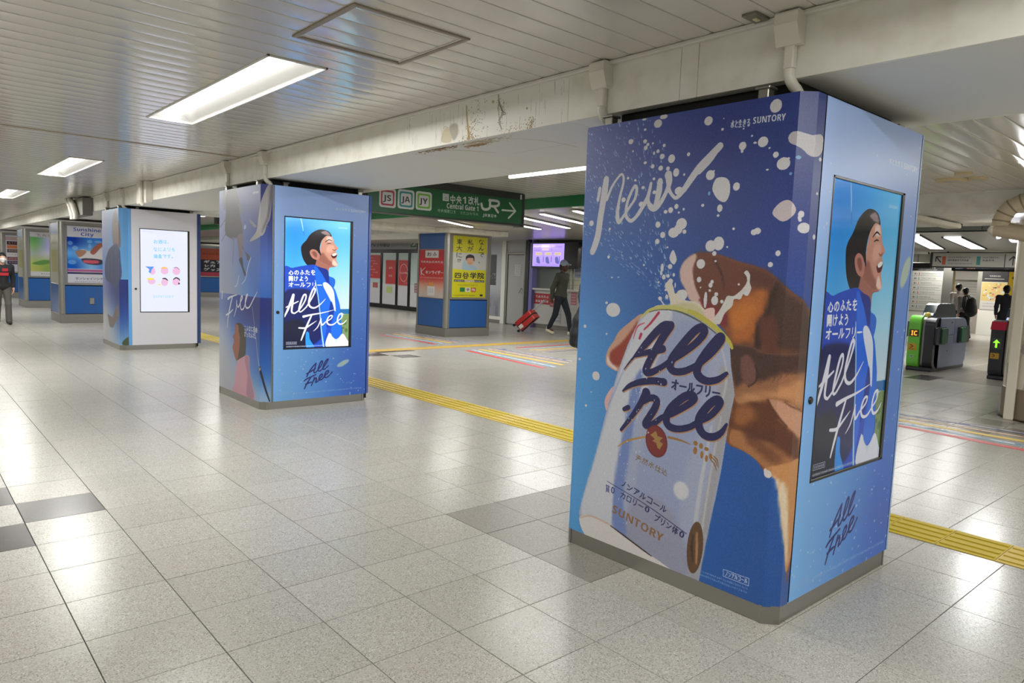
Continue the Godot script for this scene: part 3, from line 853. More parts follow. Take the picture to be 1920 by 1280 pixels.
func art_screen() -> Cv:
	var cv = Cv.new(780, 1368, 0.8)
	cv.grad([sc(44, 150, 240), sc(62, 168, 240), sc(96, 190, 240), sc(70, 175, 240), sc(110, 200, 240), sc(140, 212, 242), sc(120, 205, 238), sc(160, 220, 240), sc(196, 224, 236), sc(150, 212, 236), sc(196, 222, 234), sc(204, 222, 232)], 3)
	cv.fill("661 953 788 951 789 1010 662 1000", sc(30, 110, 172), 4, false)
	cv.fill("668 1045 789 1027 795 1305 694 1250", sc(124, 150, 96), 4)
	cv.ovals("720 1110 28 18 743 1187 20 23 700 1161 20 13 747 1072 14 10", sc(84, 116, 70), 4)
	cv.stroke("181 3 197 62 210 132", [7, 10, 6], sc(190, 222, 244), 2)
	cv.stroke("213 139 224 187", [5, 3], sc(50, 90, 150), 2)
	# neck, face, hair
	cv.fill("344 427 420 375 542 456 597 491 522 509 517 587 477 644 423 571 355 500", sc(168, 108, 92))
	cv.fill("483 165 544 166 572 212 587 252 624 284 619 305 597 324 617 348 618 368 604 406 627 470 597 488 515 489 434 460 370 414 401 369 412 289 433 212", sc(208, 150, 128))
	cv.fill("406 375 446 349 514 420 576 454 597 486 515 489 434 460 381 420", sc(158, 98, 84), 18)
	cv.fill("497 174 543 176 560 219 511 229 484 209", sc(240, 206, 190), 12)
	cv.fill("498 272 566 263 580 305 540 344 486 337", sc(226, 172, 148), 14)
	cv.fill("575 417 624 470 597 486 556 467", sc(244, 206, 190), 10)
	cv.fill("247 226 292 163 363 116 429 102 509 118 545 168 486 165 433 212 410 265 405 314 422 370 412 377 395 356 380 376 370 426 360 463 352 480 303 487 261 486 211 421 187 326 199 277", sc(26, 20, 28))
	cv.fill("416 136 469 114 509 130 530 162 470 158", sc(150, 130, 130), 8)
	cv.fill("288 352 313 319 361 324 395 359 402 412 370 427 317 406", sc(192, 128, 112))
	cv.fill("314 350 348 339 374 367 370 401 341 391", sc(140, 82, 74), 8)
	cv.stroke("471 232 511 207 551 217", [7, 10, 6], sc(40, 26, 28))
	cv.stroke("490 253 519 244 541 247", [5, 8, 4], sc(50, 30, 32))
	cv.stroke("558 308 583 317 602 304", [6, 9, 5], sc(150, 84, 76), 4)
	cv.fill("543 371 589 347 614 355 604 391 566 402", sc(90, 34, 36))
	cv.fill("554 363 592 346 613 353 598 369 568 377", sc(244, 240, 236))
	# jacket and shirt
	cv.fill("-14 575 98 521 251 489 344 481 435 512 489 522 506 569 534 605 589 624 595 679 582 732 645 867 664 956 681 1122 696 1186 680 1239 611 1281 541 1216 503 1371 -6 1352", sc(18, 74, 196))
	cv.fill("-11 823 164 736 386 794 421 993 452 1243 262 1362 -6 1352", sc(10, 26, 92), 16)
	cv.fill("-9 1110 206 1065 260 1238 236 1361 -6 1352", sc(12, 20, 52), 20)
	cv.fill("342 500 436 571 494 681 551 843 540 968 489 1219 451 1357 424 993 388 745", sc(18, 106, 232), 10)
	cv.fill("581 729 645 867 667 969 684 1135 680 1231 614 1276 555 1208 585 994", sc(24, 110, 226), 8)
	cv.fill("435 509 503 534 520 618 507 668 436 573 382 506", sc(10, 44, 140))
	cv.fill("525 603 589 624 595 679 568 729 535 668", sc(24, 104, 214))
	cv.fill("449 694 494 666 574 742 598 867 608 974 578 943 549 868", sc(226, 232, 244))
	cv.fill("549 868 584 943 579 1019 533 1119 499 1144 524 993", sc(10, 50, 150), 6)
	cv.fill("527 1218 555 1234 606 1299 615 1324 694 1224 757 1291 796 1383 503 1371", sc(228, 230, 240))
	cv.fill("255 1208 289 1202 303 1277 357 1366 262 1362", sc(40, 150, 240))
	cv.stroke("357 644 389 794 415 968 440 1193 470 1364", [8, 12, 13, 14, 18], sc(176, 218, 246), 2)
	var w = sc(246, 246, 250)
	cv.kana("心のふたを", 46, 571, 361, 561, 58, 8, w)
	cv.kana("開けよう", 47, 634, 281, 629, 58, 8, w)
	cv.kana("オールフリー", 47, 696, 443, 694, 58, 8, w)
	screen_words(cv, sc(240, 238, 246), Vector2.ZERO, 1.0)
	cv.latin("SUNTORY", 630, 78, 740, 78, 14, sc(190, 226, 246))
	cv.frame(30, 1296, 150, 1324, 3, sc(200, 205, 220))
	cv.small_print(36, 1310, 144, 1310, 16, sc(200, 205, 220), 3)
	cv.small_print(30, 1345, 470, 1345, 14, sc(210, 214, 226), 4)
	return cv

func screen_words(cv: Cv, col: Color, by: Vector2, size: float):
	var all = [["7 1032 52 942 107 803", [14, 26, 30]], ["107 803 95 906 90 979 121 997", [28, 24, 20, 14]], ["25 933 77 909 163 870", [10, 18, 10]], ["121 997 179 955 243 857 250 802 221 811 185 906 172 967 199 977 256 930", [14, 14, 16, 18, 20, 22, 18, 14, 14]], ["256 930 321 832 360 748 332 741 288 857 295 918 348 939 414 906 483 841", [14, 16, 20, 20, 22, 22, 18, 14, 4]],
		["224 1031 323 1011 442 993 589 961", [26, 18, 12, 3]], ["318 1022 272 1115 234 1201 201 1283", [16, 22, 22, 12]], ["174 1150 246 1152 311 1118 380 1077", [16, 18, 14, 3]], ["433 1055 394 1142 344 1187", [12, 12, 4]], ["430 1065 444 1123 485 1093", [14, 18, 12]], ["485 1093 552 1057 567 1025 531 1031 503 1081 526 1119 581 1120 635 1083", [12, 12, 14, 16, 18, 18, 14, 12]], ["635 1083 685 1045 691 1002 654 1013 632 1070 655 1115 706 1109 750 1069", [12, 12, 14, 16, 18, 18, 14, 6]]]
	for s in all:
		var p = cv.pt(s[0])
		for i in p.size():
			p[i] = p[i] * size + by * cv.k
		cv.line_of(Cv.curve(p, false, 6), s[1].map(func(x): return x * cv.k * size), col)

func art_white_screen() -> Cv:
	var cv = Cv.new(780, 1380, 0.4, sc(232, 236, 255))
	var b = sc(150, 214, 246)
	cv.kana("お酒は、", 211, 203, 508, 189, 68, 10, b)
	cv.kana("なによりも", 210, 330, 574, 315, 68, 10, b)
	cv.kana("適量です。", 209, 445, 573, 432, 68, 10, b)
	var pink = sc(238, 190, 226)
	cv.ovals("196 696 48 58 392 684 62 59 584 684 64 63 181 865 61 50 390 880 55 59 579 866 60 59", pink)
	cv.fill("90 623 152 621 218 622 182 672 169 730 134 702 147 667", sc(84, 150, 238))
	cv.fill("341 649 359 621 414 619 439 645", sc(250, 196, 120))
	cv.stroke("547 626 589 618 636 654", [8, 12, 8], sc(150, 110, 150))
	cv.fill("113 838 124 814 188 809 217 820 195 839", sc(248, 226, 70))
	cv.stroke("362 816 405 815 442 845", [16, 22, 12], sc(40, 24, 40))
	cv.stroke("534 827 579 796 628 817 639 840", [12, 20, 20, 10], sc(40, 24, 40))
	cv.oval(628, 894, 14, 16, sc(50, 34, 60))
	cv.oval(310, 920, 20, 12, sc(250, 226, 110))
	cv.latin("SUNTORY", 200, 1142, 544, 1139, 40, sc(180, 226, 250))
	cv.small_print(40, 40, 210, 40, 16, sc(206, 214, 246), 2)
	return cv

func art_fish_poster() -> Cv:
	var cv = Cv.new(1320, 2180, 0.42)
	cv.grad([ink(140, 150, 200), ink(118, 126, 172), ink(84, 98, 156), ink(48, 58, 120), ink(150, 160, 190), ink(128, 146, 190), ink(86, 118, 186), ink(70, 104, 180),
		ink(164, 168, 184), ink(150, 160, 186), ink(104, 148, 204), ink(40, 96, 176), ink(166, 170, 184), ink(164, 172, 190), ink(140, 174, 208), ink(84, 146, 204)], 4)
	# lower picture
	var low = Cv.new(1320, 1180, 0.42)
	low.grad([ink(104, 122, 176), ink(58, 78, 150), ink(42, 54, 128), ink(34, 46, 116), ink(150, 162, 192), ink(92, 124, 186), ink(58, 96, 170), ink(36, 74, 150),
		ink(164, 168, 182), ink(140, 158, 190), ink(84, 130, 192), ink(52, 104, 178), ink(164, 168, 182), ink(158, 166, 184), ink(146, 168, 196), ink(140, 170, 204)], 4)
	var edge = cv.pt("9 1122")[0].y
	cv.im.blit_rect(low.im, Rect2i(0, 0, low.im.get_width(), low.im.get_height()), Vector2i(0, int(edge)))
	# falling fish, dress and legs
	var dark = ink(92, 90, 98)
	cv.fill("320 -29 483 -9 590 123 607 248 703 471 504 522 193 474 204 232 180 101", dark, 14)
	cv.fill("123 8 191 22 192 192 141 199", ink(120, 118, 130), 12)
	cv.fill("565 169 643 192 721 253 644 259", ink(112, 116, 140), 10)
	cv.fill("546 507 703 490 715 605 695 730 617 745 595 682", ink(122, 108, 122))
	cv.fill("596 745 695 728 727 816 795 895 764 915 665 817", ink(66, 66, 78))
	cv.fill("694 605 725 644 908 712 844 759 803 701", ink(78, 74, 88))
	for s in ["193 474 67 551", "193 474 444 539", "198 312 25 398", "450 539 413 801"]:
		cv.stroke(s, [9, 7], ink(74, 76, 90))
	cv.fill("1256 6 1296 1 1292 183 1275 330 1241 405 1217 478 1166 516 936 561 911 544 1071 461 1121 333 1166 216 1205 107", ink(150, 148, 152))
	cv.fill("1280 21 1295 20 1287 201 1263 331 1226 423 1189 479 1207 406 1241 314 1262 186", ink(112, 110, 118), 12)
	cv.fill("889 334 1070 404 1022 422 914 374", ink(120, 122, 136))
	cv.fill("1236 396 1268 421 1245 414", ink(96, 98, 110))
	cv.oval(764, 412, 30, 22, ink(160, 176, 206), -0.5)
	var w = ink(206, 208, 216)
	for s in [["928 728 855 814 780 950 677 1003", [10, 16, 14, 6]], ["598 916 545 1015 464 1038", [12, 16, 6]]]:
		cv.stroke(s[0], s[1], ink(186, 194, 210))
	for s in [["95 1108 83 1184", [22, 22]], ["275 1177 375 1149 546 1122", [30, 20, 6]], ["410 1147 346 1245 282 1376 253 1495", [18, 24, 20, 8]], ["217 1359 318 1331 428 1284", [20, 20, 8]], ["535 1182 525 1266 457 1364", [14, 16, 6]],
		["535 1213 581 1252 657 1186 706 1137 668 1135 641 1208 664 1268 740 1253 809 1158 845 1106 803 1128 782 1200 815 1244 899 1229 1002 1148 1107 1065", [16, 16, 16, 18, 18, 20, 18, 16, 16, 18, 20, 20, 20, 18, 16, 14, 6]]]:
		cv.stroke(s[0], s[1], w)
	cv.fill("503 1454 593 1416 720 1437 802 1502 809 1654 772 1760 608 1820 540 1806 534 1723 634 1589 577 1511", ink(58, 52, 44))
	cv.fill("509 1444 582 1448 605 1519 634 1589 607 1716 540 1832 443 1743 419 1693 459 1626 424 1576 481 1540 492 1497", ink(146, 88, 66))
	cv.fill("541 1859 636 1798 884 1737 912 1870 988 2017 1047 2176 695 2183 411 2179 485 2066", ink(192, 142, 158))
	cv.fill("773 1780 885 1747 907 1866 977 2019 1031 2162 831 2163 855 1954", ink(160, 118, 142), 16)
	cv.stroke("972 1219 1058 1480 1127 1720 1168 1814", [5, 5, 7, 10], ink(186, 194, 210))
	cv.stroke("1175 1824 1200 1911 1241 2048 1284 2169", [22, 24, 20, 14], ink(44, 44, 56))
	cv.ovals("1179 1843 8 16", ink(186, 160, 100))
	cv.kana("こんなに自由", 753, 1459, 1118, 1450, 60, 7, w)
	cv.kana("だったんだ。", 754, 1522, 1119, 1516, 60, 7, w)
	cv.latin("SUNTORY", 969, 87, 1127, 87, 20, ink(190, 196, 214))
	return cv

func art_bird_poster() -> Cv:
	var cv = Cv.new(1320, 2200, 0.34)
	cv.grad([ink(146, 160, 206), ink(120, 160, 212), ink(96, 150, 204), ink(120, 150, 206), ink(150, 182, 214), ink(104, 160, 208), ink(136, 152, 200), ink(170, 190, 212), ink(150, 190, 216)], 3)
	var low = Cv.new(1320, 1300, 0.34)
	low.grad([ink(120, 130, 176), ink(70, 86, 150), ink(44, 56, 122), ink(170, 172, 182), ink(120, 150, 192), ink(60, 96, 164), ink(172, 174, 184), ink(168, 176, 190), ink(130, 166, 206)], 3)
	var edge = cv.pt("1264 1136")[0].y
	cv.im.blit_rect(low.im, Rect2i(0, 0, low.im.get_width(), low.im.get_height()), Vector2i(0, int(edge)))
	cv.fill("737 261 879 38 1115 58 1191 291 1207 570 1174 628 1009 589 786 549", ink(124, 108, 108), 10)
	cv.fill("910 58 1068 64 1122 215 902 209", ink(96, 90, 96), 14)
	cv.fill("767 592 1025 570 1174 628 1200 814 1199 1134 924 1285 584 1212 211 1144 191 904 429 684", ink(72, 80, 116), 6)
	for s in ["439 802 385 1139", "693 742 653 1170", "941 665 995 1141", "1170 796 1154 1117"]:
		cv.stroke(s, [10, 16, 8], ink(150, 158, 190), 6)
	cv.fill("314 1742 685 1780 1055 1521 1176 1708 960 1815 708 1956 473 1955", ink(112, 98, 98), 0.0, false)
	cv.fill("1214 2181 1254 2103 1334 2067 1332 2213", ink(70, 84, 60), 6)
	return cv

func art_station_sign() -> Cv:
	var cv = Cv.new(2490, 455, 0.6, ink(22, 92, 52))
	cv.fill("-1252 -47 -45 134 582 97 2411 90 2525 9 2517 -154 -1253 -178", ink(44, 46, 46), 0.0, false)
	cv.fill("-1248 436 46 450 2500 425 2551 474 -1247 614", ink(44, 46, 46), 0.0, false)
	cv.rect(2462, 0, 2490, 455, ink(44, 46, 46))
	var w = ink(206, 208, 206)
	var lines = [["JS", [225, 476, 348, 496, 348, 640, 218, 626], ink(168, 44, 56)], ["JA", [372, 490, 496, 502, 492, 654, 366, 638], ink(30, 138, 140)], ["JY", [512, 504, 638, 518, 632, 664, 508, 650], ink(110, 176, 50)]]
	var outer = [cv.pt("162 167 389 160 392 387 158 390"), cv.pt("421 157 658 150 656 385 417 384"), cv.pt("680 154 922 147 918 377 680 376")]
	for i in 3:
		var o = Rect2(outer[i][0], Vector2.ZERO)
		for p in outer[i]:
			o = o.expand(p)
		for ring_of in [[0.0, w], [0.10, lines[i][2]], [0.19, w]]:
			var g = o.grow(-o.size.x * ring_of[0])
			var rr = g.size.x * 0.14
			cv.paint([[round_rect(g.position.x, g.position.y, g.end.x, g.end.y, [rr, rr, rr, rr])]], ring_of[1])
		var c = o.get_center() / cv.k
		cv.latin(lines[i][0], c.x - o.size.x / cv.k * 0.24, c.y + 34, c.x + o.size.x / cv.k * 0.24, c.y + 34, 68, ink(40, 42, 44))
	cv.fill("1089 136 1188 136 1188 228 1092 228", w, 0.0, false)
	cv.frame(1105, 154, 1175, 214, 4, ink(40, 60, 50))
	cv.kana("口", 1118, 187, 1166, 189, 30, 5, ink(30, 50, 40))
	cv.kana("中央1改札", 1202, 198, 1699, 179, 120, 12, w)
	cv.latin("Central Gate 1", 1155, 318, 1692, 313, 64, w)
	cv.kana("中央検票口1", 1014, 359, 1310, 356, 50, 4.5, ink(150, 184, 160))
	cv.small_print(1371, 357, 1686, 353, 46, ink(120, 160, 130), 5)
	# rail operator's letters
	cv.line_of(Cv.curve(cv.pt("1731 210 1751 264 1808 279 1872 253 1879 202 1876 144"), false), [36 * cv.k], w)
	cv.line_of(Cv.curve(cv.pt("1863 150 1956 145 2028 155 2030 199 1959 222 1906 223"), false), [34 * cv.k], w)
	cv.line_of(cv.pt("1950 223 2026 297"), [34 * cv.k], w)
	cv.latin("JR", 1764, 373, 1843, 372, 38, w)
	cv.kana("東日本", 1842, 354, 2006, 350, 44, 6, w)
	cv.stroke("2100 260 2326 254", [24, 24], w, 0.0, false)
	cv.stroke("2232 152 2344 253 2220 360", [24, 24, 24], w, 0.0, false)
	cv.fill("2426 16 2454 16 2453 83 2425 82", w, 0.0, false)
	return cv

func art_office_sign() -> Cv:
	var cv = Cv.new(4000, 440, 0.22, ink(150, 152, 156))
	cv.kana("みどりの窓口", 612, 187, 2148, 219, 290, 30, ink(52, 54, 60))
	cv.latin("TICKET OFFICE", 2277, 295, 3418, 301, 120, ink(120, 124, 130), false)
	var g = cv.pt("3591 84 3931 340")
	cv.rect(g[0].x / cv.k, 60, g[1].x / cv.k, 360, ink(70, 110, 84))
	cv.oval((g[0].x + g[1].x) / cv.k / 2, 210, 150, 110, ink(190, 196, 192))
	cv.stroke("%f 260 %f 170" % [(g[0].x * 0.7 + g[1].x * 0.3) / cv.k, (g[0].x * 0.3 + g[1].x * 0.7) / cv.k], [60, 60], ink(60, 96, 74))
	return cv

func art_red_card(n: int) -> Cv:
	var cv = Cv.new(600, 800, 0.3, ink(186, 62, 62))
	cv.frame(0, 0, 600, 800, 22, ink(190, 170, 170))
	if n == 0:
		for i in 7:
			cv.small_print(60 + (i % 3) * 90, 110 + i * 95, 260 + (i % 3) * 100, 110 + i * 95, 44, ink(206, 176, 174), i)
	elif n == 1:
		cv.small_print(180, 260, 400, 260, 80, ink(214, 190, 188), 4)
		cv.small_print(180, 520, 400, 520, 80, ink(214, 190, 188), 5)
	else:
		cv.line_of(Cv.ring(Vector2(300, 400) * cv.k, 210 * cv.k, 260 * cv.k, 0.0, 30), [16 * cv.k], ink(214, 190, 188))
		cv.small_print(100, 400, 520, 400, 60, ink(220, 196, 194), 6)
		cv.small_print(320, 700, 560, 700, 26, ink(206, 176, 174), 7)
	return cv

func art_red_poster() -> Cv:
	var cv = Cv.new(600, 1180, 0.5)
	cv.grad([ink(176, 44, 48), ink(190, 48, 52), ink(186, 40, 46), ink(196, 60, 54), ink(206, 150, 130), ink(196, 178, 168)], 1)
	var w = ink(214, 208, 206)
	cv.rect(140, 20, 460, 200, w)
	cv.kana("おふ", 170, 110, 430, 110, 110, 13, ink(50, 50, 54))
	cv.small_print(20, 300, 580, 300, 60, w, 14)
	cv.stroke("40 460 50 640", [20, 14], w)
	cv.stroke("150 440 50 560 130 640", [10, 20, 14], w)
	cv.kana("キンライザー", 150, 560, 590, 560, 92, 12, w)
	cv.small_print(20, 690, 580, 690, 34, ink(216, 180, 176), 9)
	cv.fill("240 860 270 800 300 830 330 790 350 860 330 900 260 900", ink(226, 150, 70))
	cv.rect(210, 900, 390, 1130, ink(214, 212, 212))
	for i in 3:
		cv.rect(250 + i * 40, 960, 262 + i * 40, 1060, ink(180, 180, 186))
	cv.small_print(60, 1160, 300, 1160, 16, ink(150, 130, 126), 3)
	return cv

func art_yellow_poster() -> Cv:
	var cv = Cv.new(670, 1410, 0.5, ink(190, 184, 30))
	var d = ink(46, 48, 44)
	cv.rect(0, 380, 670, 760, ink(182, 182, 178))
	cv.kana("なんで、", 560, 40, 560, 620, 120, 12, d, true)
	cv.kana("私が", 340, 60, 340, 360, 120, 12, d, true)
	cv.kana("東大に", 125, 60, 125, 520, 120, 12, d, true)
	cv.latin("!?", 95, 600, 165, 600, 70, d)
	cv.fill("230 560 200 760 480 760 440 680 400 650 300 650", ink(150, 176, 190))
	cv.oval(345, 560, 72, 100, ink(196, 154, 130))
	cv.fill("262 560 258 470 300 420 360 410 420 450 430 560 410 540 400 490 320 490 280 510", ink(38, 32, 34))
	cv.stroke("315 610 345 622 372 608", [5, 7, 5], ink(120, 70, 64))
	cv.kana("四谷学院", 40, 900, 640, 900, 150, 19, d)
	cv.rect(40, 1000, 250, 1052, ink(50, 52, 62))
	cv.rect(250, 1000, 440, 1052, ink(170, 150, 120))
	cv.rect(440, 1000, 640, 1052, ink(50, 52, 62))
	cv.small_print(50, 1026, 630, 1026, 32, ink(210, 208, 190), 4)
	cv.small_print(110, 1120, 520, 1120, 34, ink(120, 120, 40), 6)
	for i in 3:
		cv.rect(160 + i * 110, 1180, 256 + i * 110, 1280, [ink(36, 110, 60), ink(200, 198, 190), ink(170, 50, 46)][i])
		cv.kana("文学院"[i], 170 + i * 110, 1230, 246 + i * 110, 1230, 70, 8, [w_(), ink(60, 60, 60), w_()][i])
	cv.small_print(20, 1360, 470, 1360, 26, d, 8)
	cv.rect(560, 1335, 620, 1380, d)
	return cv

func w_() -> Color:
	return ink(214, 212, 208)

func art_city_poster(n: int) -> Cv:
	var cv = Cv.new(730, 1400, 0.35, ink(186, 186, 196))
	if n == 0:
		cv.latin("Sunshine", 100, 120, 540, 120, 80, ink(70, 84, 160))
		cv.latin("City", 210, 230, 420, 230, 80, ink(70, 84, 160))
		var g = Cv.new(730, 780, 0.35)
		g.grad([ink(20, 60, 150), ink(40, 110, 190), ink(36, 100, 190), ink(90, 150, 210), ink(110, 170, 220), ink(60, 140, 210), ink(30, 90, 180), ink(110, 160, 210), ink(60, 120, 200)], 3)
		cv.im.blit_rect(g.im, Rect2i(0, 0, g.im.get_width(), g.im.get_height()), Vector2i(0, int(270 * cv.k)))
		var r = RandomNumberGenerator.new()
		r.seed = 4
		for i in 12:
			cv.oval(r.randf() * 730, 300 + r.randf() * 700, r.randf_range(20, 70), r.randf_range(20, 60), ink(150, 186, 226, 0.5), 0.0, 14)
		cv.fill("160 640 240 560 360 600 480 430 560 400 610 500 590 800 420 860 300 800 180 780", ink(190, 186, 190), 10)
		cv.fill("130 640 200 580 300 600 260 700 180 760", ink(150, 110, 90), 8)
		cv.fill("360 620 450 450 540 380 600 420 520 520 420 680", ink(140, 76, 60), 8)
		cv.fill("220 800 380 780 560 820 520 930 300 920", ink(40, 40, 60), 6)
		cv.fill("260 830 480 830 470 900 280 900", ink(186, 70, 90), 4)
		cv.rect(0, 1060, 730, 1120, ink(150, 80, 130))
		cv.rect(0, 1130, 730, 1175, ink(44, 46, 80))
		cv.kana("サンシャインシティ", 120, 1290, 620, 1290, 70, 9, ink(90, 96, 140))
		cv.small_print(100, 1365, 620, 1365, 30, ink(120, 124, 150), 5)
	elif n == 1:
		cv.grad([ink(90, 150, 90), ink(170, 170, 210), ink(150, 150, 210), ink(120, 160, 110), ink(160, 160, 216), ink(170, 150, 206), ink(150, 160, 150), ink(176, 176, 190), ink(130, 150, 120), ink(150, 166, 90), ink(140, 160, 80), ink(170, 176, 90), ink(160, 160, 90), ink(120, 150, 80), ink(170, 170, 110)], 3)
		cv.rect(0, 0, 730, 160, ink(176, 176, 184))
		cv.small_print(120, 90, 560, 90, 100, ink(140, 120, 130), 3)
		cv.fill("40 1000 260 880 500 900 700 860 700 930 420 980 200 1040", ink(90, 130, 70), 16)
		cv.rect(0, 1250, 730, 1400, ink(180, 180, 184))
		cv.small_print(200, 1320, 700, 1320, 40, ink(110, 112, 120), 4)
	elif n == 2:
		cv.rect(0, 60, 730, 200, ink(170, 150, 150))
		for i in 6:
			cv.rect(30, 230 + i * 150, 700, 360 + i * 150, [ink(60, 44, 44), ink(190, 110, 60), ink(90, 84, 90), ink(200, 196, 196), ink(120, 84, 90), ink(70, 64, 90)][i])
			cv.small_print(60, 290 + i * 150, 640, 290 + i * 150, 60, ink(170, 130, 120), i)
	else:
		cv.rect(0, 0, 730, 120, ink(120, 120, 124))
		cv.rect(0, 120, 730, 640, ink(150, 66, 44))
		cv.small_print(60, 360, 660, 360, 90, ink(110, 44, 34), 4)
		cv.rect(0, 640, 730, 1220, ink(34, 36, 46))
		cv.kana("ギュア", 100, 740, 700, 740, 140, 22, ink(196, 194, 194))
		cv.kana("レカ", 100, 920, 500, 920, 140, 22, ink(196, 194, 194))
		cv.kana("グッズ", 100, 1090, 700, 1090, 140, 22, ink(196, 194, 194))
		cv.rect(0, 1220, 730, 1400, ink(150, 50, 70))
	return cv

func art_side_strip() -> Cv:
	var cv = Cv.new(600, 1180, 0.25, ink(178, 178, 170))
	cv.rect(20, 20, 580, 1160, ink(186, 186, 176))
	cv.small_print(80, 200, 520, 200, 70, ink(150, 150, 120), 3)
	cv.rect(60, 360, 540, 900, ink(176, 172, 130))
	return cv

func art_graphic_wall() -> Cv:
	var cv = Cv.new(1500, 2400, 0.22)
	cv.grad([ink(176, 178, 184), ink(176, 178, 184), ink(170, 172, 180), ink(120, 122, 130)], 1)
	cv.rect(0, 420, 1310, 1400, ink(70, 70, 72))
	cv.rect(1000, 1400, 1030, 1520, ink(70, 70, 72))
	cv.rect(220, 1400, 260, 1560, ink(70, 70, 72))
	cv.rect(640, 1400, 660, 1660, ink(76, 76, 78))
	var r = RandomNumberGenerator.new()
	r.seed = 9
	for i in 36:
		var p = Vector2(r.randf_range(760, 1290), 0)
		p.y = 800 + (p.x - 800) * 0.8 + r.randf_range(-120, 120)
		cv.line_of(PackedVector2Array([p * cv.k, (p + Vector2(40, -24)) * cv.k]), [14 * cv.k], ink(150, 152, 156))
	for i in 16:
		var x = r.randf_range(0, 1440)
		cv.rect(x, r.randf_range(1750, 2150), x + r.randf_range(30, 90), 2400, ink(140, 142, 152))
	return cv

func art_monitor() -> Cv:
	var cv = Cv.new(1200, 640, 0.5, sc(150, 128, 226))
	var y = sc(186, 170, 130)
	cv.rect(340, 20, 640, 110, sc(176, 156, 170))
	cv.rect(360, 130, 620, 190, sc(180, 160, 170))
	cv.small_print(40, 120, 300, 120, 34, sc(70, 56, 130), 2)
	cv.small_print(40, 180, 300, 180, 34, sc(70, 56, 130), 3)
	cv.small_print(760, 90, 1120, 90, 30, sc(90, 70, 150), 4)
	cv.rect(720, 60, 730, 200, sc(60, 50, 100))
	for i in 3:
		cv.rect(120 + i * 360, 250, 360 + i * 360, 320, y)
		cv.small_print(140 + i * 360, 285, 340 + i * 360, 285, 36, sc(96, 80, 90), 5 + i)
		cv.fill("%d 380 %d 370 %d 460 %d 560 %d 540 %d 440" % [160 + i * 360, 240 + i * 360, 280 + i * 360, 300 + i * 360, 180 + i * 360, 150 + i * 360], sc(84, 84, 140))
		cv.rect(420 + i * 300, 360, 440 + i * 300, 520, sc(60, 54, 100))
	cv.small_print(100, 600, 1100, 600, 24, sc(100, 80, 170), 12)
	return cv

func art_notice(bg: Color, fg: Color, rows: int, wide := 600.0, high := 300.0, salt := 1) -> Cv:
	var cv = Cv.new(wide, high, 0.3, bg)
	for i in rows:
		var y = high * (i + 0.7) / (rows + 0.4)
		cv.small_print(wide * 0.08, y, wide * 0.92, y, high / (rows + 0.4) * 0.62, fg, salt + i)
	return cv

func art_timetable() -> Cv:
	var cv = Cv.new(1000, 1500, 0.3, ink(190, 188, 180))
	cv.rect(0, 0, 1000, 180, ink(40, 40, 42))
	cv.small_print(250, 70, 740, 70, 60, ink(200, 198, 190), 3)
	cv.small_print(180, 140, 800, 140, 34, ink(180, 178, 170), 4)
	for i in 8:
		var y = 240 + i * 155
		cv.rect(20, y + 100, 980, y + 106, ink(90, 90, 92))
		cv.stroke("90 %d 160 %d" % [y + 40, y + 40], [16, 16], ink(50, 50, 54))
		cv.stroke("110 %d 84 %d 110 %d" % [y + 12, y + 40, y + 66], [14, 14, 14], ink(50, 50, 54))
		cv.rect(220, y, 246, y + 84, [ink(170, 70, 60), ink(80, 140, 110), ink(190, 130, 60), ink(90, 120, 170)][i % 4])
		cv.small_print(290, y + 24, 900 - (i % 3) * 120, y + 24, 36, ink(90, 88, 90), 10 + i)
		cv.small_print(290, y + 70, 780, y + 70, 30, ink(130, 128, 128), 30 + i)
	return cv

func art_banner() -> Cv:
	var cv = Cv.new(520, 1650, 0.25, ink(190, 156, 30))
	cv.rect(0, 860, 520, 868, ink(206, 186, 100))
	for i in 2:
		var y = 160 + i * 860
		cv.stroke(("400 %d 140 %d" if i == 0 else "140 %d 400 %d") % [y + 100, y + 100], [34, 34], ink(60, 52, 30))
		cv.stroke(("220 %d 130 %d 220 %d" if i == 0 else "320 %d 410 %d 320 %d") % [y + 20, y + 100, y + 180], [34, 34, 34], ink(60, 52, 30))
		for j in 4:
			cv.small_print(140, y + 300 + j * 110, 420, y + 300 + j * 110, 60, ink(120, 96, 30), j + i * 5)
	return cv

func art_overhead() -> Cv:
	var cv = Cv.new(2660, 290, 0.4, ink(196, 194, 186))
	var d = ink(50, 50, 56)
	cv.stroke("180 200 80 90", [24, 24], d, 0.0, false)
	cv.stroke("70 180 74 82 180 84", [24, 24, 24], d, 0.0, false)
	cv.rect(210, 70, 290, 250, ink(206, 96, 74))
	cv.small_print(330, 90, 820, 90, 36, ink(90, 90, 94), 3)
	cv.small_print(330, 150, 780, 150, 46, ink(60, 60, 66), 4)
	cv.small_print(330, 225, 860, 225, 34, ink(130, 110, 110), 5)
	cv.rect(940, 70, 1020, 250, ink(60, 150, 140))
	cv.small_print(1060, 90, 1380, 90, 36, ink(90, 90, 94), 6)
	cv.small_print(1060, 150, 1300, 150, 46, ink(60, 60, 66), 7)
	cv.rect(1500, 20, 1520, 290, ink(70, 70, 76))
	cv.stroke("1670 240 1670 90", [26, 26], d, 0.0, false)
	cv.stroke("1600 140 1670 70 1740 140", [26, 26, 26], d, 0.0, false)
	cv.rect(1810, 70, 1890, 250, ink(60, 150, 140))
	cv.small_print(1930, 120, 2500, 120, 50, ink(70, 70, 76), 8)
	return cv

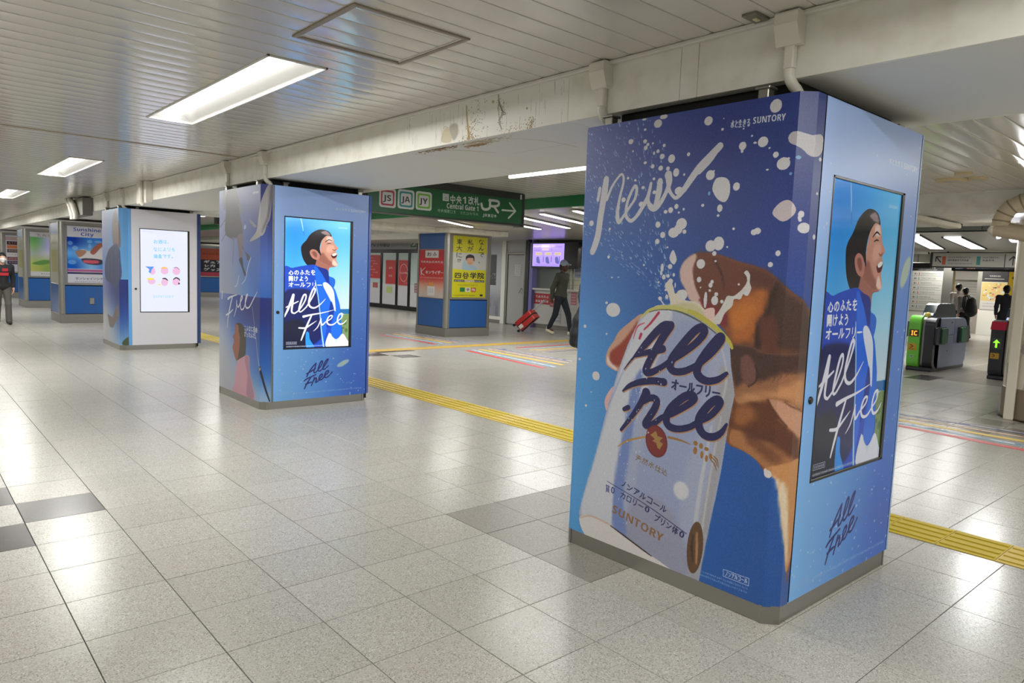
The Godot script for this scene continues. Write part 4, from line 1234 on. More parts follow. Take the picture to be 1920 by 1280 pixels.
func art_clock() -> Cv:
	var cv = Cv.new(2400, 200, 0.3, sc(16, 16, 20))
	cv.small_print(20, 60, 360, 60, 50, sc(120, 122, 130), 3)
	cv.small_print(20, 140, 340, 140, 50, sc(120, 122, 130), 4)
	cv.latin("5:53", 500, 140, 880, 140, 90, sc(255, 190, 150), false)
	cv.small_print(980, 100, 1200, 100, 60, sc(150, 190, 240), 5)
	cv.rect(1240, 70, 1400, 130, sc(20, 110, 90))
	cv.small_print(1500, 100, 1960, 100, 50, sc(240, 120, 110), 6)
	cv.rect(2060, 60, 2240, 140, sc(90, 84, 70))
	return cv

func art_map() -> Cv:
	var cv = Cv.new(1000, 1200, 0.3, ink(190, 188, 184))
	cv.rect(0, 0, 1000, 330, ink(34, 34, 38))
	cv.rect(100, 230, 860, 246, ink(180, 178, 170))
	cv.small_print(280, 150, 720, 150, 60, ink(190, 188, 180), 3)
	cv.rect(20, 350, 980, 930, ink(196, 172, 110))
	var r = RandomNumberGenerator.new()
	r.seed = 21
	for i in 34:
		var p = Vector2(r.randf_range(30, 880), r.randf_range(360, 860))
		cv.rect(p.x, p.y, p.x + r.randf_range(30, 140), p.y + r.randf_range(20, 80), [ink(60, 58, 60), ink(170, 196, 200), ink(190, 120, 110), ink(206, 200, 186), ink(180, 150, 70)][i % 5])
	cv.small_print(100, 1010, 700, 1010, 40, ink(130, 120, 130), 5)
	cv.small_print(100, 1090, 700, 1090, 40, ink(130, 120, 130), 6)
	return cv

func art_fascia_stain() -> Cv:   # beam face from z = -2.0 to -0.3, rust, damp and flaking paint
	var cv = Cv.new(1700, 270, 0.6, rgb8(233, 232, 225))
	var r = RandomNumberGenerator.new()
	r.seed = 31
	for i in 60:
		var x = r.randf_range(0, 1700)
		var y = r.randf_range(0, 200)
		cv.line_of(PackedVector2Array([Vector2(x, y) * cv.k, Vector2(x + r.randf_range(-4, 4), y + r.randf_range(20, 120)) * cv.k]), [r.randf_range(1, 3) * cv.k], rgb8(168, 164, 152))
	cv.fill("475 246 489 178 514 159 552 163 582 211 585 258", rgb8(206, 196, 168), 0.0)
	cv.stroke("479 235 484 170 513 148 552 160", [3, 3, 2], rgb8(160, 148, 120))
	cv.fill("564 150 651 147 664 213 619 251 580 210", rgb8(176, 172, 158), 10)
	cv.stroke("748 40 757 112 772 184 788 256", [8, 12, 16, 26], rgb8(176, 150, 96), 6)
	cv.stroke("1076 16 1090 78 1125 136 1096 185 1121 241", [6, 12, 14, 10, 8], rgb8(150, 142, 130), 5)
	cv.stroke("1089 64 1114 121 1152 146 1126 156", [4, 6, 5, 4], rgb8(110, 104, 104))
	cv.stroke("1082 23 1083 103 1099 199", [4, 5, 4], rgb8(128, 118, 110), 2)
	cv.oval(1027, 58, 12, 9, rgb8(186, 166, 120))
	cv.oval(1352, 146, 7, 7, rgb8(160, 140, 100))
	cv.stroke("1404 201 1415 227 1392 250", [4, 8, 10], rgb8(150, 146, 138), 3)
	for i in 420:
		var c = [Vector2(490, 890), Vector2(520, 780), Vector2(900, 780), Vector2(790, 640), Vector2(560, 700), Vector2(1060, 755)][i % 6]
		var p = cv.pt(["789 263", "802 195", "1235 249", "1114 134", "863 140", "1393 253"][i % 6])[0] / cv.k
		var sp = [Vector2(60, 18), Vector2(24, 50), Vector2(90, 16), Vector2(24, 60), Vector2(50, 60), Vector2(20, 24)][i % 6]
		p += Vector2(r.randfn(0, 1) * sp.x, r.randfn(0, 1) * sp.y)
		var s = r.randf_range(1.5, 5)
		cv.oval(p.x, p.y, s, s * 0.8, [rgb8(120, 84, 40), rgb8(150, 110, 56), rgb8(170, 150, 110), rgb8(140, 136, 128), rgb8(150, 146, 140), rgb8(150, 120, 70)][i % 6])
	return cv

func art_soffit_stain() -> Cv:   # underside of the beam over the same stretch; u along z, v away from the face
	var cv = Cv.new(1700, 1250, 0.35, rgb8(220, 219, 216))
	var r = RandomNumberGenerator.new()
	r.seed = 33
	for i in 700:
		var k = i % 3
		var c = [Vector2(330, 40), Vector2(690, 110), Vector2(820, 30)][k]
		var p = c + Vector2(r.randfn(0, 1) * [110.0, 60.0, 130.0][k], absf(r.randfn(0, 1)) * [30.0, 24.0, 50.0][k])
		var s = r.randf_range(3, 9)
		cv.oval(p.x, p.y, s * 1.6, s * 0.8, [rgb8(112, 74, 34), rgb8(140, 100, 50), rgb8(176, 156, 116)][i % 3])
	cv.stroke("250 60 420 180 560 420", [10, 16, 8], rgb8(176, 160, 124), 10)
	cv.stroke("1000 60 1180 300 1200 620", [8, 10, 8], rgb8(186, 174, 140), 8)
	cv.stroke("640 520 900 500 1300 480", [3, 3, 3], rgb8(150, 146, 138))
	return cv

func art_pillar() -> Cv:
	var cv = Cv.new(3000, 2620, 0.2, rgb8(208, 200, 182))
	var r = RandomNumberGenerator.new()
	r.seed = 8
	for i in 110:
		var p = Vector2(r.randf_range(0, 3000), r.randf_range(900, 2350))
		var q = PackedVector2Array()
		var t = r.randf_range(0.5, 1.6)
		for j in 11:
			q.append((p + Vector2(cos(TAU * j / 11) * 0.5, sin(TAU * j / 11) * 1.9) * r.randf_range(18, 60) * t) * cv.k)
		cv.paint([[q]], [rgb8(156, 154, 150), rgb8(170, 166, 156), rgb8(136, 134, 132)][i % 3])
	return cv

# ---------------------------------------------------------------- the scene
const CEIL := 2.62
const PITCH := 0.162

func _ready():
	rng.seed = 7
	var cam = Camera3D.new()
	cam.name = "camera"
	cam.fov = 51.2115
	cam.near = 0.05
	cam.far = 120.0
	add_child(cam)
	cam.transform = Transform3D(Basis(Vector3(0.753239, 0.038947, 0.656593), Vector3(0.031926, 0.994904, -0.095640), Vector3(-0.656972, 0.093003, 0.748156)).orthonormalized(), Vector3(-1.327785, 1.473846, 2.632583))
	cam.current = true
	var env = Environment.new()
	env.background_mode = Environment.BG_COLOR
	env.background_color = Color(0.08, 0.08, 0.085)
	env.tonemap_mode = Environment.TONE_MAPPER_LINEAR
	env.tonemap_exposure = EXPOSURE
	env.sdfgi_enabled = true
	env.ssao_enabled = true
	env.ssil_enabled = true
	var we = WorldEnvironment.new()
	we.name = "world_environment"
	we.environment = env
	add_child(we)
	make_materials()
	ceiling_lights()
	shell()
	floor_tiles()
	ceilings()
	beams()
	ad_columns()
	ducts()
	blue_columns()
	signs()
	hall_lights()
	ticket_office()
	counter()
	floor_marks()
	gates()
	right_side()
	gate_hall()
	people()

const EXPOSURE := 2.05
const WARM := Color(1.0, 0.995, 0.975)

func make_materials():
	mat("steel", rgb8(150, 148, 142), 0.34, 0.85)
	mat("steel_dull", rgb8(136, 134, 128), 0.45, 0.7)
	mat("dark", rgb8(34, 34, 36), 0.5)
	mat("black_frame", rgb8(22, 23, 26), 0.3)
	mat("gap", rgb8(24, 24, 24), 0.9)
	mat("white_metal", rgb8(214, 212, 204), 0.35)
	mat("white_plastic", rgb8(220, 217, 206), 0.4)
	mat("cream", rgb8(214, 208, 192), 0.5)
	mat("blue_panel", rgb8(26, 80, 146), 0.3)
	mat("door_blue", rgb8(96, 150, 214), 0.35)
	mat("green_band", rgb8(30, 112, 66), 0.5)
	mat("sign_grey", rgb8(50, 52, 52), 0.5)
	mat("glass_grey", rgb8(186, 200, 198), 0.15)
	mat("grout", rgb8(56, 53, 50), 0.95)
	mat("yellow", rgb8(190, 166, 34), 0.6)
	mat("rubber", rgb8(20, 20, 20), 0.7)
	mat("reflector", rgb8(236, 236, 236), 0.25)
	var t = mat("tile", Color.WHITE, 0.27, 0.0, 0.36)
	t.albedo_texture = noise_tex(0.2, [[0.0, rgb8(122, 118, 110)], [0.07, rgb8(136, 133, 125)], [0.14, rgb8(152, 149, 142)], [0.3, rgb8(160, 158, 150)], [0.7, rgb8(168, 166, 159)], [0.94, rgb8(176, 174, 168)], [1.0, rgb8(198, 197, 192)]], FastNoiseLite.TYPE_CELLULAR, 1024, 1, 5)
	t.uv1_triplanar = true
	t.uv1_world_triplanar = true
	t.uv1_scale = Vector3(1.25, 1.25, 1.25)
	t.heightmap_enabled = true
	t.heightmap_scale = 0.003
	t.heightmap_texture = noise_tex(0.08, [], FastNoiseLite.TYPE_SIMPLEX, 1024, 2, 15)
	t.vertex_color_use_as_albedo = true
	for v in [["tile_a", rgb8(255, 255, 255), 0.25], ["tile_b", rgb8(249, 249, 248), 0.25], ["tile_c", rgb8(252, 251, 249), 0.27], ["tile_grey", rgb8(205, 202, 198), 0.36], ["tile_dark", rgb8(104, 99, 100), 0.28]]:
		var d = t.duplicate()
		d.vertex_color_use_as_albedo = false
		d.albedo_color = v[1]
		d.roughness = v[2]
		d.resource_name = v[0]
		M[v[0]] = d
	var c = mat("ceiling_panel", rgb8(207, 203, 194), 0.13)
	c.metallic_specular = 0.6
	var p = mat("plaster", rgb8(236, 235, 228), 0.55)
	p.albedo_texture = noise_tex(0.012, [[0.0, rgb8(234, 232, 226)], [0.5, rgb8(250, 249, 246)], [1.0, rgb8(255, 255, 255)]], FastNoiseLite.TYPE_SIMPLEX_SMOOTH, 512, 5, 8)
	p.uv1_triplanar = true
	p.uv1_world_triplanar = true
	p.uv1_scale = Vector3(0.7, 0.7, 0.7)
	p.heightmap_enabled = true
	p.heightmap_scale = 0.15
	p.heightmap_texture = noise_tex(0.02, [], FastNoiseLite.TYPE_SIMPLEX_SMOOTH, 512, 4, 18)
	mat("soffit", rgb8(222, 222, 219), 0.6)

# fittings: z of the near end; every one 2.43 m long
var FIT := []

func ceiling_lights():
	for x in [0.27, -2.9]:
		for i in 7:
			FIT.append([x, 4.37 - 5.67 * i])
	var glow = glow_mat("lamp_tube", Color(1.0, 0.985, 0.96), 1.2)
	var shown = 0
	for f in FIT:
		var x0: float = f[0]
		var z1: float = f[1]
		if x0 < 0:
			lamp_area("ceiling_light_glow", Vector3(x0 + 0.18, CEIL + 0.012, z1 - 1.215), Vector2(0.1, 2.3), WARM, 3.6, Vector3.DOWN)
		var at = Vector3(x0 + 0.18, CEIL, z1 - 1.215)
		var names = ["recessed fluorescent ceiling light over the middle of the hall behind the viewer", "long recessed ceiling light beside the square ceiling hatch, with two bright bars", "recessed ceiling light above the white-screen column, second from the hatch", "small-looking recessed ceiling light at the left edge, third from the hatch"]
		var lab = names[shown] if x0 > 0 and shown < 4 else "distant recessed ceiling light of a row that runs down the hall"
		var t = thing("ceiling_light", lab, "ceiling light", at, 0.0, "recessed ceiling lights in the hall")
		if x0 > 0:
			shown += 1
			for s in [-1, 1]:
				lamp_area("ceiling_light_glow", Vector3(0, 0.012, s * 0.595), Vector2(0.1, 1.13), WARM, 1.9, Vector3.DOWN, t)
		var st = tool()
		for s in [-1, 1]:
			bx(st, Vector3(s * 0.172, 0.0, 0), Vector3(0.016, 0.016, 2.43), 0.003)
			bx(st, Vector3(0, 0.0, s * 1.207), Vector3(0.36, 0.016, 0.016), 0.003)
		obj("frame", st, mat("white_metal", Color.WHITE), t)
		st = tool()
		for s in [-1, 1]:
			var a = Vector3(s * 0.165, 0.004, -1.2)
			var b = Vector3(s * 0.07, 0.085, -1.2)
			var e = Vector3(0, 0, 2.4)
			four(st, a, b, b + e, a + e, (a + b) * 0.5 + e * 0.5 + Vector3(s * 0.02, 0.03, 0))
			var w = Vector3(0, 0, s * 1.2)
			four(st, Vector3(-0.165, 0.004, 0) + w, Vector3(0.165, 0.004, 0) + w, Vector3(0.07, 0.085, 0) + w, Vector3(-0.07, 0.085, 0) + w, w * 1.1)
		four(st, Vector3(-0.07, 0.085, -1.2), Vector3(0.07, 0.085, -1.2), Vector3(0.07, 0.085, 1.2), Vector3(-0.07, 0.085, 1.2), Vector3(0, 0.2, 0))
		obj("reflector", st, mat("reflector", Color.WHITE), t)
		for s in [-1, 1]:
			st = tool()
			var pr = PackedVector2Array()
			for i in 9:
				var an = PI * i / 8.0
				pr.append(Vector2(cos(an) * 0.06, 0.06 - sin(an) * 0.045))
			pr.append(Vector2(-0.06, 0.08))
			pr.append(Vector2(0.06, 0.08))
			prism(st, pr, 1.15, Transform3D(Basis(), Vector3(0, 0, 0.02 if s > 0 else -1.17)))
			obj("light_bar", st, glow, t)

func slab(called: String, a: Vector3, b: Vector3, m: Material) -> MeshInstance3D:
	return struct(called, box(a, b, 0.002), m)

func shell():
	slab("wall_left", Vector3(-6.2, 0, -46), Vector3(-6.0, 3.4, 8.2), mat("plaster", Color.WHITE))
	slab("wall_back", Vector3(-6.2, 0, -46.2), Vector3(36, 3.4, -46), mat("plaster", Color.WHITE))
	slab("wall_near", Vector3(-6.2, 0, 8.0), Vector3(36, 3.4, 8.2), mat("plaster", Color.WHITE))
	slab("wall_right", Vector3(36, 0, -46.2), Vector3(36.2, 3.4, 8.2), mat("plaster", Color.WHITE))
	slab("ceiling_slab", Vector3(-6.2, 3.4, -46.2), Vector3(36.2, 3.5, 8.2), mat("plaster", Color.WHITE))

func tile_kind(a: int, b: int) -> int:   # 0 pale, 1 grey, 2 dark
	if [Vector2i(-2, -6), Vector2i(-3, -7), Vector2i(-3, -5), Vector2i(-4, -6), Vector2i(-4, -4), Vector2i(-5, -5)].has(Vector2i(a, b)):
		return 2
	if [Vector2i(12, -21), Vector2i(13, -20), Vector2i(14, -22), Vector2i(13, -22), Vector2i(28, -6), Vector2i(29, -5), Vector2i(30, -5)].has(Vector2i(a, b)):
		return 2
	if [Vector2i(3, -2), Vector2i(4, -2), Vector2i(3, -1), Vector2i(4, -1), Vector2i(3, 0), Vector2i(5, -2)].has(Vector2i(a, b)):
		return 1
	if a >= 18 and a <= 22 and b >= -4 and b <= 1 and (a + b) % 2 == 0 or a >= 30 and a < 36 and b > -8 and b < 2:
		return 1
	return 0

func floor_tiles():
	var fl = struct("floor", box(Vector3(-6.2, -0.2, -46.2), Vector3(36.2, -0.004, 8.2), 0.001), mat("grout", Color.WHITE))
	var st = tool()
	var h = 0.2 - 0.0016
	var e = 0.0012
	var c := []
	for p in [Vector2(-1, -1), Vector2(1, -1), Vector2(1, 1), Vector2(-1, 1)]:
		c.append([Vector3(p.x * (h - e), 0, p.y * (h - e)), Vector3(p.x * h, -e, p.y * h), Vector3(p.x * h, -0.006, p.y * h)])
	four(st, c[0][0], c[1][0], c[2][0], c[3][0], Vector3(0, -1, 0))
	for i in 4:
		var j = (i + 1) % 4
		four(st, c[i][0], c[j][0], c[j][1], c[i][1], Vector3(0, -0.2, 0))
		four(st, c[i][1], c[j][1], c[j][2], c[i][2], Vector3(0, -0.003, 0))
	var mesh = st.commit()
	var eye = Vector3(-1.327785, 1.473846, 2.632583)
	var back = Basis(Vector3(0.753239, 0.038947, 0.656593), Vector3(0.031926, 0.994904, -0.095640), Vector3(-0.656972, 0.093003, 0.748156)).inverse()
	var near := []
	var rest := []
	for a in range(-15, 84):
		for b in range(-100, 20):
			var p = Vector3((a + 0.5) * 0.4, 0, (b + 0.5) * 0.4)
			var q = back * (p - eye)
			var inside = q.z < -0.6 and absf(q.x / q.z) < 0.74 and absf(q.y / q.z) < 0.5
			if inside:
				near.append([(p - eye).length(), a, b])
			else:
				rest.append([0, a, b])
	near.sort_custom(func(x, y): return x[0] < y[0])
	rest = near.slice(300) + rest
	var mats = ["tile_a", "tile_b", "tile_c", "tile_a", "tile_grey", "tile_dark"]
	for n in near.slice(0, 300):
		var o = MeshInstance3D.new()
		o.name = "floor_tile"
		o.mesh = mesh
		var kind = tile_kind(n[1], n[2])
		o.material_override = M[mats[rng.randi() % 4 if kind == 0 else 3 + kind]]
		fl.add_child(o, true)
		o.position = Vector3((n[1] + 0.5) * 0.4, rng.randf_range(-0.0003, 0.0003), (n[2] + 0.5) * 0.4)
	var mm = MultiMesh.new()
	mm.transform_format = MultiMesh.TRANSFORM_3D
	mm.use_colors = true
	mm.instance_count = rest.size()
	mm.mesh = mesh
	for i in rest.size():
		mm.set_instance_transform(i, Transform3D(Basis(), Vector3((rest[i][1] + 0.5) * 0.4, rng.randf_range(-0.0003, 0.0003), (rest[i][2] + 0.5) * 0.4)))
		var kind = tile_kind(rest[i][1], rest[i][2])
		var v = rng.randf_range(0.94, 1.0)
		mm.set_instance_color(i, [Color(v, v, v * 0.99), Color(0.6, 0.57, 0.54), Color(0.11, 0.095, 0.1)][kind])
	var mi = MultiMeshInstance3D.new()
	mi.name = "distant_floor_tiles"
	mi.multimesh = mm
	mi.material_override = M["tile"]
	mi.set_meta("kind", "stuff")
	fl.add_child(mi, true)

func strip_mesh() -> ArrayMesh:   # one metre of ceiling strip along x, centred, face at y = 0
	var st = tool()
	var prof := []
	for p in [[-0.0790, 0.012], [-0.0790, 0.004], [-0.0775, 0.0016], [-0.074, 0.0006], [-0.06, -0.0001], [-0.04, -0.0006], [-0.02, -0.0009], [0.0, -0.001], [0.02, -0.0009], [0.04, -0.0006], [0.06, -0.0001], [0.074, 0.0006], [0.0775, 0.0016], [0.0790, 0.004], [0.0790, 0.012]]:
		prof.append(Vector2(p[0], p[1]))
	var rows := []
	for x in [-0.5, 0.5]:
		var row := []
		for p in prof:
			row.append(Vector3(x, p.y, p.x))
		rows.append(row)
	smooth_grid(st, rows, false, false)
	# the normals must look down: the grid above is built so; close the back
	return st.commit()

func strips(parent: Node3D, x0: float, x1: float, z0: float, z1: float, y: float, mesh: ArrayMesh, m: Material, cuts := []):
	var n = int((z1 - z0) / PITCH)
	for i in n:
		var z = z1 - (i + 0.5) * PITCH
		var runs := [[x0, x1]]
		for c in cuts:   # [x0, x1, z0, z1]
			if z > c[2] and z < c[3]:
				var out := []
				for r in runs:
					if c[0] > r[0] and c[1] < r[1]:
						out += [[r[0], c[0]], [c[1], r[1]]]
					else:
						out.append(r)
				runs = out
		for r in runs:
			var o = MeshInstance3D.new()
			o.name = "ceiling_panel"
			o.mesh = mesh
			o.material_override = m
			parent.add_child(o, true)
			o.position = Vector3((r[0] + r[1]) / 2, y + rng.randf_range(-0.0006, 0.0006), z)
			o.scale = Vector3(r[1] - r[0], 1, 1)
			o.rotation.x = rng.randf_range(-0.0022, 0.0022)

func ceilings():
	var mesh = strip_mesh()
	var m = mat("ceiling_panel", Color.WHITE)
	var c = struct("ceiling", box(Vector3(-6.2, 2.76, -46), Vector3(1.7, 2.8, 8), 0.002), mat("gap", Color.WHITE))
	var cuts := []
	for f in FIT:
		cuts.append([f[0], f[0] + 0.36, f[1] - 2.43, f[1]])
	strips(c, -6.0, 1.6, -38.0, 4.37, CEIL, mesh, m, cuts)
	obj("far_ceiling_panel", box(Vector3(-6, CEIL, -46), Vector3(1.6, CEIL + 0.02, -38.0)), m, c)
	obj("near_ceiling_panel", box(Vector3(-6, CEIL, 4.37), Vector3(1.6, CEIL + 0.02, 8)), m, c)
	var st = tool()
	bx(st, Vector3(-2.2, CEIL - 0.002, -5.22), Vector3(7.6, 0.006, 0.03), 0.002)
	obj("joint_strip", st, mat("joint", rgb8(170, 150, 120), 0.5), c)
	st = tool()
	bx(st, Vector3(1.585, CEIL - 0.012, -18), Vector3(0.03, 0.02, 52), 0.004)
	obj("edge_trim", st, mat("white_metal", Color.WHITE), c)
	# hall beyond the beam
	var r = struct("ceiling", box(Vector3(2.75, 2.76, -2.6), Vector3(8.1, 2.8, 8), 0.002), mat("gap", Color.WHITE))
	strips(r, 2.85, 8.0, -2.6, 4.37, CEIL, mesh, m)
	obj("near_ceiling_panel", box(Vector3(2.85, CEIL, 4.37), Vector3(8, CEIL + 0.02, 8)), m, r)
	var r2 = struct("ceiling", box(Vector3(2.75, 2.76, -46), Vector3(6.1, 2.8, -2.6), 0.002), mat("gap", Color.WHITE))
	strips(r2, 2.85, 6.0, -20.0, -2.6, CEIL, mesh, m)
	obj("far_ceiling_panel", box(Vector3(2.85, CEIL, -46), Vector3(6, CEIL + 0.02, -20)), m, r2)
	# lower metal ceiling towards the ticket counter, behind a green band
	var l = struct("ceiling", box(Vector3(6.0, 2.5, -46), Vector3(14.2, 2.54, -2.6), 0.002), mat("gap", Color.WHITE))
	var lm = mat("low_ceiling", rgb8(176, 172, 164), 0.22)
	strips(l, 6.02, 14.0, -16.0, -2.62, 2.475, mesh, lm)
	obj("far_ceiling_panel", box(Vector3(6.02, 2.475, -46), Vector3(14, 2.49, -16)), lm, l)
	struct("trim_1", box(Vector3(5.96, 2.465, -46), Vector3(6.02, 2.64, -2.6)), mat("green_band", Color.WHITE))
	# fittings of the hatch, sensor and speakers
	var t = thing("ceiling_hatch", "square access hatch framed in brown metal in the ceiling panels", "hatch", Vector3(0.545, CEIL, -0.575))
	st = tool()
	for s in [-1, 1]:
		bx(st, Vector3(s * 0.305, -0.004, 0), Vector3(0.026, 0.012, 0.636), 0.003)
		bx(st, Vector3(0, -0.004, s * 0.305), Vector3(0.584, 0.012, 0.026), 0.003)
	obj("frame", st, mat("hatch_frame", rgb8(150, 138, 124), 0.5), t)
	for s in [-1, 1]:
		st = tool()
		bx(st, Vector3(s * 0.287, -0.001, 0), Vector3(0.006, 0.01, 0.58), 0.002)
		obj("inner_rim", st, mat("white_metal", Color.WHITE), t)
	t = thing("ceiling_sensor", "small grey square sensor plate in the ceiling by the beam", "sensor", Vector3(1.51, CEIL, 0.9))
	st = tool()
	bx(st, Vector3(0, -0.006, 0), Vector3(0.11, 0.016, 0.07), 0.004)
	obj("plate", st, mat("sensor", rgb8(120, 116, 106), 0.5), t)
	st = tool()
	bx(st, Vector3(0, -0.018, 0.005), Vector3(0.034, 0.01, 0.02), 0.004)
	obj("lens", st, mat("sensor_lens", rgb8(200, 192, 164), 0.4), t)
	for k in 3:
		var at = [Vector3(6.902, 2.600, -0.020), Vector3(6.507, 2.610, 0.203), Vector3(6.904, 2.610, 0.212)][k]
		var rr = [0.15, 0.075, 0.085][k]
		t = thing("ceiling_disc", ["large round ceiling speaker cover right of the can column", "small round detector behind the larger ceiling speaker", "small round cover on the ceiling closest to the round pillar"][k], "ceiling fitting", Vector3(at.x, CEIL, at.z))
		st = tool()
		lathe(st, [[rr, 0.0], [rr, -0.012], [rr * 0.9, -0.024], [rr * 0.84, -0.024]])
		obj("rim", st, mat("disc_rim", rgb8(206, 186, 146), 0.5), t)
		st = tool()
		lathe(st, [[rr * 0.84, -0.02], [rr * 0.5, -0.027], [0.004, -0.029]])
		obj("cover", st, mat("disc_face", rgb8(186, 182, 176), 0.6), t)

func beams():
	var pl = mat("plaster", Color.WHITE)
	var b = struct("beam", box(Vector3(1.62, 2.37, -45.9), Vector3(2.83, 3.39, 7.9)), mat("gap", Color.WHITE))
	# face panels with fine seams
	var cutsz = [7.9, 2.9, 0.56, 0.46, -0.3, -2.0, -4.85, -4.95, -8.6, -10.6, -10.72, -14.0, -20.0, -26.0, -45.9]
	for i in cutsz.size() - 1:
		var z1 = cutsz[i] - 0.0012
		var z0 = cutsz[i + 1] + 0.0012
		if absf(z1 + 0.3) < 0.01:
			sheet("stained_face_panel", Vector3(1.6, 2.62, -2.0), Vector3(1.6, 2.62, -0.3), Vector3(1.6, 2.35, -2.0), 0.018, print_mat("fascia_stain", art_fascia_stain(), 0.6), pl, b)
			note(b.get_child(b.get_child_count() - 1), "beam panel with rust stains and flaking paint")
			sheet("stained_soffit_panel", Vector3(1.6195, 2.3503, -2.0), Vector3(1.6195, 2.3503, -0.3), Vector3(2.829, 2.3503, -2.0), 0.018, print_mat("soffit_stain", art_soffit_stain(), 0.6), pl, b)
		else:
			obj("face_panel", box(Vector3(1.6, 2.35, z0), Vector3(1.62, 2.64, z1), 0.001), pl, b)
			obj("soffit_panel", box(Vector3(1.6205, 2.3503, z0), Vector3(2.829, 2.369, z1), 0.001), mat("soffit", Color.WHITE), b)
		obj("rear_face_panel", box(Vector3(2.83, 2.35, z0), Vector3(2.85, 2.64, z1), 0.001), pl, b)
	# cross beams
	struct("beam", box(Vector3(2.85, 2.36, -11.7), Vector3(8.0, 2.61, -10.75)), pl)
	struct("beam", box(Vector3(8.0, 2.36, -2.6), Vector3(9.6, 3.39, 7.9)), pl)
	struct("beam", box(Vector3(8.0, 2.36, -45.9), Vector3(9.7, 2.47, -10.2)), pl)
	for z in [-8.0, -30.5]:
		pass
	struct("beam", box(Vector3(-5.9, 2.2, -33.5), Vector3(1.6, 2.61, -32.7)), pl)

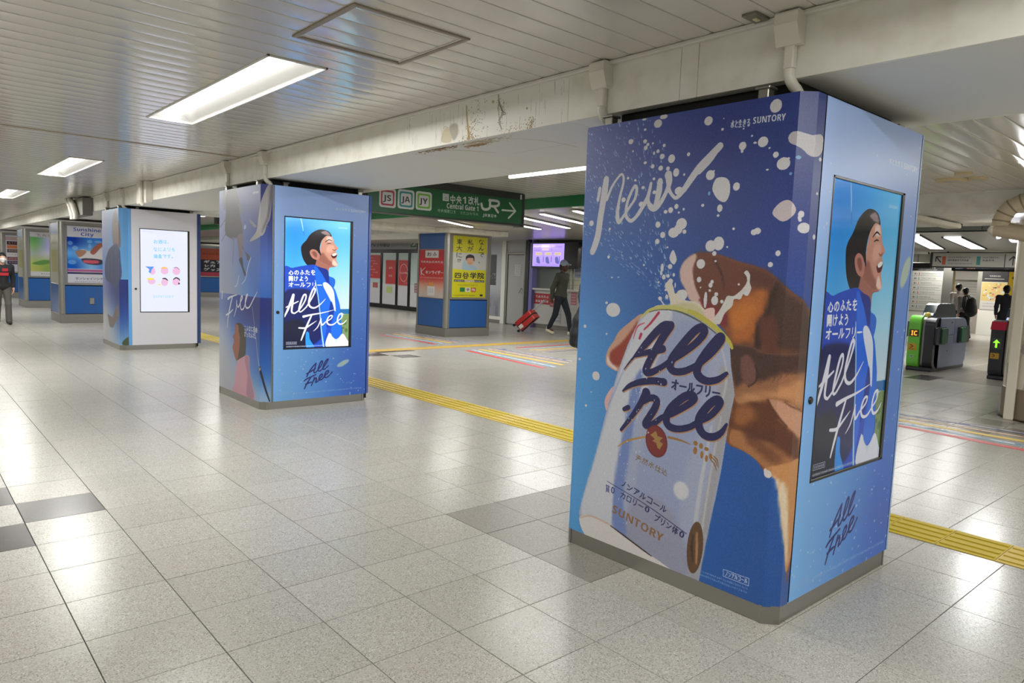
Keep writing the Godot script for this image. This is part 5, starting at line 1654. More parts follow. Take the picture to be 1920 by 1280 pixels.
# ---------------------------------------------------------------- the wrapped advertising columns
func ad_columns():
	var scr = art_screen()
	var spec = [
		[1.188, "blue advertising column wrapped with a hand opening a giant silver drinks can", art_can_poster(), art_door(true), screen_mat("dim_screen", scr, 0.26), "poster of a hand opening a silver can in a spray of foam"],
		[-4.417, "blue advertising column with a bright screen of a laughing man in a blue jacket", art_fish_poster(), art_door(false), screen_mat("blue_screen", scr, 0.62), "poster of a hooked fish above a woman in pink"],
		[-10.25, "pale advertising column with a glowing white screen of six cartoon heads", art_bird_poster(), null, screen_mat("white_screen", art_white_screen(), 0.5), "poster of a man's dark head and a falling bird"]]
	var wide = 1.256
	for i in 3:
		var s = spec[i]
		var zf: float = s[0]
		var t = thing("advertising_column", s[1], "advertising column", Vector3(1.497, 0, zf))
		# local axes: x to the right along the front, z 0 at the front face, back at -1.279
		var d = 1.279
		var ch = 0.053
		var y0 = 0.078
		var y1 = [2.265, 2.278, 2.30][i]
		var edge = mat("panel_edge", rgb8(40, 60, 110), 0.4)
		obj("core", box(Vector3(0.03, 0.02, -d + 0.03), Vector3(wide - 0.03, y1 - 0.02, -0.04)), mat("gap", Color.WHITE), t)
		obj("top_plate", box(Vector3(0.05, y1 - 0.03, -d + 0.05), Vector3(wide - 0.05, y1 - 0.012, -0.05)), mat("steel_dull", Color.WHITE), t)
		bent_sheet("poster_panel", [Vector2(0, -d + ch), Vector2(0, -ch), Vector2(ch, 0), Vector2(0.121, 0)], y0, y1, 0.008, print_mat("poster_%d" % i, s[2], 0.38), edge, t)
		note(t.get_child(t.get_child_count() - 1), s[5])
		var door_m = print_mat("door_%d" % i, s[3], 0.36) if s[3] else mat("door_white", rgb8(206, 206, 214), 0.35)
		# the door with its screen opening
		var sx0 = [0.240, 0.225, 0.293][i]
		var sx1 = [1.022, 1.003, 1.073][i]
		var sy0 = [0.600, 0.612, 0.617][i]
		var sy1 = [1.955, 1.982, 1.998][i]
		var dx0 = [0.131, 0.110, 0.172][i]
		var dx1 = [1.178, 1.190, 1.245][i]
		var st = tool()
		var s2 = tool()
		var quads = [[dx0, y0, sx0, y1], [sx1, y0, dx1, y1], [sx0, y0, sx1, sy0], [sx0, sy1, sx1, y1]]
		for q in quads:
			var v = [Vector3(q[0], q[3], 0), Vector3(q[2], q[3], 0), Vector3(q[2], q[1], 0), Vector3(q[0], q[1], 0)]
			for j in [0, 1, 2, 0, 2, 3]:
				st.set_normal(Vector3(0, 0, 1))
				st.set_uv(Vector2((v[j].x - 0.103) / 1.1, (y1 - v[j].y) / 2.18))
				st.add_vertex(v[j])
		bx(s2, Vector3((dx0 + dx1) / 2, (y0 + y1) / 2, -0.027), Vector3(dx1 - dx0, y1 - y0, 0.014), 0.001)
		for e in [[dx0, y0, dx0, y1], [dx1, y0, dx1, y1], [dx0, y0, dx1, y0], [dx0, y1, dx1, y1], [sx0, sy0, sx0, sy1], [sx1, sy0, sx1, sy1], [sx0, sy0, sx1, sy0], [sx0, sy1, sx1, sy1]]:
			four(s2, Vector3(e[0], e[1], 0), Vector3(e[2], e[3], 0), Vector3(e[2], e[3], -0.02), Vector3(e[0], e[1], -0.02), Vector3(0.63, 1.2, -0.01))
		var mesh = st.commit()
		mesh.surface_set_material(0, door_m)
		mesh = s2.commit(mesh)
		mesh.surface_set_material(1, mat("dark", Color.WHITE))
		var door = obj("door", mesh, null, t)
		st = tool()
		for e in [[sx0, sy0, sx0 + 0.012, sy1], [sx1 - 0.03, sy0, sx1, sy1], [sx0, sy0, sx1, sy0 + 0.014], [sx0, sy1 - 0.012, sx1, sy1]]:
			bx(st, Vector3((e[0] + e[2]) / 2, (e[1] + e[3]) / 2, -0.004), Vector3(e[2] - e[0], e[3] - e[1], 0.012), 0.002)
		obj("bezel", st, mat("black_frame", Color.WHITE), door)
		sheet("display_screen", Vector3(sx0 + 0.006, sy1 - 0.008, -0.006), Vector3(sx1 - 0.024, sy1 - 0.008, -0.006), Vector3(sx0 + 0.006, sy0 + 0.008, -0.006), 0.01, s[4], mat("black_frame", Color.WHITE), door)
		st = tool()
		lathe(st, [[0.017, -0.001], [0.017, 0.006], [0.012, 0.009], [0.002, 0.0095]], Vector3([0.184, 0.164, 0.232][i], [0.981, 1.0, 1.006][i], 0), 16, Basis(Vector3.RIGHT, PI / 2))
		obj("lock", st, mat("black_frame", Color.WHITE), door)
		# right corner, side and rear panels
		var side_m = mat("side_blue_%d" % i, [rgb8(150, 180, 226), rgb8(48, 84, 180), rgb8(100, 160, 220)][i], 0.38)
		bent_sheet("side_panel", [Vector2(dx1 + 0.008, 0), Vector2(wide - ch, 0), Vector2(wide, -ch), Vector2(wide, -d + ch)], y0, y1, 0.008, side_m, edge, t)
		bent_sheet("rear_panel", [Vector2(wide, -d + ch), Vector2(wide - ch, -d), Vector2(ch, -d), Vector2(0, -d + ch)], y0, y1, 0.008, mat("rear_blue", rgb8(60, 100, 180), 0.4), edge, t)
		st = tool()
		bx(st, Vector3((0.121 + dx0) / 2, (y0 + y1) / 2, -0.006), Vector3(dx0 - 0.121 - 0.001 if i != 1 else 0.006, y1 - y0, 0.01), 0.001)
		if i == 2:
			obj("corner_strip", st, mat("side_blue_2", Color.WHITE), t)
		elif i == 1:
			st = tool()
			bx(st, Vector3(dx0 - 0.002, (y0 + y1) / 2, 0.002), Vector3(0.012, y1 - y0, 0.012), 0.002)
			obj("hinge_strip", st, mat("steel", Color.WHITE), t)
		# steel plinth: four skirts and four corner posts
		st = tool()
		var pw = wide - 0.056
		bx(st, Vector3((wide - 0.044) / 2, 0.04, -0.006), Vector3(wide - 0.181, 0.08, 0.012), 0.002)
		obj("plinth_skirt", st, mat("steel", Color.WHITE), t)
		st = tool()
		bx(st, Vector3(0.008, 0.04, -d / 2), Vector3(0.012, 0.08, d - 0.12), 0.002)
		obj("plinth_skirt", st, mat("steel", Color.WHITE), t)
		st = tool()
		bx(st, Vector3(wide - 0.05, 0.04, -d / 2), Vector3(0.012, 0.08, d - 0.12), 0.002)
		obj("plinth_skirt", st, mat("steel", Color.WHITE), t)
		for cx in [[0.0, 1], [wide - 0.044, -1]]:
			for cz in [[0.0, -1], [-d, 1]]:
				st = tool()
				var p = PackedVector2Array([Vector2(0, 0.0), Vector2(0.006, 0.0), Vector2(0.062, 0.0), Vector2(0.062, 0.058), Vector2(0.058, 0.062), Vector2(0.0, 0.062)])
				p = PackedVector2Array([Vector2(-0.002, 0.056), Vector2(0.054, -0.002), Vector2(0.068, -0.002), Vector2(0.068, 0.012), Vector2(0.058, 0.012), Vector2(0.012, 0.058), Vector2(0.012, 0.068), Vector2(-0.002, 0.068)])
				var q = PackedVector2Array()
				for v in p:
					q.append(Vector2(cx[0] + v.x * cx[1], cz[0] + v.y * cz[1]))
				prism(st, q, 0.082, Transform3D(Basis(Vector3(1, 0, 0), Vector3(0, 0, 1), Vector3(0, 1, 0)), Vector3.ZERO))
				obj("plinth_corner", st, mat("steel", Color.WHITE), t)
		# shaft and brackets between the column and the beam
		obj("shaft", box(Vector3(0.16, y1 - 0.02, -d + 0.14), Vector3(wide - 0.12, 2.349, -0.14)), mat("gap", Color.WHITE), t)
		for k in 4:
			st = tool()
			var bxp = Vector3([0.06, 0.06, 0.3, wide - 0.12][k], y1 + 0.02, [-0.24, -d + 0.16, -0.16, -0.12][k])
			bx(st, bxp, Vector3(0.05, 0.07, 0.05), 0.004)
			bx(st, bxp + Vector3(0, 0.03, 0), Vector3(0.07, 0.012, 0.07), 0.003)
			obj("bracket", st, mat("steel", Color.WHITE), t)
		if i > 0:
			lamp_area("screen_glow_light", Vector3((sx0 + sx1) / 2, (sy0 + sy1) / 2, 0.02), Vector2(sx1 - sx0 - 0.1, sy1 - sy0 - 0.1), [Color.WHITE, Color(0.55, 0.75, 1.0), Color(0.85, 0.88, 1.0)][i], 0.02, Vector3(0, 0, 1), t)

func ducts():
	var labels = [["white cable duct on the beam over the left edge of the can column", "white cable duct on the beam over the front corner of the can column"], ["white cable duct on the beam over the left edge of the laughing-man column", "white cable duct on the beam over the front corner of the laughing-man column"], ["far white cable duct over the left edge of the white-screen column", "far white cable duct over the front corner of the white-screen column"]]
	for i in 3:
		var zf = [1.188, -4.417, -10.25][i]
		for k in 2:
			var z = zf + [-1.215, -0.155][k]
			var t = thing("cable_duct", labels[i][k], "cable duct", Vector3(1.6, 2.35, z), 0.0, "white cable ducts on the beam")
			var st = tool()
			# tapered cover at the ceiling
			var pr = PackedVector2Array([Vector2(0.0, 0.262), Vector2(-0.072, 0.262), Vector2(-0.078, 0.254), Vector2(-0.078, 0.21), Vector2(-0.05, 0.135), Vector2(-0.044, 0.13), Vector2(0.0, 0.13)])
			prism(st, pr, 0.105, Transform3D(Basis(), Vector3(0, 0, -0.052)))
			obj("cover", st, mat("white_plastic", Color.WHITE), t)
			st = tool()
			bx(st, Vector3(-0.018, 0.09, 0), Vector3(0.034, 0.11, 0.046), 0.006)
			obj("channel", st, mat("white_plastic", Color.WHITE), t)
			st = tool()
			var path := []
			for p in [[-0.018, 0.036], [-0.018, 0.006], [-0.012, -0.014], [0.002, -0.03], [0.02, -0.04], [0.03, -0.056], [0.034, -0.082], [0.034, -0.1]]:
				path.append(Vector3(p[0], p[1], 0.0 + maxf(0.0, 0.01 - p[1]) * 0.35))
			tube(st, path, [0.023], 12)
			obj("bend", st, mat("white_plastic", Color.WHITE), t)
	# boxed risers further along the beam
	var t = thing("conduit_box", "tall white conduit box on the beam before the white-screen column", "conduit box", Vector3(1.6, 2.30, -8.95))
	var st = tool()
	bx(st, Vector3(-0.05, 0.16, 0), Vector3(0.1, 0.315, 0.5), 0.006)
	obj("housing", st, mat("white_plastic", Color.WHITE), t)
	st = tool()
	tube(st, [Vector3(-0.13, 0.31, 0.12), Vector3(-0.13, 0.02, 0.12), Vector3(-0.1, -0.02, 0.12)], [0.03], 10)
	obj("pipe", st, mat("white_plastic", Color.WHITE), t)
	t = thing("conduit_box", "grey conduit box with slanted pipes on the beam beyond the white screen", "conduit box", Vector3(1.6, 2.28, -13.3))
	st = tool()
	bx(st, Vector3(-0.09, 0.15, 0), Vector3(0.17, 0.32, 1.2), 0.006)
	obj("housing", st, mat("grey_box", rgb8(126, 124, 116), 0.5), t)
	for k in 2:
		st = tool()
		tube(st, [Vector3(-0.23, 0.31, -0.5 + k * 0.25), Vector3(-0.23, 0.2, -0.25 + k * 0.3), Vector3(-0.23, 0.0, 0.0 + k * 0.3), Vector3(-0.23, -0.08, 0.0 + k * 0.3)], [0.05], 10)
		obj("pipe", st, mat("white_plastic", Color.WHITE), t)

# ---------------------------------------------------------------- blue poster columns
func poster_column(label: String, x0: float, zf: float, wide: float, deep: float, high: float, front: Material, side: Material):
	var t = thing("poster_column", label, "poster column", Vector3(x0, 0, zf), 0.0, "blue poster columns with steel corners")
	var steel = mat("steel", Color.WHITE)
	var blue = mat("blue_panel", Color.WHITE)
	obj("core", box(Vector3(0.03, 0.0, -deep + 0.03), Vector3(wide - 0.03, high - 0.02, -0.03)), mat("gap", Color.WHITE), t)
	obj("plinth", box(Vector3(0.01, 0, -deep + 0.01), Vector3(wide - 0.01, 0.2, -0.01), 0.006), mat("steel_dull", Color.WHITE), t)
	for cx in [0.0, wide]:
		for cz in [0.0, -deep]:
			var st = tool()
			var sx = 1.0 if cx == 0.0 else -1.0
			var sz = -1.0 if cz == 0.0 else 1.0
			var p = PackedVector2Array()
			for j in 7:
				var a = PI / 2 * j / 6
				p.append(Vector2(cx + sx * (0.07 - cos(a) * 0.07), cz + sz * (0.07 - sin(a) * 0.07)))
			p.append(Vector2(cx + sx * 0.11, cz))
			p.append(Vector2(cx + sx * 0.11, cz + sz * 0.02))
			p.append(Vector2(cx + sx * 0.02, cz + sz * 0.11))
			p.append(Vector2(cx, cz + sz * 0.11))
			prism(st, p, high - 0.2, Transform3D(Basis(Vector3(1, 0, 0), Vector3(0, 0, 1), Vector3(0, 1, 0)), Vector3(0, 0.2, 0)))
			obj("corner_post", st, steel, t)
	# front: blue base, steel frame, poster
	obj("base_panel", box(Vector3(0.115, 0.21, -0.03), Vector3(wide - 0.115, 0.84, -0.008)), blue, t)
	obj("header", box(Vector3(0.11, high - 0.06, -0.03), Vector3(wide - 0.11, high, -0.002)), steel, t)
	var st2 = tool()
	var h0 = 0.86
	for q in [[0.11, h0, 0.165, high - 0.06], [wide - 0.165, h0, wide - 0.11, high - 0.06], [0.165, h0, wide - 0.165, h0 + 0.05], [0.165, high - 0.085, wide - 0.165, high - 0.06]]:
		bx(st2, Vector3((q[0] + q[2]) / 2, (q[1] + q[3]) / 2, -0.012), Vector3(q[2] - q[0], q[3] - q[1], 0.02), 0.005)
	obj("poster_frame", st2, steel, t)
	sheet("poster", Vector3(0.165, high - 0.085, -0.018), Vector3(wide - 0.165, high - 0.085, -0.018), Vector3(0.165, h0 + 0.05, -0.018), 0.006, front, steel, t)
	# left face: blue top, poster, blue base
	obj("side_top_panel", box(Vector3(0.008, 2.0, -deep + 0.115), Vector3(0.03, high - 0.02, -0.115)), blue, t)
	obj("side_base_panel", box(Vector3(0.008, 0.21, -deep + 0.115), Vector3(0.03, 0.86, -0.115)), blue, t)
	sheet("side_poster", Vector3(0.012, 1.985, -deep + 0.115), Vector3(0.012, 1.985, -0.115), Vector3(0.012, 0.875, -deep + 0.115), 0.01, side, steel, t)
	var st3 = tool()
	for y in [0.868, 1.992]:
		bx(st3, Vector3(0.01, y, -deep / 2), Vector3(0.014, 0.016, deep - 0.22), 0.003)
	obj("side_trim", st3, steel, t)
	for f in [["right_panel", Vector3(wide - 0.03, 0.21, -deep + 0.115), Vector3(wide - 0.008, high - 0.02, -0.115)], ["rear_panel", Vector3(0.115, 0.21, -deep + 0.008), Vector3(wide - 0.115, high - 0.02, -deep + 0.03)]]:
		obj(f[0], box(f[1], f[2]), blue, t)
	return t

func blue_columns():
	var side = print_mat("side_strip", art_side_strip(), 0.2)
	var city = [print_mat("city_0", art_city_poster(0), 0.12), print_mat("city_1", art_city_poster(1), 0.12), print_mat("city_2", art_city_poster(2), 0.12), print_mat("city_3", art_city_poster(3), 0.12)]
	var t = poster_column("blue poster column with a blue and white shopping poster and a small door plate", 1.55, -16.05, 1.25, 1.25, 2.27, city[0], side)
	var st = tool()
	bx(st, Vector3(0.64, 0.5, 0.0), Vector3(0.1, 0.15, 0.03), 0.01)
	obj("handle_plate", st, mat("steel", Color.WHITE), t)
	poster_column("blue poster column with a soft green and lilac landscape poster", 1.58, -21.85, 1.25, 1.25, 2.25, city[1], side)
	poster_column("far blue poster column with a poster of stacked picture bands, behind the walking person", 1.6, -27.6, 1.25, 1.25, 2.25, city[2], side)
	poster_column("blue poster column with a red flame poster and a yellow school poster", 8.2, -10.55, 1.32, 1.24, 2.40, print_mat("yellow_poster", art_yellow_poster(), 0.2), print_mat("red_poster", art_red_poster(), 0.2))
	poster_column("distant blue poster column with an orange and black poster, between two ad columns", 8.7, -29.6, 1.3, 1.3, 2.3, city[3], side)

func signs():
	var t = thing("station_sign", "long green hanging sign pointing right to the central ticket gate", "sign", Vector3(3.0, 2.165, -5.0))
	obj("housing", box(Vector3(0, 0, -0.2), Vector3(2.49, 0.45, -0.012)), mat("sign_grey", Color.WHITE), t)
	sheet("sign_face", Vector3(0, 0.455, 0), Vector3(2.49, 0.455, 0), Vector3(0, 0, 0), 0.012, print_mat("station_sign", art_station_sign(), 0.45), mat("sign_grey", Color.WHITE), t)
	var st = tool()
	bx(st, Vector3(2.502, 0.22, -0.1), Vector3(0.024, 0.46, 0.21), 0.004)
	obj("end_cap", st, mat("sign_grey", Color.WHITE), t)
	# dark board seen in the gap between the second and third ad columns
	t = thing("hanging_board", "small dark hanging board in the gap left of the laughing-man column", "board", Vector3(3.631, 2.416, -12.000))
	st = tool()
	bx(st, Vector3(0, 0, 0), Vector3(0.07, 0.34, 0.2), 0.006)
	obj("case", st, mat("dark", Color.WHITE), t)
	st = tool()
	bx(st, Vector3(0, 0.26, 0), Vector3(0.02, 0.2, 0.02), 0.003)
	obj("hanger", st, mat("dark", Color.WHITE), t)
	# linear lights in the lower ceiling
	var glow = glow_mat("strip_lamp", Color(1, 0.99, 0.97), 2.2)
	var ends = [[Vector3(6.561, 2.465, -8.547), Vector3(8.014, 2.465, -9.451)], [Vector3(6.463, 2.465, -6.363), Vector3(8.964, 2.465, -7.510)], [Vector3(6.477, 2.465, -5.662), Vector3(8.265, 2.465, -6.418)], [Vector3(6.327, 2.465, -4.795), Vector3(8.014, 2.465, -5.512)], [Vector3(8.089, 2.465, -7.989), Vector3(8.984, 2.465, -8.371)]]
	for i in ends.size():
		var a: Vector3 = ends[i][0]
		var b: Vector3 = ends[i][1]
		var l = thing("linear_light", ["slim linear light under the green sign, leftmost of its kind", "slim linear light starting at the right end of the green sign", "slim linear light in the low ceiling above the ticket counter", "slim linear light by the upper left corner of the can column", "short slim linear light farthest along the low ceiling"][i], "ceiling light", (a + b) * 0.5, 0.0, "slim lights in the low ceiling")
		l.rotation.y = atan2(-(b - a).z, (b - a).x)
		l.position.y -= 0.014
		var len = a.distance_to(b)
		st = tool()
		bx(st, Vector3(0, 0.004, 0), Vector3(len + 0.04, 0.012, 0.13), 0.003)
		obj("housing", st, mat("white_metal", Color.WHITE), l)
		st = tool()
		bx(st, Vector3(0, -0.006, 0), Vector3(len, 0.014, 0.08), 0.004)
		obj("diffuser", st, glow, l)
		lamp_area("linear_light_glow", Vector3(0, -0.02, 0), Vector2(len, 0.08), WARM, 1.6, Vector3.DOWN, l)
	# bare tube beside the beam
	t = thing("tube_light", "bare fluorescent tube on the ceiling between green sign and can column", "tube light", Vector3(4.0, 2.575, -2.35))
	st = tool()
	bx(st, Vector3(0, 0.03, 0), Vector3(0.09, 0.03, 2.5), 0.006)
	obj("batten", st, mat("white_metal", Color.WHITE), t)
	st = tool()
	tube(st, [Vector3(0, 0, -1.23), Vector3(0, 0, 1.23)], [0.022], 14)
	obj("fluorescent_tube", st, glow, t)
	lamp_area("tube_light_glow", Vector3(0, -0.03, 0), Vector2(0.06, 2.4), WARM, 2.6, Vector3.DOWN, t)

func hall_lights():
	var glow = glow_mat("strip_lamp", Color.WHITE, 2.2)
	var spots = [Vector3(5.4, CEIL, 6.2), Vector3(5.4, CEIL, 3.3), Vector3(7.3, CEIL, 5.6), Vector3(4.4, CEIL, -8.6), Vector3(4.4, CEIL, -14.2), Vector3(4.4, CEIL, -19.8), Vector3(10.2, 2.47, -14.6), Vector3(10.2, 2.47, -18.6), Vector3(10.2, 2.47, -22.6), Vector3(10.2, 2.47, -27), Vector3(10.7, 3.0, 4.8)]
	for p in spots:
		var l = thing("batten_light", "white batten light farther along the hall ceiling", "ceiling light", p, 0.0, "batten lights of the side hall")
		var st = tool()
		bx(st, Vector3(0, -0.015, 0), Vector3(0.16, 0.03, 2.46), 0.004)
		obj("housing", st, mat("white_metal", Color.WHITE), l)
		st = tool()
		bx(st, Vector3(0, -0.036, 0), Vector3(0.1, 0.014, 2.4), 0.004)
		obj("diffuser", st, glow, l)
		lamp_area("batten_light_glow", Vector3(0, -0.05, 0), Vector2(0.1, 2.4), WARM, 3.2, Vector3.DOWN, l)

func ticket_office():
	var x = 13.2
	var wall = struct("wall_office", box(Vector3(x, 0, -46), Vector3(x + 0.2, 2.5, -15.2)), mat("plaster", Color.WHITE))
	var t = thing("office_sign", "white illuminated ticket office sign with dark characters over glass doors", "sign", Vector3(x - 0.1, 2.26, -23.2))
	obj("housing", box(Vector3(0.0, 0, 0), Vector3(0.1, 0.44, 4.0)), mat("sign_grey", Color.WHITE), t)
	sheet("sign_face", Vector3(-0.005, 0.44, 0), Vector3(-0.005, 0.44, 4.0), Vector3(-0.005, 0, 0), 0.005, print_mat("office_sign", art_office_sign(), 0.4), mat("sign_grey", Color.WHITE), t)
	# glass front: black frames and four panes
	var w = struct("window_1", box(Vector3(x - 0.03, 2.13, -24.2), Vector3(x + 0.02, 2.26, -18.9)), mat("black_frame", Color.WHITE))
	obj("sill", box(Vector3(x - 0.05, 0, -24.2), Vector3(x + 0.02, 0.16, -18.9)), mat("black_frame", Color.WHITE), w)
	var zs = [-24.2, Vector3(13.200, 1.591, -21.735).z, Vector3(13.200, 1.610, -20.612).z, Vector3(13.200, 1.624, -19.769).z, -18.9]
	for i in 4:
		obj("mullion", box(Vector3(x - 0.04, 0.16, zs[i + 1] - 0.09), Vector3(x + 0.02, 2.13, zs[i + 1] + 0.05)), mat("black_frame", Color.WHITE), w)
		var pane = obj("pane", box(Vector3(x - 0.012, 0.16, zs[i] + 0.05), Vector3(x - 0.004, 2.13, zs[i + 1] - 0.09)), mat("glass_grey", Color.WHITE), w)
		obj("frosted_band", box(Vector3(x - 0.016, 0.16, zs[i] + 0.06), Vector3(x - 0.0125, 0.95, zs[i + 1] - 0.1)), mat("frost", rgb8(196, 196, 200), 0.4), w)
	var cards = [[Vector3(13.200, 2.061, -22.864), Vector3(13.200, 1.112, -21.795), 0], [Vector3(13.200, 1.883, -21.470), Vector3(13.200, 0.923, -20.695), 1], [Vector3(13.200, 1.891, -20.550), Vector3(13.200, 0.897, -19.771), 2]]
	for i in 3:
		var a: Vector3 = cards[i][0]
		var b: Vector3 = cards[i][1]
		var o = sheet("red_poster", Vector3(x - 0.022, a.y, a.z), Vector3(x - 0.022, a.y, b.z), Vector3(x - 0.022, b.y, a.z), 0.004, print_mat("red_card_%d" % i, art_red_card(i), 0.4), mat("white_plastic", Color.WHITE))
		tag(o, ["red poster of scattered words on the first glass pane by the blue column", "red poster with two short lines on the second office pane", "red poster with a large ring on the third office pane"][i], "poster", "red posters on the ticket office glass")
	var small = [[Vector3(13.200, 0.967, -22.401), Vector3(13.200, 0.770, -22.023), ink(160, 44, 44), "small red notice under the first red poster on the office glass"], [Vector3(13.200, 0.838, -21.346), Vector3(13.200, 0.608, -20.948), ink(170, 190, 90), "pale yellow-green notice on the second office pane"], [Vector3(13.200, 1.028, -19.422), Vector3(13.200, 0.688, -19.160), ink(150, 90, 110), "narrow red and blue notice on the fourth office pane"]]
	for i in 3:
		var a: Vector3 = small[i][0]
		var b: Vector3 = small[i][1]
		var o = sheet("notice", Vector3(x - 0.024, a.y, a.z), Vector3(x - 0.024, a.y, b.z), Vector3(x - 0.024, b.y, a.z), 0.004, print_mat("notice_%d" % i, art_notice(small[i][2], w_(), 3, 300, 300, i), 0.4), mat("white_plastic", Color.WHITE))
		tag(o, small[i][3], "notice")
	# printed wall beside the office and the pilaster
	var g = struct("wall_graphic", box(Vector3(12.62, 0, -16.2), Vector3(12.8, 2.5, -13.75)), mat("white_metal", Color.WHITE))
	var p0: Vector3 = Vector3(12.600, 2.728, -15.044)
	var p1: Vector3 = Vector3(12.600, -0.025, -13.698)
	sheet("wall_print", Vector3(12.615, 2.46, -16.1), Vector3(12.615, 2.46, -13.8), Vector3(12.615, 0.2, -16.1), 0.006, print_mat("graphic_wall", art_graphic_wall(), 0.4), mat("white_metal", Color.WHITE), g)
	obj("skirting", box(Vector3(12.59, 0, -16.1), Vector3(12.62, 0.1, -13.75)), mat("steel_dull", Color.WHITE), g)
	struct("wall_return", box(Vector3(12.8, 0, -15.4), Vector3(13.3, 2.5, -15.2)), mat("plaster", Color.WHITE))

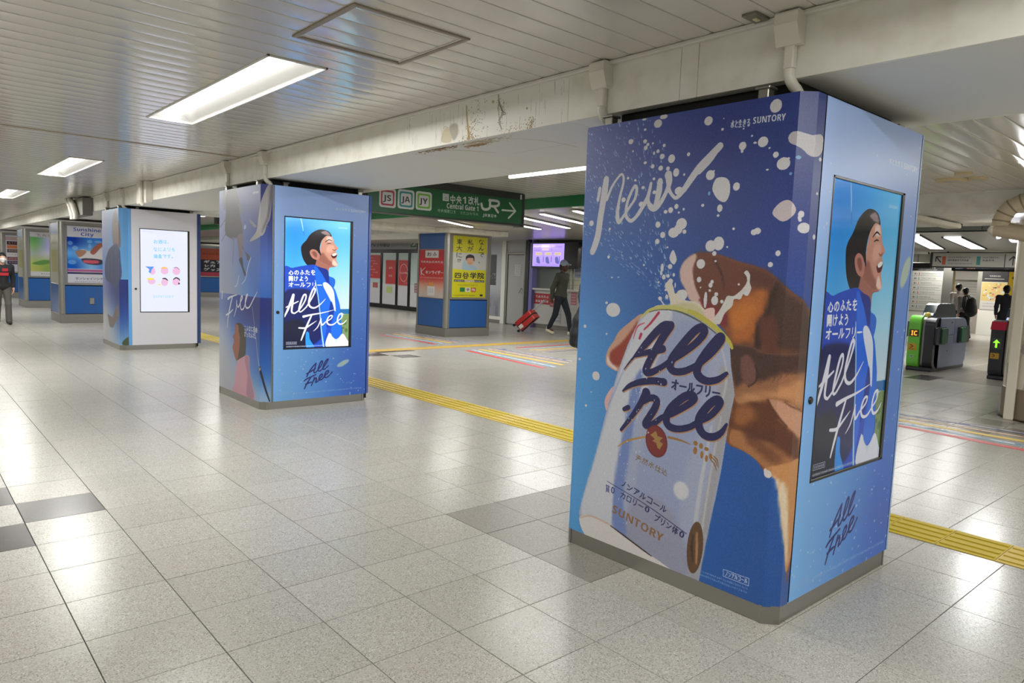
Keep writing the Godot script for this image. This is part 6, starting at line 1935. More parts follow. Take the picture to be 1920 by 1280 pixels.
func counter():
	var x = 12.6
	var wm = mat("pale_grey_panel", rgb8(176, 176, 174), 0.45)
	var z0: float = Vector3(12.600, 1.708, -13.626).z
	var z1: float = Vector3(12.600, 1.724, -12.656).z
	struct("wall_door", box(Vector3(x, 0, -13.75), Vector3(x + 0.15, 2.5, z1)), wm)
	struct("trim_2", box(Vector3(x - 0.05, 0, -13.78), Vector3(x + 0.02, 2.5, -13.6)), mat("white_metal", Color.WHITE))
	var d = struct("door_1", box(Vector3(x - 0.04, 0.03, z0 + 0.14), Vector3(x + 0.01, 2.06, z1 - 0.1), 0.006), mat("door_grey", rgb8(160, 160, 158), 0.4))
	var st = tool()
	bx(st, Vector3(x - 0.03, 1.05, z0 + 0.11), Vector3(0.08, 2.1, 0.06), 0.006)
	bx(st, Vector3(x - 0.03, 1.05, z1 - 0.07), Vector3(0.08, 2.1, 0.06), 0.006)
	bx(st, Vector3(x - 0.03, 2.1, (z0 + z1) / 2), Vector3(0.08, 0.06, z1 - z0 - 0.12), 0.006)
	obj("frame", st, mat("steel_dull", Color.WHITE), d)
	st = tool()
	tube(st, [Vector3(x - 0.05, 1.08, z1 - 0.18), Vector3(x - 0.1, 1.08, z1 - 0.18), Vector3(x - 0.1, 1.0, z1 - 0.2), Vector3(x - 0.1, 0.96, z1 - 0.26)], [0.014], 8)
	obj("handle", st, mat("steel", Color.WHITE), d)
	var a: Vector3 = Vector3(12.560, 1.776, -13.174)
	var b: Vector3 = Vector3(12.560, 1.455, -12.919)
	tag(sheet("paper_notice", Vector3(x - 0.045, a.y, a.z), Vector3(x - 0.045, a.y, b.z), Vector3(x - 0.045, b.y, a.z), 0.003, print_mat("door_notice", art_notice(ink(196, 196, 194), ink(110, 110, 112), 6, 200, 400, 4), 0.6), mat("white_plastic", Color.WHITE)), "white paper notice taped on the grey door", "notice")
	# black pier, violet edge and the counter
	struct("trim_3", box(Vector3(x - 0.12, 0, z1), Vector3(x + 0.1, 2.5, z1 + 0.16)), mat("dark", Color.WHITE))
	struct("trim_4", box(Vector3(x - 0.1, 0, z1 + 0.16), Vector3(x + 0.1, 2.5, z1 + 0.3)), mat("violet", rgb8(120, 116, 178), 0.4))
	var c = thing("service_counter", "pale service counter with a glass screen under the purple monitor", "counter", Vector3(x, 0, z1 + 0.3))
	obj("front", box(Vector3(0, 0.12, 0), Vector3(0.12, 1.08, 4.4)), mat("counter_white", rgb8(190, 190, 186), 0.4), c)
	obj("kick_plate", box(Vector3(0.03, 0, 0), Vector3(0.12, 0.12, 4.4)), mat("steel_dull", Color.WHITE), c)
	obj("counter_top", box(Vector3(-0.08, 1.08, 0), Vector3(0.4, 1.13, 4.4)), mat("white_metal", Color.WHITE), c)
	obj("glass_screen", box(Vector3(0.1, 1.13, 0), Vector3(0.11, 2.05, 4.4), 0.001), glass(), c)
	obj("header", box(Vector3(0.05, 2.3, 0), Vector3(0.2, 2.465, 4.4)), mat("deep_green", rgb8(24, 60, 42), 0.5), c)
	for z in [1.4, 2.9]:
		obj("upright", box(Vector3(0.08, 1.13, z), Vector3(0.13, 2.3, z + 0.06)), mat("steel_dull", Color.WHITE), c)
	# room behind the glass
	struct("wall_counter_room", box(Vector3(15.0, 0, -15.2), Vector3(15.2, 2.5, -4.0)), mat("room_wall", rgb8(206, 202, 178), 0.6))
	var l = thing("counter_room_light", "bright tube light behind the counter glass", "ceiling light", Vector3(13.6, 2.45, -9.2))
	st = tool()
	bx(st, Vector3(0, 0, 0), Vector3(0.12, 0.04, 2.4), 0.006)
	obj("diffuser", st, glow_mat("strip_lamp", Color.WHITE, 2.2), l)
	lamp_area("counter_room_light_glow", Vector3(0, -0.03, 0), Vector2(0.12, 2.3), WARM, 2.0, Vector3.DOWN, l)
	var bc = thing("back_counter", "pale storage counter behind the service glass", "counter", Vector3(13.12, 0, z1 + 0.4))
	obj("body", box(Vector3(0.02, 0, 0), Vector3(0.62, 1.1, 3.5)), mat("counter_white", Color.WHITE), bc)
	obj("counter_top", box(Vector3(0, 1.1, -0.02), Vector3(0.64, 1.13, 3.52)), mat("white_metal", Color.WHITE), bc)
	for i in 2:
		var tz = z1 + 0.75 + i * 0.4
		var v = thing("water_cooler_tank" if i == 0 else "storage_box", ["clear round tank standing behind the counter glass", "cream cabinet of shelves behind the counter glass"][i], ["tank", "cabinet"][i], Vector3(13.42, 1.13, tz))
		st = tool()
		if i == 0:
			lathe(st, [[0.002, 0.0], [0.17, 0.0], [0.18, 0.02], [0.18, 0.5], [0.15, 0.56], [0.06, 0.6], [0.055, 0.66], [0.002, 0.66]])
			obj("tank", st, mat("tank", rgb8(176, 184, 178), 0.2), v)
			for y in [0.12, 0.25, 0.38]:
				st = tool()
				lathe(st, [[0.18, y - 0.012], [0.188, y], [0.18, y + 0.012]])
				obj("rib", st, mat("tank", Color.WHITE), v)
		else:
			bx(st, Vector3(0, 0.35, 0.15), Vector3(0.3, 0.7, 0.5), 0.01)
			obj("body", st, mat("cabinet_cream", rgb8(216, 208, 168), 0.5), v)
			for y in [0.12, 0.26, 0.4, 0.54]:
				st = tool()
				bx(st, Vector3(-0.155, y, 0.15), Vector3(0.02, 0.012, 0.46), 0.003)
				obj("shelf_edge", st, mat("steel_dull", Color.WHITE), v)
	# monitor
	var m0: Vector3 = Vector3(12.300, 2.361, -12.145)
	var m1: Vector3 = Vector3(12.300, 1.743, -10.909)
	var m = thing("monitor_display", "hanging monitor with a purple guidance page above the counter", "monitor", Vector3(12.3, m1.y, m0.z))
	var hh = m0.y - m1.y
	var ww = m1.z - m0.z
	obj("case", box(Vector3(0, -0.05, -0.06), Vector3(0.12, hh + 0.05, ww + 0.5), 0.01), mat("black_frame", Color.WHITE), m)
	sheet("display_screen", Vector3(-0.006, hh, 0), Vector3(-0.006, hh, ww), Vector3(-0.006, 0, 0), 0.005, screen_mat("monitor", art_monitor(), 0.9), mat("black_frame", Color.WHITE), m)
	st = tool()
	tube(st, [Vector3(0.06, hh + 0.05, 0.1), Vector3(0.06, 2.462 - m1.y, 0.1)], [0.03], 10)
	obj("pole", st, mat("dark", Color.WHITE), m)
	st = tool()
	lathe(st, [[0.002, 0.07], [0.05, 0.05], [0.07, 0.0], [0.05, -0.05], [0.002, -0.07]], Vector3(0.0, hh + 0.08, -0.14), 14)
	obj("camera_ball", st, mat("black_frame", Color.WHITE), m)
	var cards = [[Vector3(12.590, 0.985, -12.328), Vector3(12.590, 0.686, -11.674), ink(170, 44, 48), "red notice board with white writing on the counter front"], [Vector3(12.590, 0.985, -11.671), Vector3(12.590, 0.640, -11.459), ink(176, 70, 74), "narrow red leaflet beside the red notice board"], [Vector3(12.590, 0.684, -11.461), Vector3(12.590, 0.196, -11.242), ink(186, 186, 190), "white leaflet low on the counter front by the walking man"], [Vector3(12.590, 1.065, -10.869), Vector3(12.590, 0.730, -10.667), ink(190, 110, 130), "pink leaflet on the counter right of the walking man"]]
	for i in 4:
		var p: Vector3 = cards[i][0]
		var q: Vector3 = cards[i][1]
		var o = sheet("notice", Vector3(x - 0.012, p.y, p.z), Vector3(x - 0.012, p.y, q.z), Vector3(x - 0.012, q.y, p.z), 0.01, print_mat("counter_notice_%d" % i, art_notice(cards[i][2], w_() if i != 2 else ink(90, 110, 150), [2, 4, 5, 4][i], 500, 300, 40 + i), 0.4), mat("white_plastic", Color.WHITE))
		tag(o, cards[i][3], "notice")
	var pp: Vector3 = Vector3(12.660, 2.215, -10.871)
	var pq: Vector3 = Vector3(12.660, 1.450, -10.545)
	tag(sheet("poster", Vector3(x + 0.08, pp.y, pp.z), Vector3(x + 0.08, pp.y, pq.z), Vector3(x + 0.08, pq.y, pp.z), 0.006, print_mat("counter_poster", art_notice(ink(170, 176, 186), ink(60, 100, 160), 6, 300, 600, 60), 0.4), mat("white_plastic", Color.WHITE)), "pale blue and white poster on the counter glass", "poster")
	# closing walls of this corner
	struct("wall_corner", box(Vector3(12.6, 0, -7.2), Vector3(15.2, 2.5, -7.0)), mat("plaster", Color.WHITE))

func glass() -> StandardMaterial3D:
	var g = mat("glass", Color(0.86, 0.92, 0.9, 0.12), 0.05)
	g.transparency = BaseMaterial3D.TRANSPARENCY_ALPHA
	return g

func floor_marks():
	# yellow tactile paving: plates with raised bars
	var t = thing("tactile_paving", "yellow tactile guide strip with raised bars along the white floor", "tactile paving", Vector3(3.24, 0, 0))
	var plate = tool()
	bx(plate, Vector3(0, 0.002, 0), Vector3(0.38, 0.004, 0.297), 0.0015)
	for k in 4:
		bx(plate, Vector3(-0.135 + k * 0.09, 0.006, 0), Vector3(0.03, 0.008, 0.28), 0.003)
	var pm = plate.commit()
	var yellow = mat("yellow", Color.WHITE)
	var faded = mat("yellow_faded", rgb8(196, 168, 56), 0.5)
	for i in 100:
		var o = obj("tactile_plate", pm, yellow if rng.randf() < 0.6 else faded, t)
		o.position = Vector3(0.19, 0, 5.0 - i * 0.3)
	t = thing("guide_line", "far dull yellow guide line crossing the floor before the blue poster column", "guide line", Vector3(0, 0, 0))
	var st = tool()
	var a: Vector3 = Vector3(4.618, 0.000, -8.660)
	var b: Vector3 = Vector3(11.435, 0.000, -8.978)
	a.y = 0
	b.y = 0
	var along = (b - a).normalized()
	var side = Vector3(-along.z, 0, along.x) * 0.17
	bx(st, Vector3.ZERO, Vector3(a.distance_to(b), 0.006, 0.3), 0.002, Transform3D(Basis(along, Vector3.UP, along.cross(Vector3.UP)), (a + b) * 0.5 + Vector3(0, 0.003, 0)))
	obj("strip", st, mat("yellow_dull", rgb8(186, 152, 66), 0.5), t)
	# coloured lines for walkers
	var cols = [rgb8(200, 50, 60), rgb8(120, 170, 210), rgb8(222, 188, 70), rgb8(176, 130, 90), rgb8(70, 76, 140)]
	var sets = [
		["long striped floor sticker of red, blue and yellow lines left of the black bag", [[Vector3(6.977, 0.000, -8.113), Vector3(6.582, 0.000, -5.569)], [Vector3(7.135, 0.000, -8.150), Vector3(6.860, 0.000, -5.583)], [Vector3(7.337, 0.000, -8.173), Vector3(7.182, 0.000, -5.730)], [Vector3(7.565, 0.000, -8.188), Vector3(7.467, 0.000, -5.910)], [Vector3(7.819, 0.000, -8.196), Vector3(7.709, 0.000, -6.043)]], 0.09],
		["short striped floor sticker in front of the blue poster column", [[Vector3(7.094, 0.000, -11.545), Vector3(7.078, 0.000, -9.321)], [Vector3(7.237, 0.000, -11.503), Vector3(7.314, 0.000, -9.352)], [Vector3(7.479, 0.000, -11.574), Vector3(7.534, 0.000, -9.390)], [Vector3(7.676, 0.000, -11.518), Vector3(7.736, 0.000, -9.437)], [Vector3(7.978, 0.000, -11.575), Vector3(7.920, 0.000, -9.492)]], 0.09],
		["striped floor sticker running sideways beyond the long one, near the red suitcase", [[Vector3(8.253, 0.000, -8.139), Vector3(10.152, 0.000, -8.248)], [Vector3(8.244, 0.000, -7.933), Vector3(9.881, 0.000, -7.990)], [Vector3(8.255, 0.000, -7.724), Vector3(9.624, 0.000, -7.743)], [Vector3(8.267, 0.000, -7.518), Vector3(9.458, 0.000, -7.585)], [Vector3(8.278, 0.000, -7.317), Vector3(9.220, 0.000, -7.357)]], 0.07],
		["striped floor sticker with small writing between can column and round pillar", [[Vector3(6.952, 0.000, -0.472), Vector3(6.761, 0.000, 1.148)], [Vector3(7.122, 0.000, -0.538), Vector3(7.011, 0.000, 1.098)], [Vector3(7.298, 0.000, -0.607), Vector3(7.277, 0.000, 1.045)], [Vector3(7.520, 0.000, -0.694), Vector3(7.528, 0.000, 0.995)], [Vector3(7.714, 0.000, -0.769), Vector3(7.795, 0.000, 0.942)]], 0.1]]
	for s in sets:
		t = thing("floor_sticker", s[0], "floor sticker", Vector3.ZERO, 0.0, "striped floor stickers")
		for i in 5:
			var p: Vector3 = s[1][i][0]
			var q: Vector3 = s[1][i][1]
			p.y = 0.0
			q.y = 0.0
			var d = (q - p).normalized()
			st = tool()
			bx(st, Vector3.ZERO, Vector3(p.distance_to(q), 0.0016, s[2]), 0.0004, Transform3D(Basis(d, Vector3.UP, d.cross(Vector3.UP)), (p + q) * 0.5 + Vector3(0, 0.0012, 0)))
			obj("stripe", st, mat("stripe_%d" % i, cols[i], 0.45), t)
			if i % 2 == 1 or i == 4:
				for k in 10:
					var st2 = tool()
					var c = p.lerp(q, (k + 0.5) / 10.0 + rng.randf_range(-0.03, 0.03))
					bx(st2, Vector3.ZERO, Vector3(0.12 + rng.randf() * 0.16, 0.001, s[2] * 0.4), 0.0003, Transform3D(Basis(d, Vector3.UP, d.cross(Vector3.UP)), c + Vector3(0, 0.0024, 0)))
					obj("word_mark", st2, mat("sticker_white", rgb8(214, 206, 194), 0.5), t)

# ---------------------------------------------------------------- ticket gates
func gate(label: String, at: Vector3, shell_m: Material, front_m: Material, accent: Material, kind: int) -> Node3D:   # front end at x = 0, body towards +x, outer face at z = 0, pod on the -z side
	var t = thing("ticket_gate", label, "ticket gate", at, 0.0, "automatic ticket gates")
	var long = 1.8
	var dark = mat("gate_dark", rgb8(38, 40, 46), 0.3)
	var st = tool()
	prism(st, round_rect(0.02, 0.0, long + 0.02, 0.07, [0.02, 0.02, 0.02, 0.02]), 0.42, Transform3D(Basis(), Vector3(0, 0, -0.44)))
	obj("plinth", st, dark, t)
	st = tool()
	prism(st, round_rect(0.1, 0.06, long, 0.98, [0.16, 0.16, 0.28, 0.16]), 0.15, Transform3D(Basis(), Vector3(0, 0, -0.15)))
	obj("side_shell", st, shell_m, t)
	st = tool()
	prism(st, round_rect(0.0, 0.05, 0.3, 0.99, [0.14, 0.02, 0.02, 0.14]), 0.165, Transform3D(Basis(), Vector3(0, 0, -0.165)))
	obj("end_cap", st, dark, t)
	st = tool()
	prism(st, round_rect(0.05, 0.05, 0.2, 1.0, [0.1, 0.02, 0.02, 0.1]), 0.05, Transform3D(Basis(), Vector3(0, 0, -0.22)))
	obj("silver_spine", st, mat("steel", Color.WHITE), t)
	st = tool()
	prism(st, round_rect(-0.02, 0.05, 0.42, 1.02, [0.12, 0.12, 0.14, 0.14]), 0.2, Transform3D(Basis(), Vector3(0, 0, -0.43)))
	var pod = obj("reader_pod", st, front_m, t)
	st = tool()
	prism(st, round_rect(0.3, 0.06, long - 0.1, 0.95, [0.12, 0.12, 0.2, 0.2]), 0.2, Transform3D(Basis(), Vector3(0, 0, -0.43)))
	obj("rear_shell", st, shell_m, t)
	# hood on top
	st = tool()
	prism(st, PackedVector2Array([Vector2(0.25, 0.97), Vector2(1.45, 0.97), Vector2(1.5, 1.0), Vector2(1.36, 1.2), Vector2(1.28, 1.25), Vector2(0.55, 1.25), Vector2(0.42, 1.22), Vector2(0.3, 1.06)]), 0.2, Transform3D(Basis(), Vector3(0, 0, -0.32)))
	obj("hood", st, mat("gate_hood", rgb8(44, 52, 56), 0.15), t)
	st = tool()
	prism(st, PackedVector2Array([Vector2(0.26, 1.03), Vector2(0.5, 1.235), Vector2(0.52, 1.22), Vector2(0.29, 1.02)]), 0.16, Transform3D(Basis(), Vector3(0, 0, -0.3)))
	obj("reader_screen", st, glow_mat("reader_screen", Color(0.2, 0.3, 0.75), 0.5), t)
	st = tool()
	lathe(st, [[0.002, 0.0], [0.045, 0.0], [0.05, 0.02], [0.05, 0.07], [0.03, 0.09], [0.002, 0.095]], Vector3(0.2, 0.99, -0.2), 16)
	obj("signal_lamp", st, mat("signal_yellow", rgb8(210, 190, 80), 0.3), t)
	# flap boxes on the outer face
	for e in [[0.02, 0.52, 0], [1.24, 1.82, 1]]:
		st = tool()
		prism(st, round_rect(e[0], 0.5, e[1], 0.82, [0.03, 0.05, 0.05, 0.03]), 0.05, Transform3D(Basis(), Vector3(0, 0, -0.01)))
		obj("flap_box", st, dark, t)
		st = tool()
		var g0 = e[0] + (0.22 if e[2] == 0 else 0.06)
		prism(st, round_rect(g0, 0.52, g0 + 0.3, 0.8, [0.02, 0.05, 0.05, 0.02]), 0.03, Transform3D(Basis(), Vector3(0, 0, 0.035)))
		obj("flap", st, accent, t)
	for e in [[0.62, 0.66, 1.06, 0.67], [0.62, 0.66, 0.625, 0.5], [0.3, 0.49, 1.24, 0.494], [1.06, 0.5, 1.065, 0.96]]:
		st = tool()
		bx(st, Vector3((e[0] + e[2]) / 2, (e[1] + e[3]) / 2, 0.0), Vector3(absf(e[2] - e[0]), absf(e[3] - e[1]), 0.004), 0.001)
		obj("seam", st, dark, t)
	st = tool()
	bx(st, Vector3(0.9, 0.9, 0.002), Vector3(0.07, 0.02, 0.006), 0.002)
	bx(st, Vector3(0.75, 0.36, 0.002), Vector3(0.07, 0.015, 0.006), 0.002)
	obj("lock", st, dark, t)
	# front of the pod, facing -x
	if kind == 0:
		var d = Cv.new(220, 130, 0.6, sc(30, 14, 8))
		d.latin("IC", 40, 108, 190, 108, 84, sc(255, 150, 40))
		sheet("led_display", Vector3(-0.026, 0.76, -0.41), Vector3(-0.026, 0.76, -0.25), Vector3(-0.026, 0.63, -0.41), 0.006, screen_mat("ic_display", d, 1.2), dark, pod)
		var y = Cv.new(200, 150, 0.5, ink(206, 160, 40))
		y.stroke("60 30 120 60 60 90", [16, 16, 16], ink(50, 44, 30))
		y.small_print(30, 120, 170, 120, 30, ink(60, 50, 30), 2)
		sheet("yellow_label", Vector3(-0.023, 0.5, -0.42), Vector3(-0.023, 0.5, -0.27), Vector3(-0.023, 0.37, -0.42), 0.003, print_mat("gate_label", y), dark, pod)
		st = tool()
		lathe(st, [[0.03, 0.0], [0.03, 0.004], [0.002, 0.004]], Vector3(-0.02, 0.26, -0.34), 14, Basis(Vector3.FORWARD, -PI / 2))
		obj("round_badge", st, mat("badge", rgb8(150, 200, 170), 0.3), pod)
	else:
		var d = Cv.new(200, 240, 0.6, sc(16, 18, 16))
		d.fill("100 30 170 100 120 100 120 200 80 200 80 100 30 100", sc(120, 255, 40), 0.0, false)
		sheet("arrow_display", Vector3(-0.024, 0.72, -0.41), Vector3(-0.024, 0.72, -0.26), Vector3(-0.024, 0.52, -0.41), 0.006, screen_mat("arrow_display", d, 1.2), dark, pod)
		var y = Cv.new(200, 130, 0.5, ink(196, 150, 40))
		y.stroke("50 30 100 60 50 90", [16, 16, 16], ink(50, 44, 30))
		sheet("yellow_label", Vector3(-0.023, 0.46, -0.41), Vector3(-0.023, 0.46, -0.28), Vector3(-0.023, 0.36, -0.41), 0.003, print_mat("gate_label_red", y), dark, pod)
		st = tool()
		prism(st, PackedVector2Array([Vector2(-0.04, 0.86), Vector2(0.2, 0.86), Vector2(0.26, 1.0), Vector2(0.02, 1.0)]), 0.22, Transform3D(Basis(), Vector3(0, 0, -0.44)))
		obj("red_slot_cover", st, mat("gate_red", rgb8(170, 34, 62), 0.3), pod)
	return t

func gates():
	var shell_m = mat("gate_shell", rgb8(140, 148, 170), 0.35, 0.2)
	var accent = mat("gate_flap", rgb8(44, 104, 70), 0.4)
	gate("grey ticket gate with a bright green end showing the letters IC", Vector3(13.0, 0, -2.04), shell_m, mat("gate_green", rgb8(110, 196, 66), 0.3), accent, 0)
	gate("dark ticket gate with a red slot and green arrow, behind the round pillar", Vector3(13.0, 0, -0.72), shell_m, mat("gate_dark", Color.WHITE), accent, 1)
	gate("dark ticket gate mostly hidden behind the can column", Vector3(13.3, 0, -3.25), shell_m, mat("gate_dark", Color.WHITE), accent, 2)

func right_side():
	# round pillar with a brown foot
	var cx = 9.07
	var cz = 0.62
	var t = thing("round_pillar", "round cream pillar with peeling paint and a brown foot at the right edge", "pillar", Vector3(cx, 0, cz))
	var mesh = CylinderMesh.new()
	mesh.top_radius = 0.54
	mesh.bottom_radius = 0.54
	mesh.height = 2.0
	mesh.radial_segments = 48
	var sh = obj("shaft", mesh, print_mat("pillar_paint", art_pillar(), 0.5), t)
	sh.position.y = 1.36
	var st = tool()
	lathe(st, [[0.54, 0.37], [0.548, 0.366], [0.55, 0.36], [0.55, 0.03], [0.57, 0.0], [0.01, 0.0]], Vector3.ZERO, 48)
	obj("foot_band", st, mat("brown_foot", rgb8(118, 104, 84), 0.25), t)
	st = tool()
	bx(st, Vector3(-0.45, 1.18, -0.35), Vector3(0.1, 2.36, 0.1), 0.01)
	obj("corner_strip", st, mat("cream", Color.WHITE), t)
	# lagged duct elbow above it
	t = thing("lagged_duct", "cream lagged air duct bending down under the far beam", "duct", Vector3(7.850, 2.316, 0.303))
	var o = t.position
	var path := []
	for p in [Vector3(7.850, 2.504, 0.706), Vector3(7.850, 2.498, 0.524), Vector3(7.850, 2.466, 0.376), Vector3(7.850, 2.398, 0.261), Vector3(7.850, 2.291, 0.202), Vector3(7.850, 2.211, 0.194)]:
		path.append(p - o)
	var fine := []
	for i in path.size() - 1:
		for j in 4:
			fine.append(path[i].cubic_interpolate(path[i + 1], path[maxi(i - 1, 0)], path[mini(i + 2, path.size() - 1)], j / 4.0))
	fine.append(path[-1])
	st = tool()
	tube(st, [Vector3(7.850, 2.189, 0.145) - o, Vector3(7.850, 2.150, 0.317) - o, Vector3(7.850, 2.054, 0.746) - o], [0.085], 4)
	obj("branch", st, mat("lagging", rgb8(206, 192, 166), 0.7), t)
	st = tool()
	tube(st, fine, [0.085], 16)
	obj("duct", st, mat("lagging", rgb8(206, 192, 166), 0.7), t)
	for i in range(2, fine.size() - 1, 3):
		var d = (fine[i + 1] - fine[i - 1]).normalized() * 0.008
		st = tool()
		tube(st, [fine[i] - d, fine[i] + d], [0.088], 16)
		obj("band", st, mat("lagging_band", rgb8(150, 136, 112), 0.7), t)
	# spotlights below the duct
	for k in 2:
		var at = [Vector3(9.200, 2.213, -0.156), Vector3(9.200, 2.171, 0.000)][k]
		t = thing("spotlight", ["small track spotlight turned sideways under the duct", "glaring track spotlight right under the duct by the pillar"][k], "spotlight", at)
		st = tool()
		var ax = Vector3(-0.75, -0.35, 0.25).normalized() if k == 1 else Vector3(-0.2, -0.5, 0.75).normalized()
		tube(st, [-ax * 0.16, -ax * 0.14, ax * 0.0], [0.04, 0.06, 0.065], 14)
		obj("housing", st, mat("white_metal", Color.WHITE), t)
		st = tool()
		tube(st, [ax * 0.001, ax * 0.012], [0.056, 0.05], 14)
		obj("lamp_lens", st, glow_mat("spot_lamp", Color(0.9, 0.9, 1.0), 6.0), t)
		st = tool()
		tube(st, [-ax * 0.08, Vector3(-ax.x * 0.08, 2.36 - at.y, -ax.z * 0.08)], [0.012], 8)
		obj("arm", st, mat("white_metal", Color.WHITE), t)
		var l = SpotLight3D.new()
		l.name = "spotlight_glow"
		l.light_energy = 1.5
		l.light_size = 0.05
		l.spot_angle = 40
		l.spot_range = 20
		l.shadow_enabled = true
		t.add_child(l, true)
		l.transform = Transform3D(Basis.looking_at(ax, Vector3.UP), ax * 0.03)
	# unlit batten under the beam
	var b0: Vector3 = Vector3(7.279, 2.290, -0.619)
	var b1: Vector3 = Vector3(8.929, 2.290, -0.610)
	t = thing("batten_fitting", "unlit cream batten fitting under the far beam", "light fitting", Vector3(b1.x, 2.29, b1.z))
	st = tool()
	bx(st, Vector3(-0.85, 0.02, 0), Vector3(1.8, 0.06, 0.16), 0.01)
	obj("body", st, mat("cream", Color.WHITE), t)
	st = tool()
	bx(st, Vector3(0.055, 0.02, 0), Vector3(0.02, 0.07, 0.17), 0.004)
	obj("end_cap", st, mat("dark", Color.WHITE), t)

func gate_hall():
	var hall = mat("hall_ceiling", rgb8(196, 190, 180), 0.3)
	struct("ceiling", box(Vector3(11.8, 2.45, -2.6), Vector3(14.2, 2.5, 7.9)), hall)
	struct("ceiling", box(Vector3(14.2, 2.45, -14), Vector3(22, 2.5, 7.9)), hall)
	struct("ceiling", box(Vector3(22, 2.95, -14), Vector3(36, 3.0, 7.9)), hall)
	struct("wall_hall_left", box(Vector3(15.2, 0, -14.2), Vector3(36, 3.4, -14)), mat("plaster", Color.WHITE))
	struct("ceiling", box(Vector3(9.6, 3.0, -2.6), Vector3(11.8, 3.05, 7.9)), mat("deep_green", Color.WHITE))
	var f = struct("trim_5", box(Vector3(11.78, 2.45, -2.6), Vector3(11.82, 2.47, 7.9)), mat("dark", Color.WHITE))
	for i in 6:
		var z = -2.6 + i * 0.5
		obj("fascia_panel", box(Vector3(11.78, 2.47, z + 0.008), Vector3(11.82, 2.62, z + 0.492)), mat("fascia_grey", rgb8(150, 152, 148), 0.4), f)
	obj("green_band", box(Vector3(11.8, 2.62, -2.6), Vector3(11.85, 3.0, 7.9)), mat("deep_green", Color.WHITE), f)
	obj("green_wedge", box(Vector3(11.75, 2.40, 0.4), Vector3(11.79, 3.0, 7.9)), mat("deep_green", Color.WHITE), f)
	struct("wall_hall_side", box(Vector3(9.6, 2.45, -2.62), Vector3(14.2, 3.05, -2.58)), mat("plaster", Color.WHITE))
	var glow = glow_mat("strip_lamp", Color.WHITE, 2.2)
	var ends = [[Vector3(12.257, 2.440, -2.315), Vector3(16.595, 2.440, -3.318)], [Vector3(12.938, 2.440, -1.872), Vector3(16.623, 2.440, -2.514)]]
	for i in 2:
		var a: Vector3 = ends[i][0]
		var b: Vector3 = ends[i][1]
		var t = thing("panel_light", ["bright ceiling panel light just right of the can column", "bright ceiling panel light above the overhead gate sign"][i], "ceiling light", (a + b) * 0.5, atan2(-(b - a).z, (b - a).x))
		var len = a.distance_to(b)
		var st = tool()
		bx(st, Vector3(0, 0.0, 0), Vector3(len, 0.02, 0.26), 0.003)
		obj("diffuser", st, glow, t)
		st = tool()
		for s in [-1, 1]:
			bx(st, Vector3(0, 0, s * 0.15), Vector3(len + 0.1, 0.03, 0.03), 0.004)
		obj("frame", st, mat("dark", Color.WHITE), t)
		lamp_area("panel_light_glow", Vector3(0, -0.03, 0), Vector2(len, 0.25), WARM, 2.0, Vector3.DOWN, t)
	for p in [Vector3(26, 2.9, -6), Vector3(26, 2.9, -1), Vector3(18, 2.4, 3), Vector3(31, 2.9, -9)]:
		var t = thing("panel_light", "ceiling panel light farther inside the gate hall", "ceiling light", p, 0.0, "far panel lights")
		var st = tool()
		bx(st, Vector3(0, 0.02, 0), Vector3(2.4, 0.02, 0.3), 0.003)
		obj("diffuser", st, glow, t)
		lamp_area("panel_light_glow", Vector3(0, -0.02, 0), Vector2(2.4, 0.3), WARM, 8.0, Vector3.DOWN, t)
	# overhead sign
	var a: Vector3 = Vector3(18.000, 2.412, -3.859)
	var b: Vector3 = Vector3(18.000, 2.087, -3.831)
	var t = thing("gate_sign", "white overhead sign with black arrows above the ticket gates", "sign", Vector3(18, b.y, a.z))
	var hh = a.y - b.y
	obj("housing", box(Vector3(0.01, -0.03, -0.06), Vector3(0.16, hh + 0.02, 2.7)), mat("sign_grey", Color.WHITE), t)
	sheet("sign_face", Vector3(0, hh, 0), Vector3(0, hh, 2.66), Vector3(0, 0, 0), 0.01, print_mat("overhead", art_overhead(), 0.4), mat("sign_grey", Color.WHITE), t)
	for z in [0.3, 2.2]:
		var st = tool()
		tube(st, [Vector3(0.08, hh, z), Vector3(0.08, 2.46 - b.y, z)], [0.02], 8)
		obj("hanger", st, mat("dark", Color.WHITE), t)
	# low white fascia left of it
	a = Vector3(18.200, 2.393, -4.540)
	b = Vector3(18.200, 2.185, -3.954)
	t = thing("white_fascia", "white fascia board left of the overhead gate sign", "fascia board", Vector3(18.2, b.y, a.z))
	for i in 2:
		obj("board", box(Vector3(0, 0, i * (b.z - a.z) / 2), Vector3(0.1, a.y - b.y, (i + 1) * (b.z - a.z) / 2 - 0.02)), mat("white_metal", Color.WHITE), t)
	for z in [0.1, b.z - a.z - 0.1]:
		obj("hanger", box(Vector3(0.03, a.y - b.y, z), Vector3(0.06, 2.449 - b.y, z + 0.03)), mat("dark", Color.WHITE), t)
	obj("lower_rail", box(Vector3(0.02, -0.14, 0), Vector3(0.12, -0.01, b.z - a.z)), mat("dark", Color.WHITE), t)
	# boards in the hall
	a = Vector3(26.000, 2.367, -7.161)
	b = Vector3(26.000, 0.788, -6.172)
	t = thing("direction_board", "white board listing exits with arrows, black header, beyond the gates", "board", Vector3(26, 0, a.z))
	obj("stand", box(Vector3(0.02, 0, -0.05), Vector3(0.2, b.y, b.z - a.z + 0.05)), mat("white_metal", Color.WHITE), t)
	obj("case", box(Vector3(0.02, b.y, -0.1), Vector3(0.2, a.y + 0.05, b.z - a.z + 0.3)), mat("steel_dull", Color.WHITE), t)
